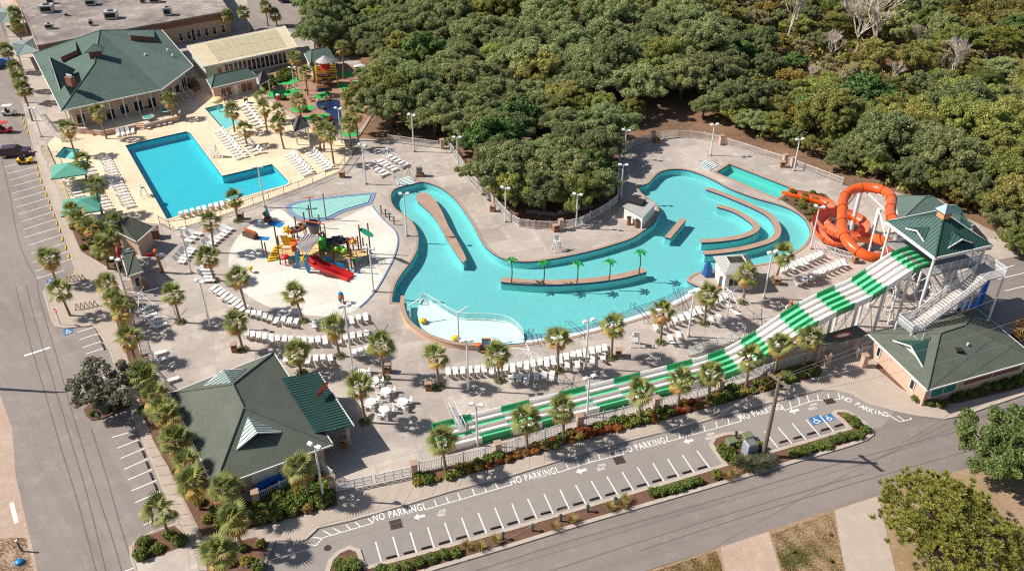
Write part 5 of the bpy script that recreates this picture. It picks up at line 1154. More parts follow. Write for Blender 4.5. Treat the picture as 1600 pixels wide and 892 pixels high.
for i, (x, y, sx, sy, sz) in enumerate(((75, 19, 2.6, 2.2, 1.5), (143, 8, 2.2, 1.8, 1.2), (175, 29, 2.6, 2.0, 1.5), (263, 24, 1.6, 1.6, 1.6), (78, 45, 1.6, 1.1, .9), (143, 40, .8, .8, 1.0), (243, 4, 2.4, 1.6, 1.0), (80, 6, 1.4, 1.2, 1.0), (224, 5, 1.2, .9, .7), (104, 25, .9, .6, .4))):
    p = G(x, y, ez); t = thing('rooftop_unit', (p.x, p.y, ez), '%s grey air handling box from the left on the flat roof' % ORD[[0, 0, 0, 0, 0, 0, 0, 0, 0, 0][0] if False else sorted([q_[0] for q_ in ((75, 0), (143.2, 0), (175, 0), (263, 0), (78, 0), (143, 0), (243, 0), (80, 0), (224, 0), (104, 0))]).index([75, 143.2, 175, 263, 78, 143, 243, 80, 224, 104][i])], 'air conditioner', 'rooftop units on the flat roof', R(10))
    MB().box((0, 0, sz / 2 + .15), (sx, sy, sz)).build('casing', m_ac, t, world=False); MB().box((0, -sy / 2 - .01, sz * .5 + .15), (sx * .8, .04, sz * .6)).build('grille', m_dark, t, world=False); MB().cyl((0, 0, sz + .15), (0, 0, sz + .25), min(sx, sy) * .35, n=12).build('fan', m_dark, t, world=False)
# ---- F: long white pavilion with a glazed roof
Fb = thing('glazed_pavilion', G(380, 80, 0), 'long pale pavilion with tan glazed roof beside the clubhouse', 'building'); fz = 3.4
fw, fs, fe, fn = G(292, 72, fz + 1.0), G(317, 105, fz), G(464, 74, fz), G(445, 41, fz + 1.0)
mb = MB(); slab(mb, [fw, fs, fe, fn], .15); rf = mb.build('roof', plain('tan_polycarbonate', (212, 194, 160), .5, .1, .6, world=True), Fb)
for i in range(10):
    for j in range(2):
        f_ = lambda u, v: (fw.lerp(fn, u)).lerp(fs.lerp(fe, u), v); u0, u1, v0, v1 = .17 + .073 * i, .17 + .073 * (i + 1) - .006, .08 + .42 * j, .08 + .42 * (j + 1) - .03; z_ = Vector((0, 0, .05)); mb = MB(); slab(mb, [f_(u0, v0) + z_, f_(u1, v0) + z_, f_(u1, v1) + z_, f_(u0, v1) + z_], .04); mb.build('roof_panel', plain('tan_roof_panel', (188, 176, 142), .4, .12, .8, world=True), rf)
fi = offset(ccw([fw, fs, fe, fn]), -.5); MB().prism(fi, ZP, fz - .1).build('walls', plain('pale_green_wall', (190, 200, 180), .85, .06, 1.5, world=True), Fb)
fi = [(p.x, p.y) for p in fi]; a, b = side(fi, facing(fi)[0])
for j in range(14): opening(Fb, a, b, .2 + .05 * j, .2 + .05 * j + .044, .5, 2.8)
opening(Fb, a, b, .12, .17, ZP, 2.4, 'door'); opening(Fb, a, b, .91, .95, ZP, 2.4, 'door'); e = MB(); edge_strip(e, ccw([fw, fs, fe, fn]), .12, .25); e.build('fascia', m_trim, rf)
# ---- G: small hut with green roof between pavilion and pool; H golf hut; I gazebo; canopies
def small_hip(name, corners, ze, zr, label, roofmat, wallmat, inset=.35, open_=False, ridge_f=.5, cat='building', seam=False):
    c = [G(*p, ze) for p in corners]; m0, m1 = (c[0] + c[3]) / 2, (c[1] + c[2]) / 2; d = m1 - m0; w = (c[0] - c[3]).length / 2; L = d.length; d.normalize(); f = min(w, L * ridge_f)
    a, b = m0 + d * f + Vector((0, 0, zr - ze)), m1 - d * f + Vector((0, 0, zr - ze)); ctr = sum(c, Vector()) / 4; t = thing(name, (ctr.x, ctr.y, ZP), label, cat)
    pls = [[c[0], c[1], b, a], [c[1], c[2], b], [c[2], c[3], a, b], [c[3], c[0], a]]; mb = MB(); [slab(mb, p, .1) for p in pls]; rf = mb.build('roof', roofmat, t)
    if seam: s = MB(); [seams(s, p, .45) for p in pls]; s.build('seams', roofmat, rf)
    rm = MB(); [ridge(rm, p, q_, .08) for p, q_ in ((a, b), (a, c[0]), (a, c[3]), (b, c[1]), (b, c[2]))]; rm.build('ridge_caps', roofmat, rf)
    e = MB(); edge_strip(e, ccw(c), .1, .18); e.build('fascia', m_trim, rf); inn = offset(ccw(c), -inset)
    if open_:
        for p in inn: MB().box((p.x, p.y, (ze + ZP) / 2), (.2, .2, ze - ZP - .1)).build('post', wallmat, t)
    else: MB().prism(inn, ZP, ze - .08).build('walls', wallmat, t)
    return t, [(p.x, p.y) for p in inn], pls
t, w_, _ = small_hip('bath_house', [(322, 124), (390, 109), (403, 121), (330, 138)], 2.8, 4.2, 'small bath house with green roof right of the porch', m_shingle2, m_stucco, ridge_f=.15); a, b = side(w_, facing(w_)[0]); opening(t, a, b, .15, .4, .4, 2.2, 'window', mat=m_brick); opening(t, a, b, .45, .55, ZP, 2.2, 'door', mat=m_whitewall); opening(t, a, b, .62, .9, .4, 2.2, 'window', mat=m_brick)
t, w_, pls = small_hip('golf_hut', [(475, 84), (515, 77), (527, 98), (486, 106)], 3.0, 5.0, 'green roofed golf hut at the back of the mini golf', m_shingle2, m_stucco, ridge_f=.2); a, b = side(w_, facing(w_)[0]); opening(t, a, b, .2, .4, .9, 2.2); opening(t, a, b, .6, .75, ZP, 2.2, 'door')
t, w_, _ = small_hip('gazebo', [(455, 190), (478, 186), (484, 199), (459, 207)], 2.7, 4.4, 'white gazebo with dark grey pyramid roof beside the tan deck', plain('dark_grey_shingle', (92, 90, 86), .9, .12, 2, world=True), m_trim, open_=True, ridge_f=.5, cat='gazebo')
t, w_, _ = small_hip('gazebo', [(402, 120), (416, 112), (422, 124), (405, 134)], 2.8, 4.2, 'small grey roofed shelter at the left end of the mini golf', plain('dark_grey_shingle', (92, 90, 86), .9, .12, 2, world=True), m_trim, open_=True, cat='gazebo')
t, w_, _ = small_hip('gazebo', [(511, 196), (528, 194), (536, 203), (515, 208)], 2.7, 4.0, 'grey roofed shelter hidden behind palms near the golf pond', plain('dark_grey_shingle', (92, 90, 86), .9, .12, 2, world=True), m_trim, open_=True, cat='gazebo')
m_ggrey = ground_mat('shingle_dark', (82, 84, 74), (90, 92, 82), (72, 74, 66), .4, 2.2, 7, bump=.3, grain=.4)
t, w_, _ = small_hip('restroom_hut', [(163, 352), (175, 344), (240, 355), (214, 378)], 2.8, 4.2, 'grey roofed restroom hut at the lower edge of the tan deck', m_ggrey, m_stucco, ridge_f=.2)
t, w_, pls = small_hip('entrance_booth', [(187, 391), (206, 388), (224, 424), (199, 432)], 3.0, 4.3, 'green roofed entrance booth at the side gate', m_shingle, m_stucco, ridge_f=.9); a, b = side(w_, facing(w_)[0]); opening(t, a, b, .25, .75, .9, 2.3); opening(t, *side(w_, facing(w_)[1]), .1, .4, .9, 2.3); opening(t, *side(w_, facing(w_)[1]), .55, .9, .9, 2.3)
p = ray_plane(187, 403, pls[3]) ; s = thing('lifebuoy_sign', p, 'red and white ring sign on the entrance booth roof', 'sign', rz=R(110)); mb = MB(); mb.tube([(.75 * math.cos(k * .5236), 0, .8 + .75 * math.sin(k * .5236)) for k in range(13)], .16, 8, False); mb.build('ring', plain('sign_red', (196, 52, 44), .5, .1), s, world=False, smooth=True); mb = MB(); mb.cyl((-.5, 0, 0), (-.5, 0, .3), .05, n=5); mb.cyl((.5, 0, 0), (.5, 0, .3), .05, n=5); mb.build('brackets', m_trim, s, world=False)
t, w_, pls = small_hip('street_canopy', [(17, 67), (52, 60), (61, 80), (26, 87)], 3.2, 3.7, 'pale green metal canopy left of the clubhouse', m_metal2, m_trim, open_=True, seam=True, cat='canopy')
t, w_, pls = small_hip('street_canopy', [(-20, 18), (30, 10), (38, 30), (0, 36)], 3.4, 3.9, 'pale green metal canopy in the upper left corner', m_metal2, m_trim, open_=True, seam=True, cat='canopy')
# ---- K: kiosk with a skylight on the river peninsula
K = thing('river_kiosk', G(1148, 440, ZP), 'white kiosk with grey metal roof and open skylight on the river bank', 'kiosk'); kz = 3.0; f_ = lambda x, y, z: G(1060 + x / 6.37, 380 + y / 6.37, z)
m_greymetal = plain('grey_metal_roof', (186, 182, 176), .45, .08, 1.5, metal=.2, world=True)
ko = [f_(345, 130, kz), f_(680, 108, kz), f_(795, 290, kz), f_(460, 318, kz)]; ki = [f_(470, 132, kz + .7), f_(635, 122, kz + .7), f_(690, 200, kz + .7), f_(515, 205, kz + .7)]
mb = MB(); s = MB()
for i in range(4): pl = [ko[i], ko[(i + 1) % 4], ki[(i + 1) % 4], ki[i]]; slab(mb, pl, .1); seams(s, pl, .4)
rf = mb.build('roof', m_greymetal, K); s.build('seams', m_greymetal, rf); mb = MB(); edge_strip(mb, ccw(ki), .1, .2); mb.build('skylight_frame', m_trim, rf)
kin = [(p.x, p.y) for p in offset(ccw(ko), -.35)]; kb = MB(); kb.walls(kin, ZP, kz - .05); kb.build('walls', m_whitewall, K); MB().sheet(kin, (), ZP + .03).build('floor', m_wood, K)
a, b = side(kin, facing(kin)[0]); opening(K, a, b, .12, .5, 1.0, 2.2); opening(K, a, b, .6, .9, 1.0, 2.2)
# ---- L: blue-white pump house with tarpaulin on the far bank
Lh = thing('pump_house', G(1000, 340, ZP), 'low white pump house with shaded metal roof on the far river bank', 'shed'); lo_ = [G(973, 322, 2.2), G(1000, 308, 2.2), G(1026, 317, 2.2), G(1005, 340, 2.2)]
mb = MB(); slab(mb, [lo_[0], lo_[1], lo_[2], lo_[3]], .12); rf = mb.build('roof', m_greymetal, Lh); s = MB(); seams(s, lo_, .4); s.build('seams', m_greymetal, rf); MB().prism([(p.x, p.y) for p in offset(ccw(lo_), -.2)], ZP, 2.1).build('walls', m_whitewall, Lh)
c = sum(lo_, Vector()) / 4; mb = MB(); mb.box(c + Vector((-.5, 1.0, .2)), (2.4, 1.6, .4), R(-30)); mb.build('roof_hatch', m_dark, Lh)
for i, (x, y) in enumerate(((982, 352), (995, 356))):
    p = G(x, y); t = MB().cyl((p.x, p.y, ZP), (p.x, p.y, 1.3), .33, .3, 12).build('barrel', [m_wood, m_brick][i]); tag(t, ['brown barrel', 'rusty red barrel'][i] + ' beside the pump house wall', 'barrel'); MB().cyl((p.x, p.y, 1.3), (p.x, p.y, 1.36), .36, n=12).build('lid', m_dark, t)
# ---- N: hip-roofed pavilion behind the slide tower
t, w_, pls = small_hip('slide_pavilion', [(1398, 306), (1462, 309), (1522, 352), (1404, 348)], 3.4, 5.6, 'green roofed pavilion behind the slide tower', m_shingle2, m_stucco, ridge_f=.45)
t, w_, pls = small_hip('pump_cabin', [(1478, 321), (1494, 320), (1520, 358), (1500, 362)], 3.2, 4.4, 'narrow green metal roofed cabin right of the slide pavilion', m_metal, m_stucco, ridge_f=.5, seam=True)
# ================================================================== SLIDES AND TOWER
m_sgreen = plain('slide_green', (30, 142, 80), .3, .06, .8, world=True, coat=.3)
m_slane = plain('slide_lane_green', (104, 206, 150), .28, .06, .8, world=True, coat=.3)
m_swhite = plain('slide_white', (240, 236, 230), .32, .04, .8, world=True, coat=.3)
m_sridge = plain('slide_ridge', (214, 196, 188), .4, .06, .8, world=True)
m_steel = plain('white_steel', (228, 226, 222), .4, .05)
m_orange = plain('slide_orange', (226, 92, 28), .22, .05, .6, world=True, coat=.5)
m_flume = plain('flume_inside', (206, 112, 78), .35, .08, .8, world=True, coat=.2)
m_oflange = plain('tube_flange', (168, 62, 22), .5, .1)
A0 = G(680, 661, 1.0); A1 = G(1042, 571, 1.0); SD = (A1 - A0); SD.z = 0; SD.normalize(); SN = Vector((SD.y, -SD.x, 0))
SPROF = [(0, .93), (27.6, .93), (30.9, .95), (33, 1.02), (35.2, 1.3), (37.3, 2.05), (39.2, 2.91), (42.2, 4.5), (44.6, 5.6), (46.9, 6.33), (49.3, 6.88), (51.6, 7.4), (53.4, 8.3), (56.6, 9.95), (58.7, 10.3), (59.6, 10.3)]
def sz(s):
    for (a, za_), (b, zb_) in zip(SPROF, SPROF[1:]):
        if s <= b: t = (s - a) / (b - a); return za_ + (zb_ - za_) * t
    return SPROF[-1][1]
def szs(s): return (sz(s - .6) + sz(s) * 2 + sz(s + .6)) / 4 if 1 < s < 58.5 else sz(s)
def SP(s, w, dz): return Vector((A0.x, A0.y, 0)) + SD * s + SN * w + Vector((0, 0, szs(s) + dz))
SEG = [-.3, 4.0, 7.4, 10.7, 14.2, 17.4, 20.9, 24.2, 27.6, 30.9, 33.0, 35.2, 37.3, 39.2, 42.2, 44.6, 46.9, 49.3, 51.6, 53.4, 56.6, 59.4]
LW = .885; NL = 4
SLIDE = thing('racing_slide', (A0.x, A0.y, ZP), 'four-lane green and white mat racing slide running down to the deck', 'water slide')
def strip(prof, s0, s1, name, mat):
    """extrude a cross-section [(w, dz)] along the slide"""
    n = max(2, int((s1 - s0) / .55) + 1); mb = MB(); m = len(prof); vs = [SP(s0 + (s1 - s0) * i / (n - 1), w, dz) for i in range(n) for w, dz in prof]
    mb.add(vs, [(i * m + j, i * m + j + 1, (i + 1) * m + j + 1, (i + 1) * m + j) for i in range(n - 1) for j in range(m - 1)]); return mb.build(name, mat, SLIDE, smooth=False)
for k, (s0, s1) in enumerate(zip(SEG, SEG[1:])):
    g = (k % 2 == 0); low = s1 < 31.5
    wl_g = g; wr_g = (not g) if low else g
    strip([(-.18, -.75), (-.18, -.02), (-.1, .03), (0, -.02), (.02, -.42)], s0, s1, 'side_wall', m_sgreen if wl_g else m_swhite)
    strip([(LW * NL - .02, -.42), (LW * NL, -.02), (LW * NL + .1, .03), (LW * NL + .18, -.02), (LW * NL + .18, -.85)], s0, s1, 'side_wall', m_sgreen if wr_g else m_swhite)
    for l in range(NL):
        lg = (g if l % 2 == 0 else not g) if low else g
        a, b = l * LW + .02, (l + 1) * LW - .02
        strip([(a, -.36), (a + .16, -.5), ((a + b) / 2, -.54), (b - .16, -.5), (b, -.36)], s0 + .01, s1 - .01, 'lane_section', m_slane if lg else m_swhite)
        if l: strip([(l * LW - .1, -.42), (l * LW - .08, -.2), (l * LW, -.14), (l * LW + .08, -.2), (l * LW + .1, -.42)], s0, s1, 'lane_divider', (m_sgreen if lg and not low else m_sridge))
    strip([(-.15, -.72), (LW * NL + .15, -.72)], s0, s1, 'underside', m_swhite)
for s in (36.8, 40.2, 43.5, 46.9, 50.3, 53.8, 57):
    for w in (.4, LW * NL - .4):
        p = SP(s, w, -.7); MB().cyl((p.x, p.y, ZP), p, .17 if s > 45 else .14, n=10).build('support_column', m_steel, SLIDE)
    p, q = SP(s, .4, -1.0), SP(s, LW * NL - .4, -1.0); mb = MB(); mb.cyl(p, q, .08, n=6)
    if s > 39: mb.cyl((p.x, p.y, ZP + .3), q, .05, n=5); mb.cyl((q.x, q.y, ZP + .3), p, .05, n=5)
    mb.build('cross_brace', m_steel, SLIDE)
for s0, s1 in ((43.5, 46.9), (46.9, 50.3), (50.3, 53.8)):
    for w in (.4, LW * NL - .4): p = SP(s0, w, 0); q = SP(s1, w, -1); mb = MB(); mb.cyl((p.x, p.y, ZP + .5), q, .05, n=5); mb.build('long_brace', m_steel, SLIDE)
# end gate of the run-out
MB().box(SP(-.35, LW * 2, -.45), (.12, LW * NL + .4, .8), math.atan2(SD.y, SD.x)).build('end_wall', m_sgreen, SLIDE)
# little foot bridge over the run-out end
fb_ = thing('foot_bridge', SP(2.4, 0, -.93), 'narrow grey foot bridge over the lower end of the racing slide', 'bridge'); p0, p1 = SP(2.3, -1.6, .1), SP(2.3, 2.4, .25); mb = MB(); d = p1 - p0; c = (p0 + p1) / 2; mb.box(c, (d.length, .7, .08), math.atan2(d.y, d.x)); mb.build('deck', plain('grey_metal', (172, 168, 164), .5, .1, 2, metal=.3), fb_)
for sgn in (-1, 1):
    e = SD * .33 * sgn; mb = MB(); mb.tube([p0 + e + Vector((0, 0, .95)), p1 + e + Vector((0, 0, .95))], .035, 5); [mb.cyl(p0.lerp(p1, u) + e, p0.lerp(p1, u) + e + Vector((0, 0, .95)), .03, n=5) for u in (0, .33, .66, 1)]; mb.build('railing', m_steel, fb_)
# ---- tower
ZPL = 9.75; ZEV = 12.4
tw_, ts_, te_ = G(1384, 346, ZEV), G(1461, 403.5, ZEV), G(1550, 383.5, ZEV); tn_ = tw_ + te_ - ts_; tap = G(1474.5, 341, 15.3)
tap.x, tap.y = (tap.x + (tw_.x + te_.x) / 2) / 2, (tap.y + (tw_.y + te_.y) / 2) / 2
T = thing('slide_tower', ((tw_.x + te_.x) / 2, (tw_.y + te_.y) / 2, ZP), 'tall slide tower with green metal hip roof and stairs', 'tower')
pl4 = [[tw_, ts_, tap], [ts_, te_, tap], [te_, tn_, tap], [tn_, tw_, tap]]
mb = MB(); s = MB(); [(slab(mb, p, .12), seams(s, p, .42)) for p in pl4]; rf = mb.build('roof', m_metal, T); s.build('seams', m_metal, rf)
rm = MB(); [ridge(rm, tap, p, .1) for p in (tw_, ts_, te_, tn_)]; rm.build('ridge_caps', m_metal, rf); e = MB(); edge_strip(e, ccw([tw_, ts_, te_, tn_]), .14, .35); e.build('fascia', m_trim, rf)
gable(T, pl4[0], (1415, 357), (1444, 378), (1432.5, 361), (1453, 355.5), m_metal, front=m_whitewall); gable(T, pl4[1], (1481, 388), (1520, 380), (1504, 374), (1487, 361), m_metal, front=m_dark)
mb = MB(); mb.box(tap + Vector((0, 0, .15)), (1.1, 1.1, .9), R(20)); mb.build('cupola', plain('cupola_wood', (214, 150, 112), .8, .1), T); mb = MB(); cp = [tap + Vector((0, 0, .6)) + Matrix.Rotation(R(20), 3, 'Z') @ Vector((x, y, 0)) for x, y in ((-.8, -.8), (.8, -.8), (.8, .8), (-.8, .8))]; [slab(mb, [cp[i], cp[(i + 1) % 4], tap + Vector((0, 0, 1.5))], .06) for i in range(4)]; mb.build('cupola_roof', plain('cupola_copper', (120, 138, 146), .4, .1, 2, metal=.3), T)
tin = offset(ccw([tw_, ts_, te_, tn_]), -.45); MB().prism([(p.x, p.y) for p in tin], ZPL - .25, ZPL, bottom=True).build('platform', plain('grey_metal', (172, 168, 164), .5, .1, 2, metal=.3), T)
for p in tin: MB().cyl((p.x, p.y, ZP), (p.x, p.y, ZEV - .2), .17, n=10).build('column', m_steel, T)
for i in range(4):
    a, b = tin[i], tin[(i + 1) % 4]; m_ = (a + b) / 2; MB().cyl((m_.x, m_.y, ZP), (m_.x, m_.y, ZPL), .14, n=8).build('column', m_steel, T)
    mb = MB(); 
    for q0, q1 in ((a, m_), (m_, b)): mb.cyl((q0.x, q0.y, ZP + .4), (q1.x, q1.y, ZPL * .5), .06, n=5); mb.cyl((q1.x, q1.y, ZP + .4), (q0.x, q0.y, ZPL * .5), .06, n=5); mb.cyl((q0.x, q0.y, ZPL * .5), (q1.x, q1.y, ZPL * .5), .07, n=5); mb.cyl((q0.x, q0.y, ZPL * .5), (q1.x, q1.y, ZPL - .2), .06, n=5); mb.cyl((q1.x, q1.y, ZPL * .5), (q0.x, q0.y, ZPL - .2), .06, n=5)
    mb.build('bracing', m_steel, T)
m_screen = pane_mat('mesh_screen', (205, 208, 212), .42)
def railing(root, a, b, h=1.1, z=True, name='railing'):
    a, b = Vector(a), Vector(b); u = Vector((0, 0, 1)); mb = MB(); n = max(1, int((b - a).length / 1.2))
    for k in range(n + 1): p = a.lerp(b, k / n); mb.cyl(p, p + u * h, .04, n=5)
    for hh in (h, h * .55): mb.cyl(a + u * hh, b + u * hh, .04, n=5)
    o = mb.build(name, m_steel, root); MB().add([a + u * .08, b + u * .08, b + u * h, a + u * h], [(0, 1, 2, 3)]).build('mesh_infill', m_screen, o)
def zz(p, z): return Vector((p[0], p[1], z))
order_ = ccw([tw_, ts_, te_, tn_])
for i in range(4):
    a, b = tin[i], tin[(i + 1) % 4]; mid = (a + b) / 2
    if (mid - (Vector((ts_.x, ts_.y, mid.z)) + Vector((tw_.x, tw_.y, mid.z))) / 2).length < 1.5: continue
    railing(T, zz(a, ZPL), zz(b, ZPL), 1.15)
# stairs: landing right of the platform, wide flight down to the left, lower flight back to the ground
dE = Vector((te_.x - ts_.x, te_.y - ts_.y, 0)).normalized(); dS = Vector((dE.y, -dE.x, 0))
L0 = zz(te_, ZPL) - dE * 2.1 - dS * .4
def plat(c0, u, v, lu, lv, z, name='landing'):
    pts = [c0, c0 + u * lu, c0 + u * lu + v * lv, c0 + v * lv]; MB().prism([(p.x, p.y) for p in pts], z - .15, z, bottom=True).build(name, plain('grey_metal', (172, 168, 164), .5, .1, 2, metal=.3), T); return [zz(p, z) for p in pts]
lp = plat(L0, dE, dS, 2.4, 3.0, ZPL - .02)
for i in (0, 1): railing(T, lp[i], lp[i + 1], 1.15)
for p in (lp[1], lp[2]): MB().cyl((p.x, p.y, ZP), p, .13, n=8).build('column', m_steel, T)
def flight(top, d, w, n, rise, run, vdir):
    for k in range(n):
        c = top + d * (run * (k + .5)) + vdir * (w / 2) - Vector((0, 0, rise * (k + 1))); MB().box(c, (run * 1.05, w, .07), math.atan2(d.y, d.x)).build('tread', m_tread, T)
    bot = top + d * (run * n) - Vector((0, 0, rise * n)); mb = MB()
    for e in (0, w):
        a, b = top + vdir * e, bot + vdir * e; t_ = b - a; m_ = (a + b) / 2 - Vector((0, 0, .12)); mb.add([a, b, b - Vector((0, 0, .35)), a - Vector((0, 0, .35))], [(0, 1, 2, 3)]); railing(T, a, b, 1.1, name='stair_rail')
    mb.build('stringer', m_steel, T); return bot
m_tread = plain('stair_tread', (206, 200, 192), .6, .08, 2)
top = lp[3] if False else zz(lp[0] + dS * .3, ZPL - .02)
bot = flight(zz(L0 + dS * 1.1 + dE * 0.0, ZPL - .02), -dE, 1.9, 26, .19, .29, dS)
l2 = plat(zz(bot - dE * 1.8 - dS * .2, 0), dE, dS, 1.8, 2.4, bot.z); railing(T, l2[3], l2[0], 1.1); railing(T, l2[0], l2[1], 1.1); railing(T, l2[2], l2[3], 1.1)
for p in l2: MB().cyl((p.x, p.y, ZP), p, .11, n=8).build('column', m_steel, T)
nn = int(round((bot.z - ZP) / .19)); flight(zz(l2[3] + dE * .1 + dS * .05, bot.z), dE, 1.5, nn, (bot.z - ZP) / nn, .28, dS)
# ---- orange tube slide
O = thing('tube_slide', G(1340, 375, ZP), 'orange closed tube slide looping beside the tower into a spiral flume', 'water slide')
def G3(l): return [G(x, y, z) for x, y, z in l]
tpath = smooth_curve(G3([(1404, 353, 9.7), (1395, 343, 9.6), (1391, 331, 9.4), (1393, 316, 9.2), (1389, 303, 8.9), (1371, 295, 8.6), (1348, 293.5, 8.3), (1328, 299, 8.0), (1318, 312, 7.7), (1316, 333, 7.4), (1316, 354, 7.0), (1322, 374, 6.7), (1336, 389.5, 6.4), (1357, 401, 6.1), (1377, 402, 5.7), (1390, 392, 5.3), (1389, 381.5, 4.9), (1377, 375.5, 4.5), (1364, 372, 4.2)]), 6)
tpath = resample(tpath, .35); mb = MB(); mb.tube(tpath, .66, 18, False); mb.build('tube', m_orange, O, smooth=True)
for i in range(6, len(tpath) - 4, 9):
    t_ = (tpath[i + 1] - tpath[i - 1]).normalized(); MB().cyl(tpath[i] - t_ * .045, tpath[i] + t_ * .045, .735, n=18).build('flange', m_oflange, O)
fpath = resample(smooth_curve(G3([(1366, 372.5, 4.2), (1345, 369, 3.9), (1320, 366, 3.6), (1300, 358.5, 3.35), (1287, 348, 3.1), (1287.5, 338, 2.9), (1302, 331.5, 2.7), (1325, 333.5, 2.5), (1344, 343, 2.35), (1350, 355, 2.2), (1341, 368, 2.0), (1318, 377, 1.85), (1297, 374, 1.7), (1282, 362, 1.55), (1277, 348, 1.4), (1284, 334, 1.25), (1296, 325, 1.1), (1293, 317, .95), (1280, 311.5, .8), (1262, 307, .65), (1240, 302, .5), (1226, 298, .35)]), 6), .35)
def flume(path, r, a0, a1, name, mat, n=12):
    mb = MB(); vs = []; N = len(path)
    for i, p in enumerate(path):
        t_ = (path[min(i + 1, N - 1)] - path[max(i - 1, 0)]).normalized(); sd = t_.cross(Vector((0, 0, 1))).normalized(); up = sd.cross(t_)
        for k in range(n + 1):
            a = R(a0 + (a1 - a0) * k / n); vs.append(p + sd * r * math.cos(a) + up * r * math.sin(a))
    m = n + 1; mb.add(vs, [(i * m + k, i * m + k + 1, (i + 1) * m + k + 1, (i + 1) * m + k) for i in range(N - 1) for k in range(n)]); return mb.build(name, mat, O, smooth=True)
flume(fpath, .84, 160, 380, 'flume_shell', m_orange); flume(fpath, .79, 158, 382, 'flume_bed', m_flume)
for i in range(5, len(fpath) - 4, 9):
    seg = [fpath[i] - (fpath[i + 1] - fpath[i]) * .1, fpath[i] + (fpath[i + 1] - fpath[i]) * .12]; flume(seg, .9, 160, 380, 'flange', m_oflange, 10)
for (bx, by), (ox, oy, oz), arms in (((1329, 363), (1342, 309, 7.6), [(1380, 302, 8.7), (1385, 325, 9.0), (1318, 325, 7.3)]), ((1357, 391), (1367, 349, 6.6), [(1389, 384, 5.0), (1356, 399, 6.0), (1385, 352, 9.0)]), ((1302, 362), (1302, 345, 2.6), [(1289, 345, 2.9)]), ((1330, 352), (1330, 343, 2.2), [(1338, 343, 2.3)]), ((1393, 398), (1391, 388, 4.9), [])):
    b = G(bx, by); h = oz; MB().cyl((b.x, b.y, ZP), (b.x, b.y, h), .3 if oz > 4 else .16, n=12).build('support_column', m_steel, O)
    for a in arms: q = G(*a); MB().cyl((b.x, b.y, h - .3), (q.x, q.y, q.z - .4), .1, n=6).build('support_arm', m_steel, O)
# ================================================================== FENCES, LAMPS, FURNITURE
def fence(px, label, h=1.42, step=2.3, picket=.17, mat=None, pillars=(), thin=False, name='picket_fence', z=ZP, curve=0, pr=.045):
    mat = mat or m_steel; pts = GP(px)
    if curve: pts = smooth_curve(pts, curve)
    rs = resample(pts, step); t = thing(name, (rs[0].x, rs[0].y, z), label, 'fence'); u = Vector((0, 0, 1))
    for i, p in enumerate(rs):
        p = zz(p, z); MB().box(p + u * (h / 2 + .04), (.1, .1, h + .08) if not thin else (.07, .07, h), 0).build('post', mat, t)
        if i == len(rs) - 1: break
        q = zz(rs[i + 1], z); d = q - p; L = d.length; rz = math.atan2(d.y, d.x); mb = MB()
        for hh in (.16, h - .12): mb.box((p + q) / 2 + u * hh, (L - .08, .05, .07), rz)
        n = int(L / picket)
        for k in range(1, n): mb.box(p.lerp(q, k / n) + u * h * .5, (pr, pr, h - .2), rz)
        mb.build('panel', mat, t)
    for (x, y) in pillars:
        p = G(x, y); MB().box((p.x, p.y, z + .8), (.62, .62, 1.6), R(17)).build('pillar', m_stucco, t); MB().box((p.x, p.y, z + 1.65), (.76, .76, .12), R(17)).build('pillar_cap', m_coping, t)
    return t
FENCES = [
    ([(656, 738), (777, 712), (907, 667), (1020, 641), (1125, 612), (1200, 583), (1266, 563)], 'white picket fence with pillars between racing slide and front bed', [(648, 743), (778, 711), (905, 668), (1024, 640), (1124, 613), (1273, 561)], 0),
    ([(607, 223), (685, 233)], 'white picket fence at the edge of the wood above the bare umbrella', [(691, 233)], 0),
    ([(700, 230), (718, 256), (737, 284), (772, 320), (800, 350), (815, 356), (850, 360), (875, 359), (900, 356), (917, 347), (940, 336), (964, 318)], 'white curved fence between the oak clump and the river deck', [(773, 320), (876, 360)], 3),
    ([(966, 308), (965, 277), (969, 248), (985, 232), (1015, 222), (1052, 216), (1080, 217), (1112, 222), (1160, 236), (1190, 246), (1222, 256), (1265, 272), (1315, 291)], 'white curved fence round the upper right end of the river deck', [(1020, 221), (1126, 227), (1225, 257), (1237, 262)], 3),
    ([(62, 229), (103, 326)], 'white fence between side walkway and tan deck', [], 0),
    ([(204, 483), (217, 546), (232, 582), (262, 612)], 'white fence behind the palms of the side walkway', [(206, 510), (232, 575)], 0),
    ([(1075, 558), (1162, 529)], 'short white fence on the deck behind the middle of the racing slide', [], 0),
    ([(405, 786), (455, 762), (512, 733), (522, 752)], 'white fence in front of the snack building', [(402, 788), (521, 766)], 0),
    ([(1343, 557), (1375, 551), (1340, 538)], 'white fence piece at the left corner of the ticket building', [(1348, 573), (1290, 572)], 0),
    ([(1338, 562), (1334, 546)], 'short white gate fence under the entry canopy', [], 0),
    ([(60, 180), (95, 224), (118, 218)], 'white railing at the clubhouse corner by the side street', [], 0),
    ([(190, 440), (199, 470), (214, 462)], 'white fence at the side entrance booth', [], 0),
    ([(1272, 392), (1335, 412)], 'low white railing under the orange tube slide', [], 0)]
for px, lb, pil, cv in FENCES: fence(px, lb, pillars=pil, curve=cv)
m_gal = plain('galvanised', (128, 124, 122), .5, .1, 2, metal=.3)
fence([(250, 351), (271, 362), (330, 345), (400, 321), (470, 296), (532, 270), (546, 250), (562, 228)], 'thin grey metal fence between tan deck and grey deck', mat=m_gal, picket=.35, thin=True, name='metal_fence', pr=.018, step=2.6)
fence([(78, 238), (88, 262), (92, 280)], 'thin dark metal fence beside the spa pool', mat=m_gal, picket=.25, thin=True, name='metal_fence', pr=.02)
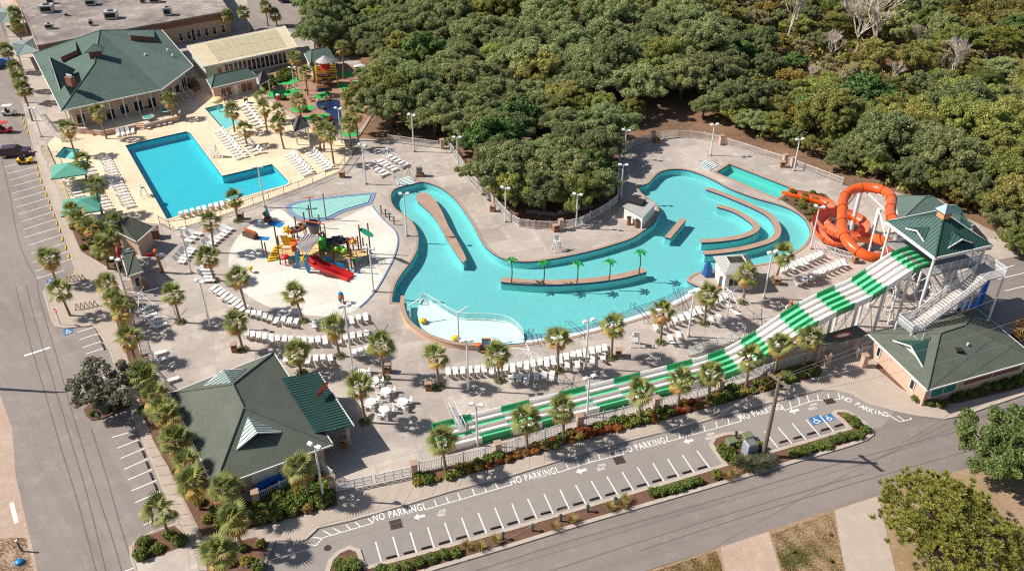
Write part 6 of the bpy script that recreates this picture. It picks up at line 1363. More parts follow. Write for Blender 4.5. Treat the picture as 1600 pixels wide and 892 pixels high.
# sliding gates in the front
gt = thing('entrance_gate', G(585, 757, ZP), 'double white rail gate between the two front pillars', 'gate')
for a, b in (((527, 770), (582, 758)), ((588, 757), (642, 745))):
    a, b = G(*a), G(*b); d = b - a; rz = math.atan2(d.y, d.x); mb = MB()
    for hh in (.25, .75, 1.25): mb.box(zz((a + b) / 2, ZP + hh), (d.length, .06, .1), rz)
    for k in range(5): mb.box(zz(a.lerp(b, k / 4), ZP + .75), (.08, .08, 1.2), rz)
    o = mb.build('gate_leaf', m_steel, gt); MB().add([zz(a, ZP + .2), zz(b, ZP + .2), zz(b, ZP + 1.25), zz(a, ZP + 1.25)], [(0, 1, 2, 3)]).build('mesh_infill', pane_mat('gate_mesh', (200, 200, 200), .35), o)
for x, y in ((524, 772), (646, 745)): pass
# ---- lamp posts
def make_lamp():
    t = thing('light_pole', (0, 0, ZP), 'x', 'light pole', 'white floodlight poles'); MB().cyl((0, 0, 0), (0, 0, 6.7), .13, .09, 10).build('pole', m_steel, t, world=False); MB().cyl((0, 0, 0), (0, 0, .28), .26, .22, 12).build('base', m_conc, t, world=False)
    MB().box((0, 0, 6.72), (1.1, .09, .09)).build('cross_arm', m_steel, t, world=False)
    for s in (-1, 1):
        h = MB(); h.box((.5 * s, -.05, 6.86), (.52, .42, .22), 0, R(18) , 0, .85); o = h.build('lamp_head', m_steel, t, world=False); MB().box((.5 * s, -.02, 6.73), (.42, .32, .03), 0, R(18)).build('lens', pane_mat('lamp_lens', (235, 235, 225), 1.0), o, world=False)
    return t
LAMPS = [((551.5, 581), 477, 'beside the umbrella frame in the lounger rows'), ((732, 611), 532, 'at the left end of the long lounger row'), ((1075, 527), 455, 'between the right-hand palms of the lower deck'), ((915, 577), 501, 'above the middle of the racing slide'), ((647, 238), 180, 'in front of the oaks above the bare umbrella'), ((900, 358), 304, 'at the curved fence below the oak clump'), ((1110, 244), 195, 'at the far bend of the upper right fence'), ((1240, 268), 218, 'at the right part of the upper right fence'), ((572, 289), 227, 'left of the bare umbrella on the upper deck'), ((636, 370), 303, 'on the narrow river arm bank'), ((584, 457), 388, 'at the right of the splash pad'), ((299, 428), 358, 'left of the splash pad among loungers'), ((329, 513), 440, 'on the open deck below the splash pad'), ((506, 781), 696, 'in the bed before the snack building'), ((917, 652), 589, 'rising behind the front fence in the middle'), ((746, 697), 632, 'rising behind the front fence at the left'), ((1193, 467), 394, 'right of the river kiosk'), ((1266, 390), 323, 'beside the spiral flume'), ((716, 269), 215, 'at the wood fence right of the narrow river arm'), ((790, 348), 294, 'at the left of the curved fence'), ((970, 310), 258, 'beside the pump house fence'), ((975, 250), 204, 'at the shaded left end of the upper right fence'), ((414, 325), 261, 'at the grey fence by the main pool'), ((199, 469), 405, 'at the side entrance booth'), ((157, 361), 335, 'in the palm bed below the tan deck'), ((461, 142), 106, 'among the mini golf holes'), ((534, 220), 170, 'near the golf pond shelter'), ((65, 215), 170, 'at the side street by the clubhouse'), ((1393, 438), 405, 'under the upper part of the racing slide')]
lp0 = make_lamp()
for i, (b, yt, ph) in enumerate(LAMPS):
    o = lp0 if i == 0 else copy_tree(lp0); p = G(*b); h = hgt(b[0], b[1], yt); o.location = (p.x, p.y, ZP); o.scale = (1, 1, min(9.5, h) / 6.9); o.rotation_euler = (0, 0, random.uniform(-.5, .5)); o['label'] = 'white twin floodlight pole ' + ph
# ---- loungers
m_plastic = plain('white_plastic', (236, 232, 226), .45, .05, 4, rnd=.04)
def lounger_proto():
    t = thing('sun_lounger', (0, 0, ZP), 'x', 'sun lounger', 'x'); f = MB()
    for sx in (-1, 1): f.box((sx * .27, .25, .3), (.06, 1.3, .07))
    for sx in (-1, 1):
        for y in (-.3, .8): f.box((sx * .27, y, .14), (.07, .08, .3))
    f.build('frame', m_plastic, t, world=False); s = MB()
    for k in range(6): s.box((0, -.28 + .23 * k, .34), (.56, .19, .03))
    s.build('seat', m_plastic, t, world=False); b = MB()
    for k in range(4): b.box((0, -.47 - .14 * k, .42 + .13 * k), (.56, .17, .03), 0, R(-43))
    for sx in (-1, 1): b.box((sx * .27, -.68, .6), (.05, .75, .05), 0, R(-43))
    b.build('backrest', m_plastic, t, world=False); return t
LG = lounger_proto(); lg_used = [False]
def lounger_row(px, n, face, phrase, group=None, at_label='white sun lounger', rz_j=.1):
    """n loungers spread along the image polyline, feet pointing at the image direction `face`"""
    pts = GP(px); n = min(n, 1 + int(sum((b - a).length for a, b in zip(pts, pts[1:])) / .8)); rs = resample(pts, 1e9 if n == 1 else sum((b - a).length for a, b in zip(pts, pts[1:])) / (n - 1)) if n > 1 else pts[:1]
    for i, p in enumerate(rs):
        q = proj(p); d = G(q[0] + face[0], q[1] + face[1]) - p; rz = math.atan2(d.y, d.x) - math.pi / 2 + random.uniform(-rz_j, rz_j)
        o = LG if not lg_used[0] else copy_tree(LG); lg_used[0] = True; o.location = (p.x, p.y, ZP + .01); o.rotation_euler = (0, 0, rz)
        bk = [c for c in o.children if c.name.startswith('backrest')][0]; an = random.choice((0, 0, 0, R(22), R(-12))); bk.rotation_euler = (an, 0, 0); hv = Vector((0, -.38, .35)); bk.location = hv - Matrix.Rotation(an, 3, 'X') @ hv
        o['label'] = (lambda a, b: a if len(a.split()) <= 16 else b)('%s white sun lounger from the left %s' % (ORD[i], phrase), '%s lounger from left %s' % (ORD[i], phrase)) if n > 1 else 'single white sun lounger ' + phrase; o['group'] = group or 'loungers ' + phrase
lounger_row([(701, 587), (800, 580), (857, 570), (945, 550)], 25, (0, -10), 'in the long row below the lazy river')
lounger_row([(799, 599), (822, 597)], 4, (0, -10), 'in the short row below the long row'); lounger_row([(838, 595), (862, 592)], 4, (0, -10), 'right of the umbrella pole in the short row')
lounger_row([(886, 578), (902, 575)], 2, (0, -10), 'left of the middle light pole'); lounger_row([(925, 569), (942, 564)], 2, (0, -10), 'right of the middle light pole')
lounger_row([(1026, 518), (1075, 499), (1134, 468)], 13, (-5, -10), 'in the slanting row right of the lazy river steps'); lounger_row([(1048, 535), (1061, 530)], 2, (-5, -10), 'by the seventh deck palm'); lounger_row([(1112, 506), (1125, 502)], 2, (-5, -10), 'by the eighth deck palm'); lounger_row([(1139, 482), (1149, 492)], 3, (-6, -6), 'under the bare umbrella near the kiosk')
lounger_row([(1222, 427), (1284, 402)], 10, (-6, -10), 'in the upper row above the racing slide'); lounger_row([(1246, 447), (1318, 415)], 11, (-6, -10), 'in the lower row above the racing slide')
lounger_row([(333, 455), (357, 471), (380, 487)], 9, (8, -6), 'in the curved row at the lower left of the splash pad'); lounger_row([(388, 492), (425, 503), (462, 509)], 12, (3, -10), 'in the inner curved row below the splash pad'); lounger_row([(492, 511), (506, 512)], 3, (0, -10), 'left of the ninth palm round the pad'); lounger_row([(550, 505), (572, 500)], 4, (-2, -10), 'at the right end of the inner curved row')
lounger_row([(386, 527), (430, 535), (485, 538), (530, 535), (573, 527)], 24, (0, -10), 'in the outer curved row below the splash pad'); lounger_row([(447, 567), (517, 566)], 9, (0, -10), 'in the row behind the snack building'); lounger_row([(555, 558), (576, 552)], 4, (-2, -10), 'right of the row behind the snack building')
lounger_row([(293, 379), (307, 368)], 4, (9, 2), 'in the upper group left of the splash pad'); lounger_row([(281, 412), (298, 392)], 5, (9, 2), 'in the lower group left of the splash pad'); lounger_row([(324, 388), (357, 360)], 9, (8, 4), 'in the arc at the upper left of the splash pad'); lounger_row([(317, 420), (326, 442)], 5, (9, 0), 'in the arc at the left of the splash pad')
lounger_row([(164, 252), (201, 326)], 18, (9, -2), 'in the long column left of the main pool'); lounger_row([(135, 264), (149, 286)], 5, (9, -2), 'in the column between the green umbrellas'); lounger_row([(100, 272), (127, 320)], 11, (9, -2), 'in the column by the side fence'); lounger_row([(152, 306), (171, 335)], 7, (9, -2), 'right of the lower green umbrella')
lounger_row([(342, 209), (376, 249)], 11, (-9, 3), 'in the column right of the main pool'); lounger_row([(380, 168), (405, 201)], 8, (-9, 3), 'in the column by the mini golf'); lounger_row([(368, 212), (403, 242)], 8, (-9, 3), 'in the second column right of the main pool')
lounger_row([(452, 246), (480, 275)], 9, (-9, 3), 'in the left column by the pool arm'); lounger_row([(486, 242), (513, 267)], 8, (-9, 3), 'in the right column by the pool arm')
lounger_row([(576, 262), (600, 276)], 5, (9, -4), 'in the front line under the upper bare umbrella'); lounger_row([(592, 256), (614, 269)], 5, (9, -4), 'in the middle line under the upper bare umbrella'); lounger_row([(606, 249), (632, 262)], 5, (9, -4), 'in the back line under the upper bare umbrella')
lounger_row([(283, 339), (357, 320)], 13, (-2, -10), 'along the lower edge of the main pool'); lounger_row([(224, 487), (250, 513)], 6, (9, -3), 'by the palms of the left fence'); lounger_row([(248, 556), (252, 566)], 2, (9, -3), 'at the left fence below the group of six'); lounger_row([(267, 598)], 1, (9, -3), 'at the left fence near the snack building')
lounger_row([(185, 213), (208, 208)], 6, (0, 10), 'below the terrace wall at the left'); lounger_row([(233, 201), (239, 200)], 2, (0, 10), 'right of the terrace steps'); lounger_row([(248, 197), (266, 193)], 5, (0, 10), 'below the terrace wall at the right')
# ---- tables with chairs
def chair_proto():
    t = thing('plastic_chair', (0, 0, ZP), 'x', 'chair', 'white chairs at the round tables'); MB().box((0, 0, .43), (.46, .46, .05)).build('seat', m_plastic, t, world=False); b = MB(); b.box((0, -.23, .66), (.46, .05, .42), 0, R(8)); b.build('backrest', m_plastic, t, world=False)
    for sx in (-1, 1):
        for sy in (-1, 1): MB().box((sx * .19, sy * .19, .21), (.05, .05, .42)).build('leg', m_plastic, t, world=False)
    return t
CH = chair_proto(); ch_used = False
TBL = [(564, 582, 'at the top of the group'), (584, 595, 'second from the top'), (603, 611, 'in the middle by itself'), (629, 628, 'farthest right'), (600, 640, 'lowest of the group'), (579, 628, 'behind the big palm')]
for i, (x, y, ph) in enumerate(TBL):
    p = G(x, y, .75); p.z = ZP; t = thing('round_table', p, 'white round table %s beside the snack building' % ph, 'table', 'white round tables'); MB().cyl((0, 0, .7), (0, 0, .75), .6, n=24).build('tabletop', m_plastic, t, world=False); MB().cyl((0, 0, 0), (0, 0, .7), .06, n=8).build('pedestal', m_plastic, t, world=False); MB().box((0, 0, .03), (.6, .6, .06), R(45)).build('foot', m_plastic, t, world=False)
    for k in range(4):
        a = R(30 + 90 * k + random.uniform(-20, 20)); o = CH if not ch_used else copy_tree(CH); ch_used = True; o.location = (p.x + .85 * math.cos(a), p.y + .85 * math.sin(a), ZP); o.rotation_euler = (0, 0, a + math.pi / 2)
        o['label'] = 'white chair on the %s side of the table %s' % (['right', 'far', 'left', 'near'][k], ph); o['group'] = 'chairs of the table ' + ph
# ---- bare umbrella frames
def umbrella_frame(base, top, label, nr=8, rad=2.6):
    b = G(*base); h = hgt(base[0], base[1], top); t = thing('umbrella_frame', (b.x, b.y, ZP), label, 'umbrella frame', 'bare umbrella frames'); MB().cyl((0, 0, 0), (0, 0, h), .08, .06, 8).build('pole', m_steel, t, world=False)
    for k in range(nr):
        a = 2 * math.pi * k / nr + .2; c, s = math.cos(a), math.sin(a); mb = MB(); mb.cyl((0, 0, h - .15), (c * rad, s * rad, h - .95), .035, n=5); mb.cyl((0, 0, h - 1.1), (c * rad * .5, s * rad * .5, h - .55), .025, n=4); mb.build('rib', m_steel, t, world=False)
    MB().cyl((0, 0, 0), (0, 0, .1), .4, n=14).build('base', m_conc, t, world=False)
umbrella_frame((607, 262), 232, 'bare white umbrella frame above loungers at the top of the deck')
umbrella_frame((541, 522), 478, 'bare white umbrella frame in the curved lounger rows'); umbrella_frame((229, 497), 457, 'bare white umbrella frame near the left fence'); umbrella_frame((827, 597), 546, 'bare white umbrella frame below the long lounger row'); umbrella_frame((1136, 497), 455, 'bare white umbrella frame near the river kiosk')
# ---- green square umbrellas, tables on the terrace, mushroom fountain
m_canvas = plain('green_canvas', (86, 156, 134), .8, .08, 1.5)
for (x, y, s_, lb) in ((108, 262, 2.6, 'upper'), (126, 318, 2.6, 'lower')):
    p = G(x, y, 3.0); t = thing('square_umbrella', (p.x, p.y, ZP), 'large green square umbrella, %s of two by the side fence' % lb, 'umbrella', 'green square umbrellas', R(20)); MB().cyl((0, 0, 0), (0, 0, 3.3), .07, n=8).build('pole', m_steel, t, world=False); mb = MB(); c = [Vector((a * s_, b * s_, 2.6)) for a, b in ((-1, -1), (1, -1), (1, 1), (-1, 1))]; [mb.add([c[i], c[(i + 1) % 4], Vector((0, 0, 3.5))], [(0, 1, 2)]) for i in range(4)]; [mb.add([c[i], c[(i + 1) % 4], c[(i + 1) % 4] - Vector((0, 0, .2)), c[i] - Vector((0, 0, .2))], [(0, 3, 2, 1)]) for i in range(4)]; mb.build('canopy', m_canvas, t, world=False)
    for i in range(4): MB().cyl((0, 0, 3.4), c[i] - Vector((0, 0, .05)), .03, n=4).build('rib', m_steel, t, world=False)
for x, y, lb in ((232, 184, 'left'), (260, 173, 'right')):
    p = G(x, y, 1.2); t = thing('terrace_table', (p.x, p.y, ZP + .5), 'round green terrace table, %s of two before the clubhouse' % lb, 'table', 'green terrace tables'); MB().cyl((0, 0, .7), (0, 0, .76), .95, n=20).build('tabletop', m_canvas, t, world=False); MB().cyl((0, 0, 0), (0, 0, .7), .06, n=8).build('pedestal', m_steel, t, world=False); mb = MB(); mb.tube([(.98 * math.cos(k * .5236), .98 * math.sin(k * .5236), .74) for k in range(13)], .06, 6, False); mb.build('rim', m_trim, t, world=False)
for x, y, lb in ((213, 171, 'left'), (231, 168, 'right')):
    p = G(x, y, 1.2); t = thing('game_table', (p.x, p.y, ZP + .5), 'dark game table on the porch, %s of two' % lb, 'table', 'dark tables on the porch', R(12)); MB().box((0, 0, .75), (2.0, 1.1, .14)).build('tabletop', m_dark, t, world=False); [MB().box((a * .85, b * .42, .35), (.12, .12, .7)).build('leg', m_dark, t, world=False) for a in (-1, 1) for b in (-1, 1)]
p = G(342, 171); t = thing('mushroom_fountain', (p.x, p.y, -.4), 'tan mushroom fountain standing in the kiddie pool', 'fountain'); MB().cyl((0, 0, 0), (0, 0, 2.2), .14, n=10).build('stem', m_trim, t, world=False); mb = MB(); mb.ball((0, 0, 2.2), (1.15, 1.15, .55), 18, 8); mb.build('cap', plain('mushroom_tan', (232, 200, 140), .5, .06), t, world=False, smooth=True)
# ---- lifeguard chairs
def guard(x, y, label, rz=0):
    p = G(x, y); t = thing('lifeguard_chair', (p.x, p.y, ZP), label, 'lifeguard chair', 'white lifeguard chairs', rz); mb = MB()
    for sx in (-1, 1):
        for sy in (-1, 1): mb.cyl((sx * .55, sy * .5, 0), (sx * .32, sy * .28, 1.5), .06, n=6)
    mb.build('legs', m_steel, t, world=False); MB().box((0, 0, 1.52), (.7, .62, .08)).build('seat', m_plastic, t, world=False); MB().box((0, -.3, 1.9), (.7, .07, .75), 0, R(10)).build('backrest', m_plastic, t, world=False); [MB().box((0, .32 + .12 * k, 1.1 - .35 * k), (.7, .16, .05)).build('step', m_plastic, t, world=False) for k in range(3)]
    [MB().box((s * .36, .02, 1.78), (.06, .55, .06)).build('armrest', m_plastic, t, world=False) for s in (-1, 1)]
guard(870, 392, 'white lifeguard chair alone on the bank above the river bend', R(200)); guard(992, 541, 'white lifeguard chair right of the sixth deck palm'); guard(337, 246, 'white lifeguard chair right of the main pool', R(90)); guard(226, 308, 'white lifeguard chair left of the main pool', R(-60))
# ---- bins
BINS = [(606, 582, 'beside the second deck palm'), (670, 609, 'beside the third deck palm'), (966, 557, 'beside the sixth deck palm'), (367, 549, 'left of the fifth palm round the pad'), (377, 343, 'right of the palm by the main pool'), (535, 278, 'at the grey fence end'), (770, 331, 'at the wood fence pillar'), (1213, 445, 'beside the tenth deck palm'), (1222, 262, 'at the right pillar of the upper fence'), (1335, 411, 'under the orange tube'), (1026, 224, 'at the shaded fence pillar'), (868, 362, 'left at the curved fence pillar'), (538, 697, 'at the snack building corner'), (207, 478, 'at the side entrance fence'), (385, 162, 'by the bath house'), (203, 421, 'before the entrance booth')]
bin0 = None
for i, (x, y, ph) in enumerate(BINS):
    p = G(x, y)
    if bin0 is None:
        bin0 = thing('litter_bin', (0, 0, ZP), 'x', 'litter bin', 'brown litter bins'); MB().box((0, 0, .48), (.72, .72, .96)).build('body', m_wood, bin0, world=False); MB().box((0, 0, 1.0), (.84, .84, .1), taper=.9).build('lid', m_coping, bin0, world=False); MB().box((0, -.37, .75), (.4, .03, .2)).build('flap', m_dark, bin0, world=False); o = bin0
    else: o = copy_tree(bin0)
    o.location = (p.x, p.y, ZP); o.rotation_euler = (0, 0, random.uniform(-.4, .4)); o['label'] = 'brown wooden litter bin ' + ph
# ---- metal palms on the island
m_mg = plain('palm_sheet_green', (26, 138, 54), .4, .08, 2); m_mt = plain('palm_pole_brown', (92, 74, 60), .6, .1)
for i, (bx, by, yt) in enumerate(((799, 441, 405), (849, 444, 410), (901, 444, 411), (951, 440, 408), (998, 427, 393))):
    p = G(bx, by, .34); h = hgt(bx, by, yt) - .1; t = thing('metal_palm', p, '%s metal palm from the left on the curved river island' % ORD[i], 'metal palm', 'metal palms on the island'); mb = MB(); mb.tube([(0, 0, 0), (.1, 0, h * .4), (.06, 0, h * .75), (0, 0, h)], [.09, .08, .07, .06], 7); mb.build('trunk', m_mt, t, world=False)
    for k in range(6):
        a = k * 1.047 + .3 * i; c, s = math.cos(a), math.sin(a); V = [Vector((0, 0, h)), Vector((c * .5 - s * .22, s * .5 + c * .22, h + .15)), Vector((c * 1.0, s * 1.0, h - .22)), Vector((c * .5 + s * .22, s * .5 - c * .22, h + .15))]; mb = MB(); mb.add(V + [v - Vector((0, 0, .03)) for v in V], [(0, 3, 2, 1), (4, 5, 6, 7), (0, 1, 5, 4), (1, 2, 6, 5), (2, 3, 7, 6), (3, 0, 4, 7)]); mb.build('leaf', m_mg, t, world=False)
# ---- hand rails at the steps, sign boards, folded umbrella, statue
m_dgrey = plain('dark_rail', (70, 74, 82), .5, .1)
for i, (a, b) in enumerate((((834, 541), (826, 522)), ((907, 530), (884, 510)), ((941, 523), (920, 505)), ((1006, 506), (985, 482)), ((1060, 484), (1052, 458)))):
    a, b = G(*a, ZP), G(*b, -.4); t = thing('step_handrail', a, '%s dark handrail from the left across the river entry steps' % ORD[i], 'handrail', 'handrails on the river steps'); mb = MB(); d = b - a
    for sd in (0, .5): e = Vector((sd, .1 * sd, 0)); mb.tube([e, e + Vector((0, 0, .9)), d + e + Vector((0, 0, .9)), d + e], .03, 6)
    mb.build('rail', m_dgrey, t, world=False)
m_poster = plain('poster_blue', (96, 150, 204), .5, .2, 3)
def board(x, y, label, rz=0.0):
    p = G(x, y); t = thing('sign_board', (p.x, p.y, ZP), label, 'sign board', None, rz); mb = MB(); [mb.box((s * .45, 0, .9), (.14, .16, 1.8)) for s in (-1, 1)]; mb.box((0, 0, 1.72), (1.1, .2, .18)); mb.box((0, 0, .5), (.9, .16, .14)); mb.build('frame', m_wood, t, world=False); MB().box((0, -.05, 1.1), (.76, .06, 1.0)).build('poster', m_poster, t, world=False); MB().box((0, -.25, .15), (1.3, .7, .3)).build('planter_box', m_wood, t, world=False)
board(1128, 451, 'wooden sign board with blue poster in front of the kiosk'); board(760, 549, 'wooden sign board with blue poster by the wading wall')
p = G(748, 549); o = MB().cyl((p.x, p.y, ZP), (p.x, p.y, 1.0), .3, .34, 12).build('waste_drum', m_gal); tag(o, 'grey drum with orange lid beside the wading wall sign', 'drum'); MB().cyl((p.x, p.y, 1.0), (p.x, p.y, 1.14), .36, .3, 12).build('lid', plain('orange_lid', (226, 110, 44), .5, .05), o)
p = G(1104, 431); t = thing('folded_umbrella', (p.x, p.y, ZP), 'blue covered folded umbrella on the river peninsula', 'umbrella'); mb = MB(); mb.tube([(0, 0, .15), (.1, 0, .9), (-.05, 0, 1.7), (-.2, 0, 2.2)], [.75, .62, .42, .08], 9); mb.build('cover', plain('tarp_blue', (26, 88, 148), .6, .15, 3), t, world=False); MB().cyl((0, 0, 0), (0, 0, .2), .5, n=12).build('base', m_conc, t, world=False)
# utility boxes, statue figures, misc
p = G(656, 276); t = thing('pump_cabinet', (p.x, p.y, ZP), 'grey pump cabinet on a brown base by the river stairs', 'cabinet'); MB().box((0, 0, .2), (1.3, 1.0, .4)).build('base', m_wood, t, world=False); MB().box((0, 0, 1.0), (.9, .7, 1.3)).build('casing', plain('cabinet_grey', (150, 150, 134), .6, .1), t, world=False); MB().box((0, -.36, 1.0), (.7, .03, 1.0)).build('door', m_gal, t, world=False)
for nm, base, wdt in (('river_stairs', [(617, 284), (640, 278), (650, 289), (625, 294)], 5), ('landing_stairs', [(1092, 260), (1104, 252), (1121, 262), (1110, 269)], 5)):
    c = GP(base); t = thing(nm, zz((c[0] + c[2]) / 2, ZP), 'striped entry stairs with railings at the ' + ('narrow river end' if 'river' in nm else 'landing pool end'), 'stairs')
    for k in range(6):
        f0, f1 = k / 6, (k + .55) / 6; q = [c[0].lerp(c[3], f0) if nm == 'river_stairs' else c[0].lerp(c[3], f0), c[1].lerp(c[2], f0), c[1].lerp(c[2], f1), c[0].lerp(c[3], f1)]; MB().prism([(v.x, v.y) for v in q], ZP - .1, ZP + .16 - .01 * k).build('step', m_step, t)
    mb = MB()
    for e0, e1 in ((c[0], c[3]), (c[1], c[2])): mb.tube([zz(e0, ZP), zz(e0, 1.1), zz(e1, 1.0), zz(e1, ZP)], .035, 5)
    mb.build('handrail', m_dgrey, t)
# ================================================================== PLAY STRUCTURE, MINI GOLF, VEHICLES, SMALL THINGS
def cmat(n, rgb, r=.4): return plain('paint_' + n, rgb, r, .06, 1.5)
cy_, co_, cr_, cb_, cg_, cl_, cbr, ctan, cgr = cmat('yellow', (240, 186, 30)), cmat('orange', (224, 110, 40)), cmat('red', (206, 44, 46)), cmat('blue', (24, 132, 190)), cmat('green', (60, 176, 60)), cmat('lime', (150, 190, 40)), cmat('brown', (104, 72, 54)), cmat('sand', (230, 190, 130)), cmat('grey', (176, 166, 164))
cblk = cmat('charcoal', (62, 60, 64)); cteal = cmat('teal', (32, 150, 160))
def Z(x, y, z=0.0): return G(380 + x / 6.373, 310 + y / 6.373, z)
PS = thing('play_structure', Z(720, 600, ZP), 'colourful water play structure with red slide on the splash pad', 'play structure')
def bld(mb, n, m, sm=False): return mb.build(n, m, PS, smooth=sm)
def vprism(pts, z0, z1): return MB().prism([(p.x, p.y) for p in pts], z0, z1, bottom=True)
for pts, z in (([(350, 500), (520, 470), (540, 560), (360, 585)], 1.3), ([(520, 440), (760, 430), (770, 560), (560, 560)], 2.0), ([(760, 500), (900, 500), (900, 580), (770, 590)], 1.4), ([(900, 540), (1060, 520), (1080, 600), (900, 620)], 1.2), ([(1050, 510), (1200, 500), (1240, 560), (1070, 600)], 1.5)):
    q = [Z(x, y, z) for x, y in pts]; bld(vprism(q, z - .12, z), 'deck', ctan)
    for p in q: bld(MB().cyl((p.x, p.y, ZP), (p.x, p.y, z + 1.7), .09, n=8), 'post', cbr)
    mb = MB()
    for a, b in zip(q, q[1:] + q[:1]): [mb.cyl(zz(a, z + h), zz(b, z + h), .03, n=5) for h in (.5, .95)]
    bld(mb, 'guard_rail', cbr)
for (a, b, h0, h1, m) in (((355, 590), (540, 575), .5, 1.3, cteal), ((775, 625), (885, 620), .35, 1.5, cb_), ((892, 660), (1005, 690), .3, 1.3, cb_), ((1065, 620), (1175, 600), .6, 1.5, cteal), ((540, 575), (760, 590), .6, 1.6, cbr)):
    a, b = Z(*a, (h0 + h1) / 2), Z(*b, (h0 + h1) / 2); d = b - a; bld(MB().box(zz((a + b) / 2, (h0 + h1) / 2), (d.length, .1, h1 - h0), math.atan2(d.y, d.x)), 'side_panel', m)
    bld(MB().ball(zz(a.lerp(b, .35), (h0 + h1) / 2) + Vector((0, -.08, 0)), (.4, .05, .3), 10, 5), 'leaf_motif', cg_)
for x, y, h in ((210, 590, 3.2), (240, 600, 2.6), (345, 500, 3.6), (365, 520, 2.4), (510, 500, 3.4), (545, 400, 3.6), (745, 560, 3.0), (820, 520, 3.2), (880, 560, 2.6), (960, 560, 2.5), (1050, 590, 3.0), (1105, 570, 3.0), (1160, 600, 3.6), (1185, 590, 5.2), (1270, 560, 5.0), (1150, 750, 2.6), (1085, 730, 1.8), (680, 300, 3.8), (785, 420, 4.2), (640, 420, 4.6)):
    p = Z(x, y); bld(MB().cyl((p.x, p.y, ZP), (p.x, p.y, h), .1, n=8), 'post', cbr); bld(MB().cyl((p.x, p.y, ZP), (p.x, p.y, ZP + .25), .2, n=8), 'post_shoe', cb_)
aw_ = [Z(620, 345, 4.3), Z(765, 375, 4.3), Z(640, 545, 3.4), Z(525, 480, 3.4)]; mb = MB(); slab(mb, aw_, .12); o = bld(mb, 'shade_roof', cgr); s = MB(); seams(s, aw_, .35, .05, .1); s.build('roof_slats', cgr, o)
c = Z(705, 290, 4.6); mb = MB(); mb.cyl(c - Vector((0, 0, .8)), c + Vector((0, 0, .7)), .62, .95, 16, False); mb.cyl(c - Vector((0, 0, .8)), c - Vector((0, 0, .78)), .62, .62, 16); o = bld(mb, 'tipping_bucket', cmat('pewter', (128, 120, 112))); mb = MB(); mb.tube([c + Vector((.95 * math.cos(k * .3927), .95 * math.sin(k * .3927), .7)) for k in range(17)], .09, 6, False); mb.build('rim', cmat('navy', (36, 56, 104)), o); mb = MB(); a, b = c + Vector((-1.5, .2, -.2)), c + Vector((1.5, -.3, -.2)); mb.tube([zz(a, 2), a + Vector((0, 0, 1.2)), b + Vector((0, 0, .9)), zz(b, 2)], .1, 7); mb.build('frame', co_, o)
def star(c, r, mat, name, tilt=R(60), n=5, th=.15):
    mb = MB(); V = []
    for k in range(2 * n): a = math.pi * k / n; rr_ = r if k % 2 == 0 else r * .5; V.append(Vector((rr_ * math.cos(a), 0, rr_ * math.sin(a))))
    M3 = Matrix.Rotation(R(-20), 3, 'X'); V = [c + M3 @ v for v in V]; k = len(V); f = Vector((0, -th, 0)); mb.add(V + [v + f for v in V] + [c + f * 1.8], [(i, (i + 1) % k, k + (i + 1) % k, k + i) for i in range(k)] + [(k + i, k + (i + 1) % k, 2 * k) for i in range(k)]); return bld(mb, name, mat)
star(Z(437, 310, 3.6), .75, cy_, 'star_figure'); star(Z(595, 600, 2.4), .5, cy_, 'star_figure'); star(Z(1095, 425, 3.0), .7, co_, 'sun_figure', n=8); bld(MB().ball(Z(1095, 425, 3.0) + Vector((0, -.25, 0)), .3, 10, 6), 'sun_face', cy_, True)
mb = MB()
for u in range(2): a, b = Z(395 + 70 * u, 370 + 15 * u, 3.2), Z(440 + 70 * u, 470 + 10 * u, 1.6); d = b - a; mb.add([a + Vector((-.45, 0, 0)), a + Vector((.45, 0, 0)), b + Vector((.45, 0, 0)), b + Vector((-.45, 0, 0)), a + Vector((-.5, 0, .35)), a + Vector((.5, 0, .35)), b + Vector((.5, 0, .35)), b + Vector((-.5, 0, .35))], [(0, 1, 2, 3), (0, 3, 7, 4), (1, 5, 6, 2)])
bld(mb, 'yellow_chute', cy_); q = [Z(465, 430, 2.4), Z(565, 405, 2.4), Z(570, 450, 2.4), Z(480, 485, 2.4)]; bld(vprism(q, 1.6, 2.5), 'orange_tub', co_); bld(MB().ball(Z(480, 335, 3.0), .32, 10, 6), 'red_ball', cr_, True)
mb = MB(); mb.tube([Z(790, 385, 3.6), Z(785, 430, 3.0), Z(790, 470, 2.2), Z(810, 500, 1.6)], [.45, .6, .6, .4], 10); bld(mb, 'green_frog_spout', cg_, True); mb = MB(); mb.tube([Z(785, 365, 3.9) + Vector((.35 * math.cos(k * .7854), 0, .35 * math.sin(k * .7854))) for k in range(9)], .12, 6, False); bld(mb, 'wheel', cbr)
for i, (x, y, z, m) in enumerate(((880, 420, 2.8, cblk), (940, 400, 2.9, cblk), (1000, 420, 2.6, cblk), (930, 445, 2.2, cgr), (560, 300, 3.2, cbr), (520, 310, 2.9, cblk), (600, 270, 3.4, cbr))):
    c = Z(x, y, z); mb = MB(); mb.tube([c + Vector((.65 * math.cos(k * .5236), .45 * math.sin(k * .5236), .12 * math.sin(k * 1.3))) for k in range(13)], .24, 7, False); bld(mb, 'boat_fender', m, True)
for i, (x, y) in enumerate(((860, 470), (930, 510), (985, 500), (1010, 530))): bld(MB().ball(Z(x, y, 1.9), (.45, .35, .5), 8, 5), 'leaf_spout', [cg_, cl_][i % 2], True)
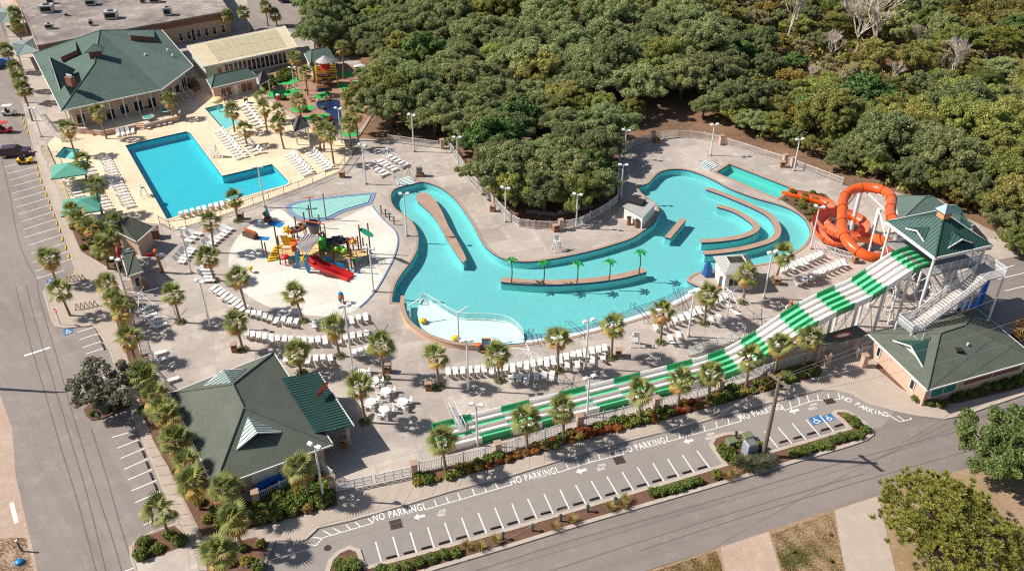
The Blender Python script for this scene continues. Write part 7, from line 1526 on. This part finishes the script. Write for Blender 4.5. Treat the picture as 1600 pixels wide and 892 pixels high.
a, b = Z(1165, 310, 4.4), Z(1290, 370, 4.4); d = b - a; mb = MB(); c = (a + b) / 2; n = 14; mb.add([c + d * .56 * math.cos(2 * math.pi * k / n) + Vector((0, .1, 1)) * .42 * math.sin(2 * math.pi * k / n) + Vector((0, t_, 0)) for t_ in (-.08, .08) for k in range(n)], [tuple(range(n)), tuple(range(2 * n - 1, n - 1, -1))] + [(k, n + k, n + (k + 1) % n, (k + 1) % n) for k in range(n)]); bld(mb, 'surfboard', cmat('surf_green', (28, 140, 112)))
for a, b in (((560, 710), (540, 535)), ((655, 750), (635, 565))):
    p = Z(*a); h = 3.0; mb = MB(); n = 14; mb.add([Vector((p.x + .33 * math.cos(2 * math.pi * k / n), p.y + t_, ZP + h / 2 + h / 2 * math.sin(2 * math.pi * k / n))) for t_ in (-.1, .1) for k in range(n)], [tuple(range(n)), tuple(range(2 * n - 1, n - 1, -1))] + [(k, n + k, n + (k + 1) % n, (k + 1) % n) for k in range(n)]); bld(mb, 'blue_surfboard_pillar', cb_)
c = Z(605, 650, 1.4); mb = MB(); mb.cyl(c + Vector((0, .1, 0)), c - Vector((0, .1, 0)), .6, n=12); bld(mb, 'gear_wheel', cgr)
for sd in (0, 1):
    path = [Z(640 + 40 * sd, 600 - 15 * sd, 1.9), Z(720 + 45 * sd, 670 - 20 * sd, 1.5), Z(850 + 40 * sd, 725 - 20 * sd, .95), Z(960 + 35 * sd, 765 - 18 * sd, .5), Z(1060 + 20 * sd, 810 - 22 * sd, .25)]; path = smooth_curve(path, 5); mb = MB(); vs = []
    for i, p in enumerate(path):
        t_ = (path[min(i + 1, len(path) - 1)] - path[max(i - 1, 0)]).normalized(); sv = t_.cross(Vector((0, 0, 1))).normalized(); [vs.append(p + sv * w + Vector((0, 0, h))) for w, h in ((-.42, .4), (-.38, .08), (0, 0), (.38, .08), (.42, .4), (.5, .4), (.45, -.12), (-.45, -.12), (-.5, .4), (-.42, .4))]
    mb.add(vs, [(i * 10 + k, i * 10 + k + 1, (i + 1) * 10 + k + 1, (i + 1) * 10 + k) for i in range(len(path) - 1) for k in range(9)]); bld(mb, 'red_slide', cr_)
path = [Z(1040, 600, 1.3), Z(1060, 660, .8), Z(1075, 735, .25)]; mb = MB(); mb.ribbon([p + Vector((-.4, 0, 0)) for p in path], [p + Vector((.4, 0, 0)) for p in path]); [mb.ribbon([p + Vector((s_ * .4, 0, 0)) for p in path], [p + Vector((s_ * .45, 0, .3)) for p in path]) for s_ in (-1, 1)]; bld(mb, 'grey_slide', cgr)
for k in range(6): a = Z(265 + 16 * k, 625 - 14 * k, 0); bld(MB().box((a.x + .3, a.y, ZP + .15 + .2 * k), (1.3, .45, .12), R(20)), 'yellow_step', cy_)
p = Z(430, 680); bld(MB().cyl((p.x, p.y, ZP), (p.x, p.y, 1.5), .1, n=8), 'mushroom_stem', cr_); mb = MB(); mb.ball((p.x, p.y, 1.55), (.62, .62, .28), 14, 6); bld(mb, 'mushroom_cap', cr_, True)
def toy(name, x, y, label, parts, cat='water toy', z=ZP, zx=True, rz=0):
    p = Z(x, y) if zx else G(x, y); t = thing(name, (p.x, p.y, z), label, cat, None, rz)
    for nm, mb, m in parts: mb.build(nm, m, t, world=False)
    return t
toy('toy_cannon', 250, 240, 'brown toy cannon with blue cone and mat above the play structure', [('base', MB().box((0, 0, .35), (1.0, .8, .7)), cbr), ('barrel', MB().cyl((0, 0, .8), (-.5, .2, 1.5), .35, .28, 10), cbr), ('cone', MB().cyl((0, .2, .9), (0, .2, 2.3), .38, .1, 10), cteal), ('mat', MB().box((1.3, -.7, .03), (2.2, 1.3, .06), R(-25)), cb_)])
toy('toy_barge', 75, 390, 'brown toy barge with blue mat left of the play structure', [('hull', MB().box((0, 0, .35), (2.2, .9, .7), R(-30)), cbr), ('rail', MB().box((0, .3, .85), (2.2, .12, .3), R(-30)), co_), ('mat', MB().box((1.9, -.5, .03), (1.7, .9, .06), R(-8)), cb_)])
toy('spray_flower', 80, 745, 'yellow spray flower at the lower left of the splash pad', [('stem', MB().cyl((0, 0, 0), (0, 0, .6), .07, n=7), cbr), ('bloom', MB().ball((0, 0, .7), (.35, .35, .25), 8, 5), cy_)])
toy('spray_capsule', 534, 474, 'orange capsule spray toy with blue ring at the foot of the splash pad', [('body', MB().ball((0, 0, .8), (.42, .42, .8), 12, 8), co_), ('ring', MB().cyl((0, -.42, .75), (0, -.36, .75), .26, n=14), cb_), ('collar', MB().cyl((0, 0, 1.35), (0, 0, 1.6), .36, .2, 12), cb_)], zx=False)
for x, y, lb in ((661, 504, 'left'), (711, 531, 'right')): toy('spray_flower', x, y, 'yellow spray flower, %s of two in the wading corner' % lb, [('stem', MB().cyl((0, 0, 0), (0, 0, .3), .08, n=7), cb_), ('bloom', MB().ball((0, 0, .38), (.45, .45, .2), 7, 5), cy_), ('petals', MB().cyl((0, 0, .3), (0, 0, .36), .55, n=6), cy_)], z=0, zx=False)
for i, (x, y, yt, lb) in enumerate(((642, 501, 476, 'at the left end of the wading corner'), (717, 534, 488, 'in the middle of the wading wall'))):
    p = G(x, y); t = thing('shower_post', (p.x, p.y, 0), 'white shower post ' + lb, 'shower post'); h = hgt(x, y, yt); MB().cyl((0, 0, -.2), (0, 0, h), .1, n=8).build('pole', m_steel, t, world=False); MB().cyl((0, 0, h - .1), (1.2, .5, h + .5), .08, n=8).build('arm', m_steel, t, world=False)
for i, (x, y, h) in enumerate(((510, 345, 4.4), (488, 342, 3.6), (596, 335, 1.4), (603, 340, 1.3), (609, 346, 1.3), (616, 352, 1.2))):
    o = MB().cyl((G(x, y).x, G(x, y).y, ZP), (G(x, y).x, G(x, y).y, h), .09, n=8).build('spray_pole', m_gal if i < 2 else cbr); tag(o, '%s thin spray pole from the left round the crescent pool' % ORD[[1, 0, 2, 3, 4, 5][i]], 'spray pole', 'spray poles'); MB().box((G(x, y).x, G(x, y).y, h), (1.2 if i == 1 else .3, .12, .12), .2).build('nozzle', co_ if i == 1 else cbr, o)
# ---- mini golf
m_turf = plain('golf_turf', (40, 172, 84), .9, .1, 1.5, world=True); m_rock = plain('golf_rock', (176, 140, 118), .9, .25, 2, bump=.6)
def Q(x, y, z=0.0): return G(410 + x / 5.948, 80 + y / 5.948, z)
for i, pts in enumerate(([(80, 330), (190, 295), (310, 262), (322, 290), (230, 322)], [(90, 390), (300, 368), (335, 385), (220, 420), (100, 440)], [(500, 430), (590, 393), (612, 415), (570, 448), (508, 452)], [(715, 335), (800, 322), (812, 370), (842, 415), (790, 422), (758, 370)], [(866, 295), (952, 308), (965, 372), (918, 367)], [(280, 545), (440, 522), (458, 550), (330, 572)], [(418, 620), (590, 598), (628, 640), (560, 658), (430, 647)], [(708, 215), (790, 203), (822, 235), (790, 247)], [(878, 452), (940, 428), (972, 450), (930, 478)], [(760, 755), (850, 760), (870, 790), (780, 800)], [(490, 240), (520, 235), (525, 262), (495, 268)])):
    c = offset(ccw(smooth_curve([Q(*p) for p in pts], 3, True)), .35); ctr = sum(c, Vector()) / len(c); t = thing('golf_green', (ctr.x, ctr.y, ZP), '%s putting green from the upper left of the mini golf' % ORD[i], 'putting green', 'mini golf greens'); MB().prism(offset(ccw(c), .25), ZP, ZP + .09).build('border', m_rock, t); MB().prism(c, ZP + .02, ZP + .12).build('turf', m_turf, t)
rk = random.Random(9)
RK = sorted([(i % 2, rk.uniform(430, 640) if i % 2 else rk.uniform(100, 340), rk.uniform(440, 480) if i % 2 else rk.uniform(330, 370)) for i in range(26)])
for i, (k, x, y) in enumerate(RK):
    p = Q(x, y); o = MB().ball((0, 0, .1), (rk.uniform(.3, .6), rk.uniform(.3, .5), rk.uniform(.25, .45)), 6, 4).build('rock', m_rock); o.location = (p.x, p.y, ZP); o.rotation_euler = (rk.random(), rk.random(), rk.random()); tag(o, '%s tan rock from the left along %s' % (ORD[i % 13], 'the golf pond edge' if k else 'the two upper greens'), 'rock', 'pond rocks' if k else 'green rocks')
p = Q(605, 320); t = thing('lookout_tower', (p.x, p.y, ZP), 'yellow timber lookout tower with grey cone roof in the mini golf', 'lookout tower', rz=R(15))
for a in (-1, 1):
    for b in (-1, 1): MB().cyl((a * 2.0, b * 1.2, 0), (a * 1.7, b * 1.0, 4.4), .15, n=7).build('post', cy_, t, world=False)
for h in (1.4, 2.6): MB().box((0, 0, h), (4.2, 2.6, .14)).build('floor', cbr, t, world=False)
mb = MB(); [mb.box((0, s_ * 1.25, h), (4.2, .1, .16)) for s_ in (-1, 1) for h in (3.0, 3.4, 1.9)]; [mb.cyl((-2, s_ * 1.2, .2), (2, s_ * 1.2, 2.5), .08, n=5) for s_ in (-1, 1)]; mb.build('rails', cy_, t, world=False); MB().cyl((0, 0, 4.9), (0, 0, 5.9), 1.75, .08, 14).build('cone_roof', cgr, t, world=False); MB().cyl((0, 0, 2.6), (0, 0, 5.0), .9, .9, 10).build('cabin', cr_, t, world=False)
for i, (x, y, m, sx, sy, h, lb) in enumerate(((985, 300, cr_, 1.6, .3, 1.8, 'red panel prop'), (995, 380, cr_, .4, .5, 3.0, 'red and white post prop'), (885, 410, cr_, 1.2, 1.0, 1.2, 'red barrel prop'), (1060, 360, m_trim, 1.8, 1.4, 1.6, 'white peaked prop'), (840, 360, co_, .4, 2.2, 1.4, 'orange plank prop'), (150, 460, cr_, .7, .7, 1.0, 'small red prop'), (640, 650, cr_, .8, .8, .9, 'red pot prop'), (905, 215, cblk, 2.0, 1.0, 1.6, 'dark arch prop'), (560, 370, cmat('navy', (36, 56, 104)), 2.2, 1.4, .7, 'dark blue boat prop'))):
    p = Q(x, y); t = thing('golf_obstacle', (p.x, p.y, ZP), lb + ' standing in the mini golf course', 'obstacle', None, R(20)); MB().box((0, 0, h / 2), (sx, sy, h), taper=.8).build('body', m, t, world=False); MB().box((0, 0, h + .1), (sx * 1.05, sy * 1.05, .2), taper=.4).build('top', m_trim if i % 2 else cbr, t, world=False)
# ---- vehicles
m_tyre = plain('tyre', (30, 29, 29), .8, .1); m_rim = plain('rim', (170, 170, 172), .35, .08, 2, metal=.6)
def car(x, y, rz, body, label, L=4.8, Wd=1.9, H_=1.7, name='suv', z=.02, parts=True):
    p = G(x, y); t = thing(name, (p.x, p.y, z), label, 'car', None, rz); h = L / 2; w = Wd / 2
    prof = [(-h, .45), (-h, .95), (-h + .15, 1.02), (-h + .45, H_ - .04), (h - 2.1, H_), (h - 1.35, 1.06), (h - .2, .94), (h, .75), (h, .4)]
    n = len(prof); mb = MB(); vs = []
    for s_ in (-1, 1):
        for a, b in prof: k = 1.0 if b < 1.1 else .86; vs.append((a, s_ * w * k, b))
    mb.add(vs, [(i, (i + 1) % n, n + (i + 1) % n, n + i) for i in range(n)]); mb.add([vs[i] for i in range(n)], [tuple(range(n - 1, -1, -1))]); mb.add([vs[n + i] for i in range(n)], [tuple(range(n))]); mb.build('body', body, t, world=False)
    for s_ in (-1, 1): MB().add([(-h + .5, s_ * w * .955, 1.08), (h - 1.5, s_ * w * .955, 1.08), (h - 2.15, s_ * w * .885, H_ - .1), (-h + .6, s_ * w * .885, H_ - .1)], [(0, 1, 2, 3)]).build('side_window', glass_mat(), t, world=False)
    MB().add([(h - 1.36, -w * .85, 1.1), (h - 1.36, w * .85, 1.1), (h - 2.04, w * .8, H_ - .04), (h - 2.04, -w * .8, H_ - .04)], [(0, 1, 2, 3)]).build('windscreen', glass_mat(), t, world=False)
    for a in (-h + .85, h - .95):
        for s_ in (-1, 1): o = MB().cyl((a, s_ * (w - .2), .35), (a, s_ * (w + .02), .35), .36, n=14).build('wheel', m_tyre, t, world=False); MB().cyl((a, s_ * (w + .01), .35), (a, s_ * (w + .04), .35), .22, n=10).build('rim', m_rim, o, world=False)
    for s_ in (-1, 1): MB().box((h - .05, s_ * w * .72, .75), (.12, .35, .16)).build('headlight', m_trim, t, world=False)
    return t
car(26, 243, R(12), plain('maroon_paint', (62, 22, 34), .25, .05, 2, coat=.8), 'dark maroon sport utility vehicle parked at the side street')
def golf_cart(x, y, rz, c1, roof, label):
    p = G(x, y); t = thing('golf_cart', (p.x, p.y, .02), label, 'golf cart', 'parked golf carts', rz); mb = MB(); mb.box((0, 0, .42), (2.3, 1.1, .28)); mb.box((.95, 0, .68), (.5, 1.1, .4), taper=.75); mb.box((-.75, 0, .7), (.75, 1.1, .35)); mb.build('body', c1, t, world=False); mb = MB(); mb.box((-.25, 0, .78), (.5, 1.0, .14)); mb.box((-.52, 0, 1.05), (.12, 1.0, .5)); mb.build('seat', m_dark, t, world=False)
    if roof: MB().box((-.1, 0, 1.85), (1.7, 1.15, .07)).build('roof', roof, t, world=False); [MB().cyl((a, s_ * .5, .6), (a * .85, s_ * .5, 1.85), .03, n=5).build('roof_post', m_steel, t, world=False) for a in (-.85, .75) for s_ in (-1, 1)]
    for a in (-.75, .8):
        for s_ in (-1, 1): MB().cyl((a, s_ * .42, .24), (a, s_ * .6, .24), .24, n=12).build('wheel', m_tyre, t, world=False)
golf_cart(40, 255, R(12), cy_, None, 'yellow golf cart beside the maroon vehicle'); golf_cart(9, 207, R(8), cr_, cr_, 'red golf cart parked at the upper left edge'); golf_cart(16, 180, R(8), m_steel, m_trim, 'white roofed golf cart parked at the upper left')
car(452, 5, R(0), cmat('car_navy', (40, 52, 84), .3), 'dark blue car in the far car park, left of two', name='parked_car', H_=1.45, z=.16); car(486, 3, R(10), cmat('car_dark', (50, 50, 54), .3), 'dark grey car in the far car park, right of two', name='parked_car', H_=1.45, z=.16); car(1480, 38, R(15), cmat('car_blue', (34, 70, 120), .3), 'dark blue pickup glimpsed among the far scrub trees', name='parked_car', z=0); car(2, 104, R(60), cmat('car_sky', (50, 120, 190), .3), 'bright blue car at the left edge near the palms', name='parked_car', z=.02); car(1592, 541, R(30), cmat('car_dark', (50, 50, 54), .3), 'dark car behind the ticket building', name='parked_car', z=.16)
# ---- boom lift and dish beyond the tower
p = G(1521, 498); t = thing('boom_lift', (p.x, p.y, .15), 'bright blue mast lift standing in the service lot', 'lift'); m_lb = cmat('lift_blue', (16, 116, 206)); MB().box((0, 0, 3.2), (.5, .5, 5.4)).build('mast', m_lb, t, world=False); MB().box((-.6, 1.2, .8), (1.6, 1.2, .9)).build('engine', m_lb, t, world=False); MB().box((-.3, .5, .4), (2.2, 2.4, .25)).build('chassis', m_lb, t, world=False); MB().box((0, 0, 6.1), (.8, .7, .5)).build('head', m_lb, t, world=False); [MB().cyl((a, b - .15, .35), (a, b + .15, .35), .35, n=12).build('wheel', m_tyre, t, world=False) for a in (-1.2, .7) for b in (-.5, 1.5)]
p = G(1528, 478); t = thing('round_tank', (p.x, p.y, .15), 'pale round tank lid beside the blue lift', 'tank'); MB().cyl((0, 0, 0), (0, 0, 1.0), 1.5, n=24).build('body', m_conc, t, world=False); MB().cyl((0, 0, 1.0), (0, 0, 1.1), 1.55, 1.2, 24).build('lid', m_gal, t, world=False)
mk = marking_root('white stall lines in the service lot'); [stripe(G(*a), G(*b), .14, .17, mk) for a, b in (((1558, 438), (1600, 428)), ((1570, 456), (1612, 446)), ((1555, 424), (1585, 416)))]
# ---- utility pole, wires, transformer
m_pole = plain('weathered_pole', (128, 112, 98), .9, .15, 4)
def upole(x, y, h, label, rz=R(-55)):
    p = G(x, y); t = thing('utility_pole', (p.x, p.y, .1), label, 'utility pole', None, rz); MB().cyl((0, 0, -.2), (0, 0, h), .25, .17, 10).build('pole', m_pole, t, world=False); MB().box((0, 0, h - .5), (2.8, .2, .22)).build('crossarm', m_pole, t, world=False); [MB().cyl((a, 0, h - .43), (a, 0, h - .2), .06, n=7).build('insulator', m_conc, t, world=False) for a in (-1.25, -.5, .5, 1.25)]; return Vector((p.x, p.y, h - .2))
UP = upole(1192, 713, 10.5, 'leaning grey utility pole rising from the median island'); UP2 = upole(-62, 604, 10.5, 'utility pole just outside the left edge whose shadow crosses the street', 0); 
WIRE = plain('cable', (150, 146, 142), .5, .05)
for i, (dz, far) in enumerate(((0, (1760, 350, 10)), (0, (1770, 372, 10)), (-.9, (1790, 430, 9)), (-1.8, (1800, 470, 8)))):
    a = UP + Vector((.6 - .5 * i, .6 - .5 * i, dz)); b = G(*far); pts = [a.lerp(b, k / 14) - Vector((0, 0, 1.0 * 4 * (k / 14) * (1 - k / 14))) for k in range(15)]; mb = MB(); mb.tube(pts, .015, 4, False); o = mb.build('power_line', WIRE); tag(o, '%s power line from the top running right from the median utility pole' % ORD[i], 'power line', 'power lines right of the pole')
for i, far in enumerate(((560, 960, 9.0), (330, 900, 6.5))):
    a = UP + Vector((-.5 + i, 0, -.9 * i)); b = G(*far); pts = [a.lerp(b, k / 14) - Vector((0, 0, 1.2 * 4 * (k / 14) * (1 - k / 14))) for k in range(15)]; mb = MB(); mb.tube(pts, .014, 4, False); o = mb.build('power_line', WIRE); tag(o, '%s power line running left from the median utility pole' % ['upper', 'lower'][i], 'power line', 'power lines left of the pole')
p = G(1170, 709); t = thing('transformer', (p.x, p.y, .1), 'tall grey transformer box in the round median end', 'transformer', None, R(20)); MB().box((0, 0, .75), (1.25, 1.15, 1.5), taper=.93).build('casing', plain('transformer_grey', (150, 152, 164), .5, .08), t, world=False); MB().box((0, 0, 1.56), (1.2, 1.1, .12), taper=.8).build('lid', m_gal, t, world=False); MB().box((.64, 0, .75), (.03, .8, 1.1)).build('door', m_gal, t, world=False)
m_ug = plain('utility_green', (110, 118, 84), .6, .1)
for x, y, lb in ((1142, 696, 'left'), (1167, 688, 'right')): p = G(x, y); t = thing('utility_box', (p.x, p.y, .1), 'low olive green utility box, %s of two behind the transformer' % lb, 'utility box', None, R(20)); MB().box((0, 0, .35), (1.1, .9, .7), taper=.9).build('casing', m_ug, t, world=False); MB().box((0, 0, .73), (1.15, .95, .08), taper=.9).build('lid', m_ug, t, world=False)
for i, (x, y) in enumerate(((832, 830), (918, 800), (961, 788), (1149, 685), (786, 843), (876, 815))):
    p = G(x, y); t = thing('bollard_light', (p.x, p.y, .1), '%s dark green bollard light in the median island' % ['second', 'fourth', 'fifth', 'sixth', 'first', 'third'][i], 'bollard', 'median bollard lights'); MB().cyl((0, 0, 0), (0, 0, .75), .1, n=8).build('post', m_metal, t, world=False); MB().cyl((0, 0, .75), (0, 0, .95), .2, .1, 10).build('cap', m_metal, t, world=False)
# ---- signs, racks, posts
p = G(95, 508); t = thing('no_entry_sign', (p.x, p.y, ZP), 'round red no entry sign on the paved bump-out', 'road sign', None, R(-35)); MB().cyl((0, 0, 0), (0, 0, 2.3), .04, n=7).build('post', m_gal, t, world=False); MB().cyl((0, -.05, 2.1), (0, -.08, 2.1), .36, n=20).build('disc', cr_, t, world=False); MB().box((0, -.09, 2.1), (.48, .02, .11)).build('bar', m_trim, t, world=False)
for x, y, L, rz, lb in ((119, 440, 2.4, R(14), 'upper'), (136, 482, 2.6, R(22), 'lower')):
    p = G(x, y); t = thing('bike_rack', (p.x, p.y, ZP), 'dark wavy bicycle rack, %s of two on the side walkway' % lb, 'bike rack', 'wavy bike racks', rz); pts = [Vector((-L / 2 + L * k / 40, 0, .45 - .42 * math.cos(k * math.pi / 4))) for k in range(41)]; mb = MB(); mb.tube(pts, .045, 6); mb.build('tube', m_dark, t, world=False); [MB().cyl((s_ * L / 2, 0, 0), (s_ * L / 2, 0, .1), .09, n=8).build('foot', m_dark, t, world=False) for s_ in (-1, 1)]
p = G(35, 861); t = thing('marker_post', (p.x, p.y, .02), 'dark marker post with white top on the sandy verge', 'post'); MB().cyl((0, 0, 0), (-.1, 0, 1.3), .09, n=8).build('shaft', m_metal, t, world=False); MB().cyl((-.1, 0, 1.3), (-.12, 0, 1.5), .11, n=8).build('top', m_trim, t, world=False)
p = G(31, 879); o = MB().ball((p.x, p.y, .15), (.42, .42, .2), 14, 6).build('valve_cover', cmat('valve_blue', (18, 120, 176)), smooth=True); tag(o, 'blue dome cover in the sandy lower left corner', 'valve cover'); MB().cyl((p.x, p.y, .02), (p.x, p.y, .06), .55, n=16).build('collar', m_conc, o)
p = G(255, 427); t = thing('propeller_totem', (p.x, p.y, ZP), 'carved wooden totem with red and white propeller at the side entrance', 'totem'); MB().cyl((0, 0, 0), (-.3, 0, 3.2), .22, .16, 9).build('trunk', m_wood, t, world=False); [MB().ball((-.3 + s_ * .75, -.2, 2.9), (.7, .08, .3), 10, 5).build('blade', [cr_, m_trim, m_trim][s_ + 1], t, world=False) for s_ in (-1, 1)]; MB().ball((-.3, 0, 3.4), .3, 8, 6).build('head', co_, t, world=False)
for x, y, lb in ((222, 452, 'tan crate roof stand at the side entrance'), (243, 372, 'carved rock and wood stand beside the grey fence')): p = G(x, y); t = thing('entrance_stand', (p.x, p.y, ZP), lb, 'stand', None, R(20)); MB().box((0, 0, .7), (1.3, 1.1, 1.4), taper=.9).build('body', m_wood, t, world=False); MB().box((0, 0, 1.55), (1.5, 1.3, .3), taper=.5).build('roof', m_coping, t, world=False)
p = G(1232, 492); t = thing('pirate_statue', (p.x, p.y, ZP), 'painted wooden figure statue on the deck above the racing slide', 'statue'); mb = MB(); mb.tube([(0, 0, 0), (0, 0, .7), (0, 0, 1.2), (0, 0, 1.5), (0, 0, 1.62)], [.38, .3, .36, .3, .12], 10); mb.build('body', m_wood, t, world=False, smooth=True); MB().ball((0, 0, 1.85), (.2, .2, .26), 10, 7).build('head', co_, t, world=False, smooth=True); mb = MB(); mb.tube([(.3, 0, 1.45), (.6, -.1, 1.1), (.5, -.35, .9)], [.11, .1, .08], 7); mb.tube([(-.3, 0, 1.45), (-.55, -.1, 1.05), (-.4, -.35, .95)], [.11, .1, .08], 7); mb.build('arms', m_trim, t, world=False, smooth=True)
o = fence([(1205, 583), (1212, 575)], 'short railing hidden behind the eighth front palm', step=1.0)
# blue bench racks before the snack building, floats
for k in range(3): p = G(412 + 11 * k, 772 - 6 * k); t = thing('tube_rack', (p.x, p.y, ZP), '%s blue rack from the left under the front eaves of the snack building' % ORD[k], 'rack', 'blue racks', R(28)); MB().box((0, 0, .5), (1.3, .5, .06)).build('shelf', m_lb, t, world=False); MB().box((0, .3, .85), (1.3, .06, .5)).build('back', m_lb, t, world=False); [MB().box((s_ * .6, 0, .25), (.06, .5, .5)).build('leg', m_lb, t, world=False) for s_ in (-1, 1)]
# timber edging and benches under the oaks
for a, b, lb in (((822, 333), (868, 338), 'left'), ((868, 338), (925, 325), 'right')): a, b = G(*a), G(*b); d = b - a; c = (a + b) / 2; o = MB().box((c.x, c.y, .3), (d.length, .35, .5), math.atan2(d.y, d.x)).build('timber_wall', m_pole); tag(o, 'low timber retaining wall under the oaks, %s section' % lb, 'timber wall'); MB().box((c.x, c.y, .58), (d.length, .42, .06), math.atan2(d.y, d.x)).build('cap_board', m_pole, o)
# ---- people
def person(x, y, label, shirt, shorts, rz=0.0, step=.12):
    p = G(x, y); t = thing('person', (p.x, p.y, ZP), label, 'person', None, rz)
    J = {'pel': (0, 0, .92, .13), 'wst': (0, 0, 1.1, .13), 'chs': (0, 0, 1.32, .16), 'nek': (0, 0, 1.5, .06), 'hd': (0, .01, 1.62, .1), 'hd2': (0, .01, 1.72, .09)}
    for s_, n_ in ((-1, 'l'), (1, 'r')): J.update({n_ + 'hip': (s_ * .1, 0, .86, .1), n_ + 'kn': (s_ * .11, s_ * step, .48, .065), n_ + 'an': (s_ * .11, s_ * step * .9 - .04, .07, .045), n_ + 'ft': (s_ * .12, s_ * step * .9 + .12, .04, .045), n_ + 'sh': (s_ * .19, 0, 1.42, .07), n_ + 'el': (s_ * .25, -s_ * step * .5, 1.14, .048), n_ + 'wr': (s_ * .25, -s_ * step * .7 + .12, .92, .038), n_ + 'hn': (s_ * .25, -s_ * step * .7 + .17, .84, .042)})
    ks = list(J); E_ = [('pel', 'wst'), ('wst', 'chs'), ('chs', 'nek'), ('nek', 'hd'), ('hd', 'hd2')] + [(a, b) for n_ in 'lr' for a, b in (('pel', n_ + 'hip'), (n_ + 'hip', n_ + 'kn'), (n_ + 'kn', n_ + 'an'), (n_ + 'an', n_ + 'ft'), ('chs', n_ + 'sh'), (n_ + 'sh', n_ + 'el'), (n_ + 'el', n_ + 'wr'), (n_ + 'wr', n_ + 'hn'))]
    me = bpy.data.meshes.new('body'); me.from_pydata([J[k][:3] for k in ks], [(ks.index(a), ks.index(b)) for a, b in E_], []); o = bpy.data.objects.new('body', me); COL.objects.link(o); o.parent = t
    sk = o.modifiers.new('skin', 'SKIN'); 
    if not me.skin_vertices: bpy.context.view_layer.update()
    if not me.skin_vertices: me.attributes.new('skin', 'FLOAT', 'POINT') if False else None
    try:
        for i, k in enumerate(ks): me.skin_vertices[0].data[i].radius = (J[k][3],) * 2; me.skin_vertices[0].data[i].use_root = (k == 'pel')
    except Exception: pass
    o.modifiers.new('sub', 'SUBSURF').render_levels = 1
    m, nt, b = new_mat('clothes'); tc = opos(nt); sp = nd(nt, 'ShaderNodeSeparateXYZ'); nt.links.new(tc, sp.inputs[0]); rp = nd(nt, 'ShaderNodeValToRGB'); rp.color_ramp.interpolation = 'CONSTANT'; mr = nd(nt, 'ShaderNodeMath', operation='DIVIDE'); mr.inputs[1].default_value = 1.85; nt.links.new(sp.outputs[2], mr.inputs[0]); nt.links.new(mr.outputs[0], rp.inputs[0]); el = rp.color_ramp.elements; skin = s2l((196, 140, 110)); el[0].color = skin; el[1].position = .3; el[1].color = s2l(shorts)
    for ps, c in ((.54, s2l(shirt)), (.8, skin), (.93, s2l((60, 44, 34)))): e = el.new(ps); e.color = c
    nt.links.new(rp.outputs[0], b.inputs['Base Color']); b.inputs['Roughness'].default_value = .8; me.materials.append(m)
    mb = MB(); mb.ball((0, -.02, 1.76), (.115, .125, .09), 10, 6); mb.build('hair', cbr, t, world=False, smooth=True)
person(352, 163, 'person in orange shirt walking beside the kiddie pool', (224, 120, 50), (70, 60, 60), R(80)); person(358, 160, 'person in blue shirt walking beside the kiddie pool', (50, 100, 180), (60, 60, 70), R(80))
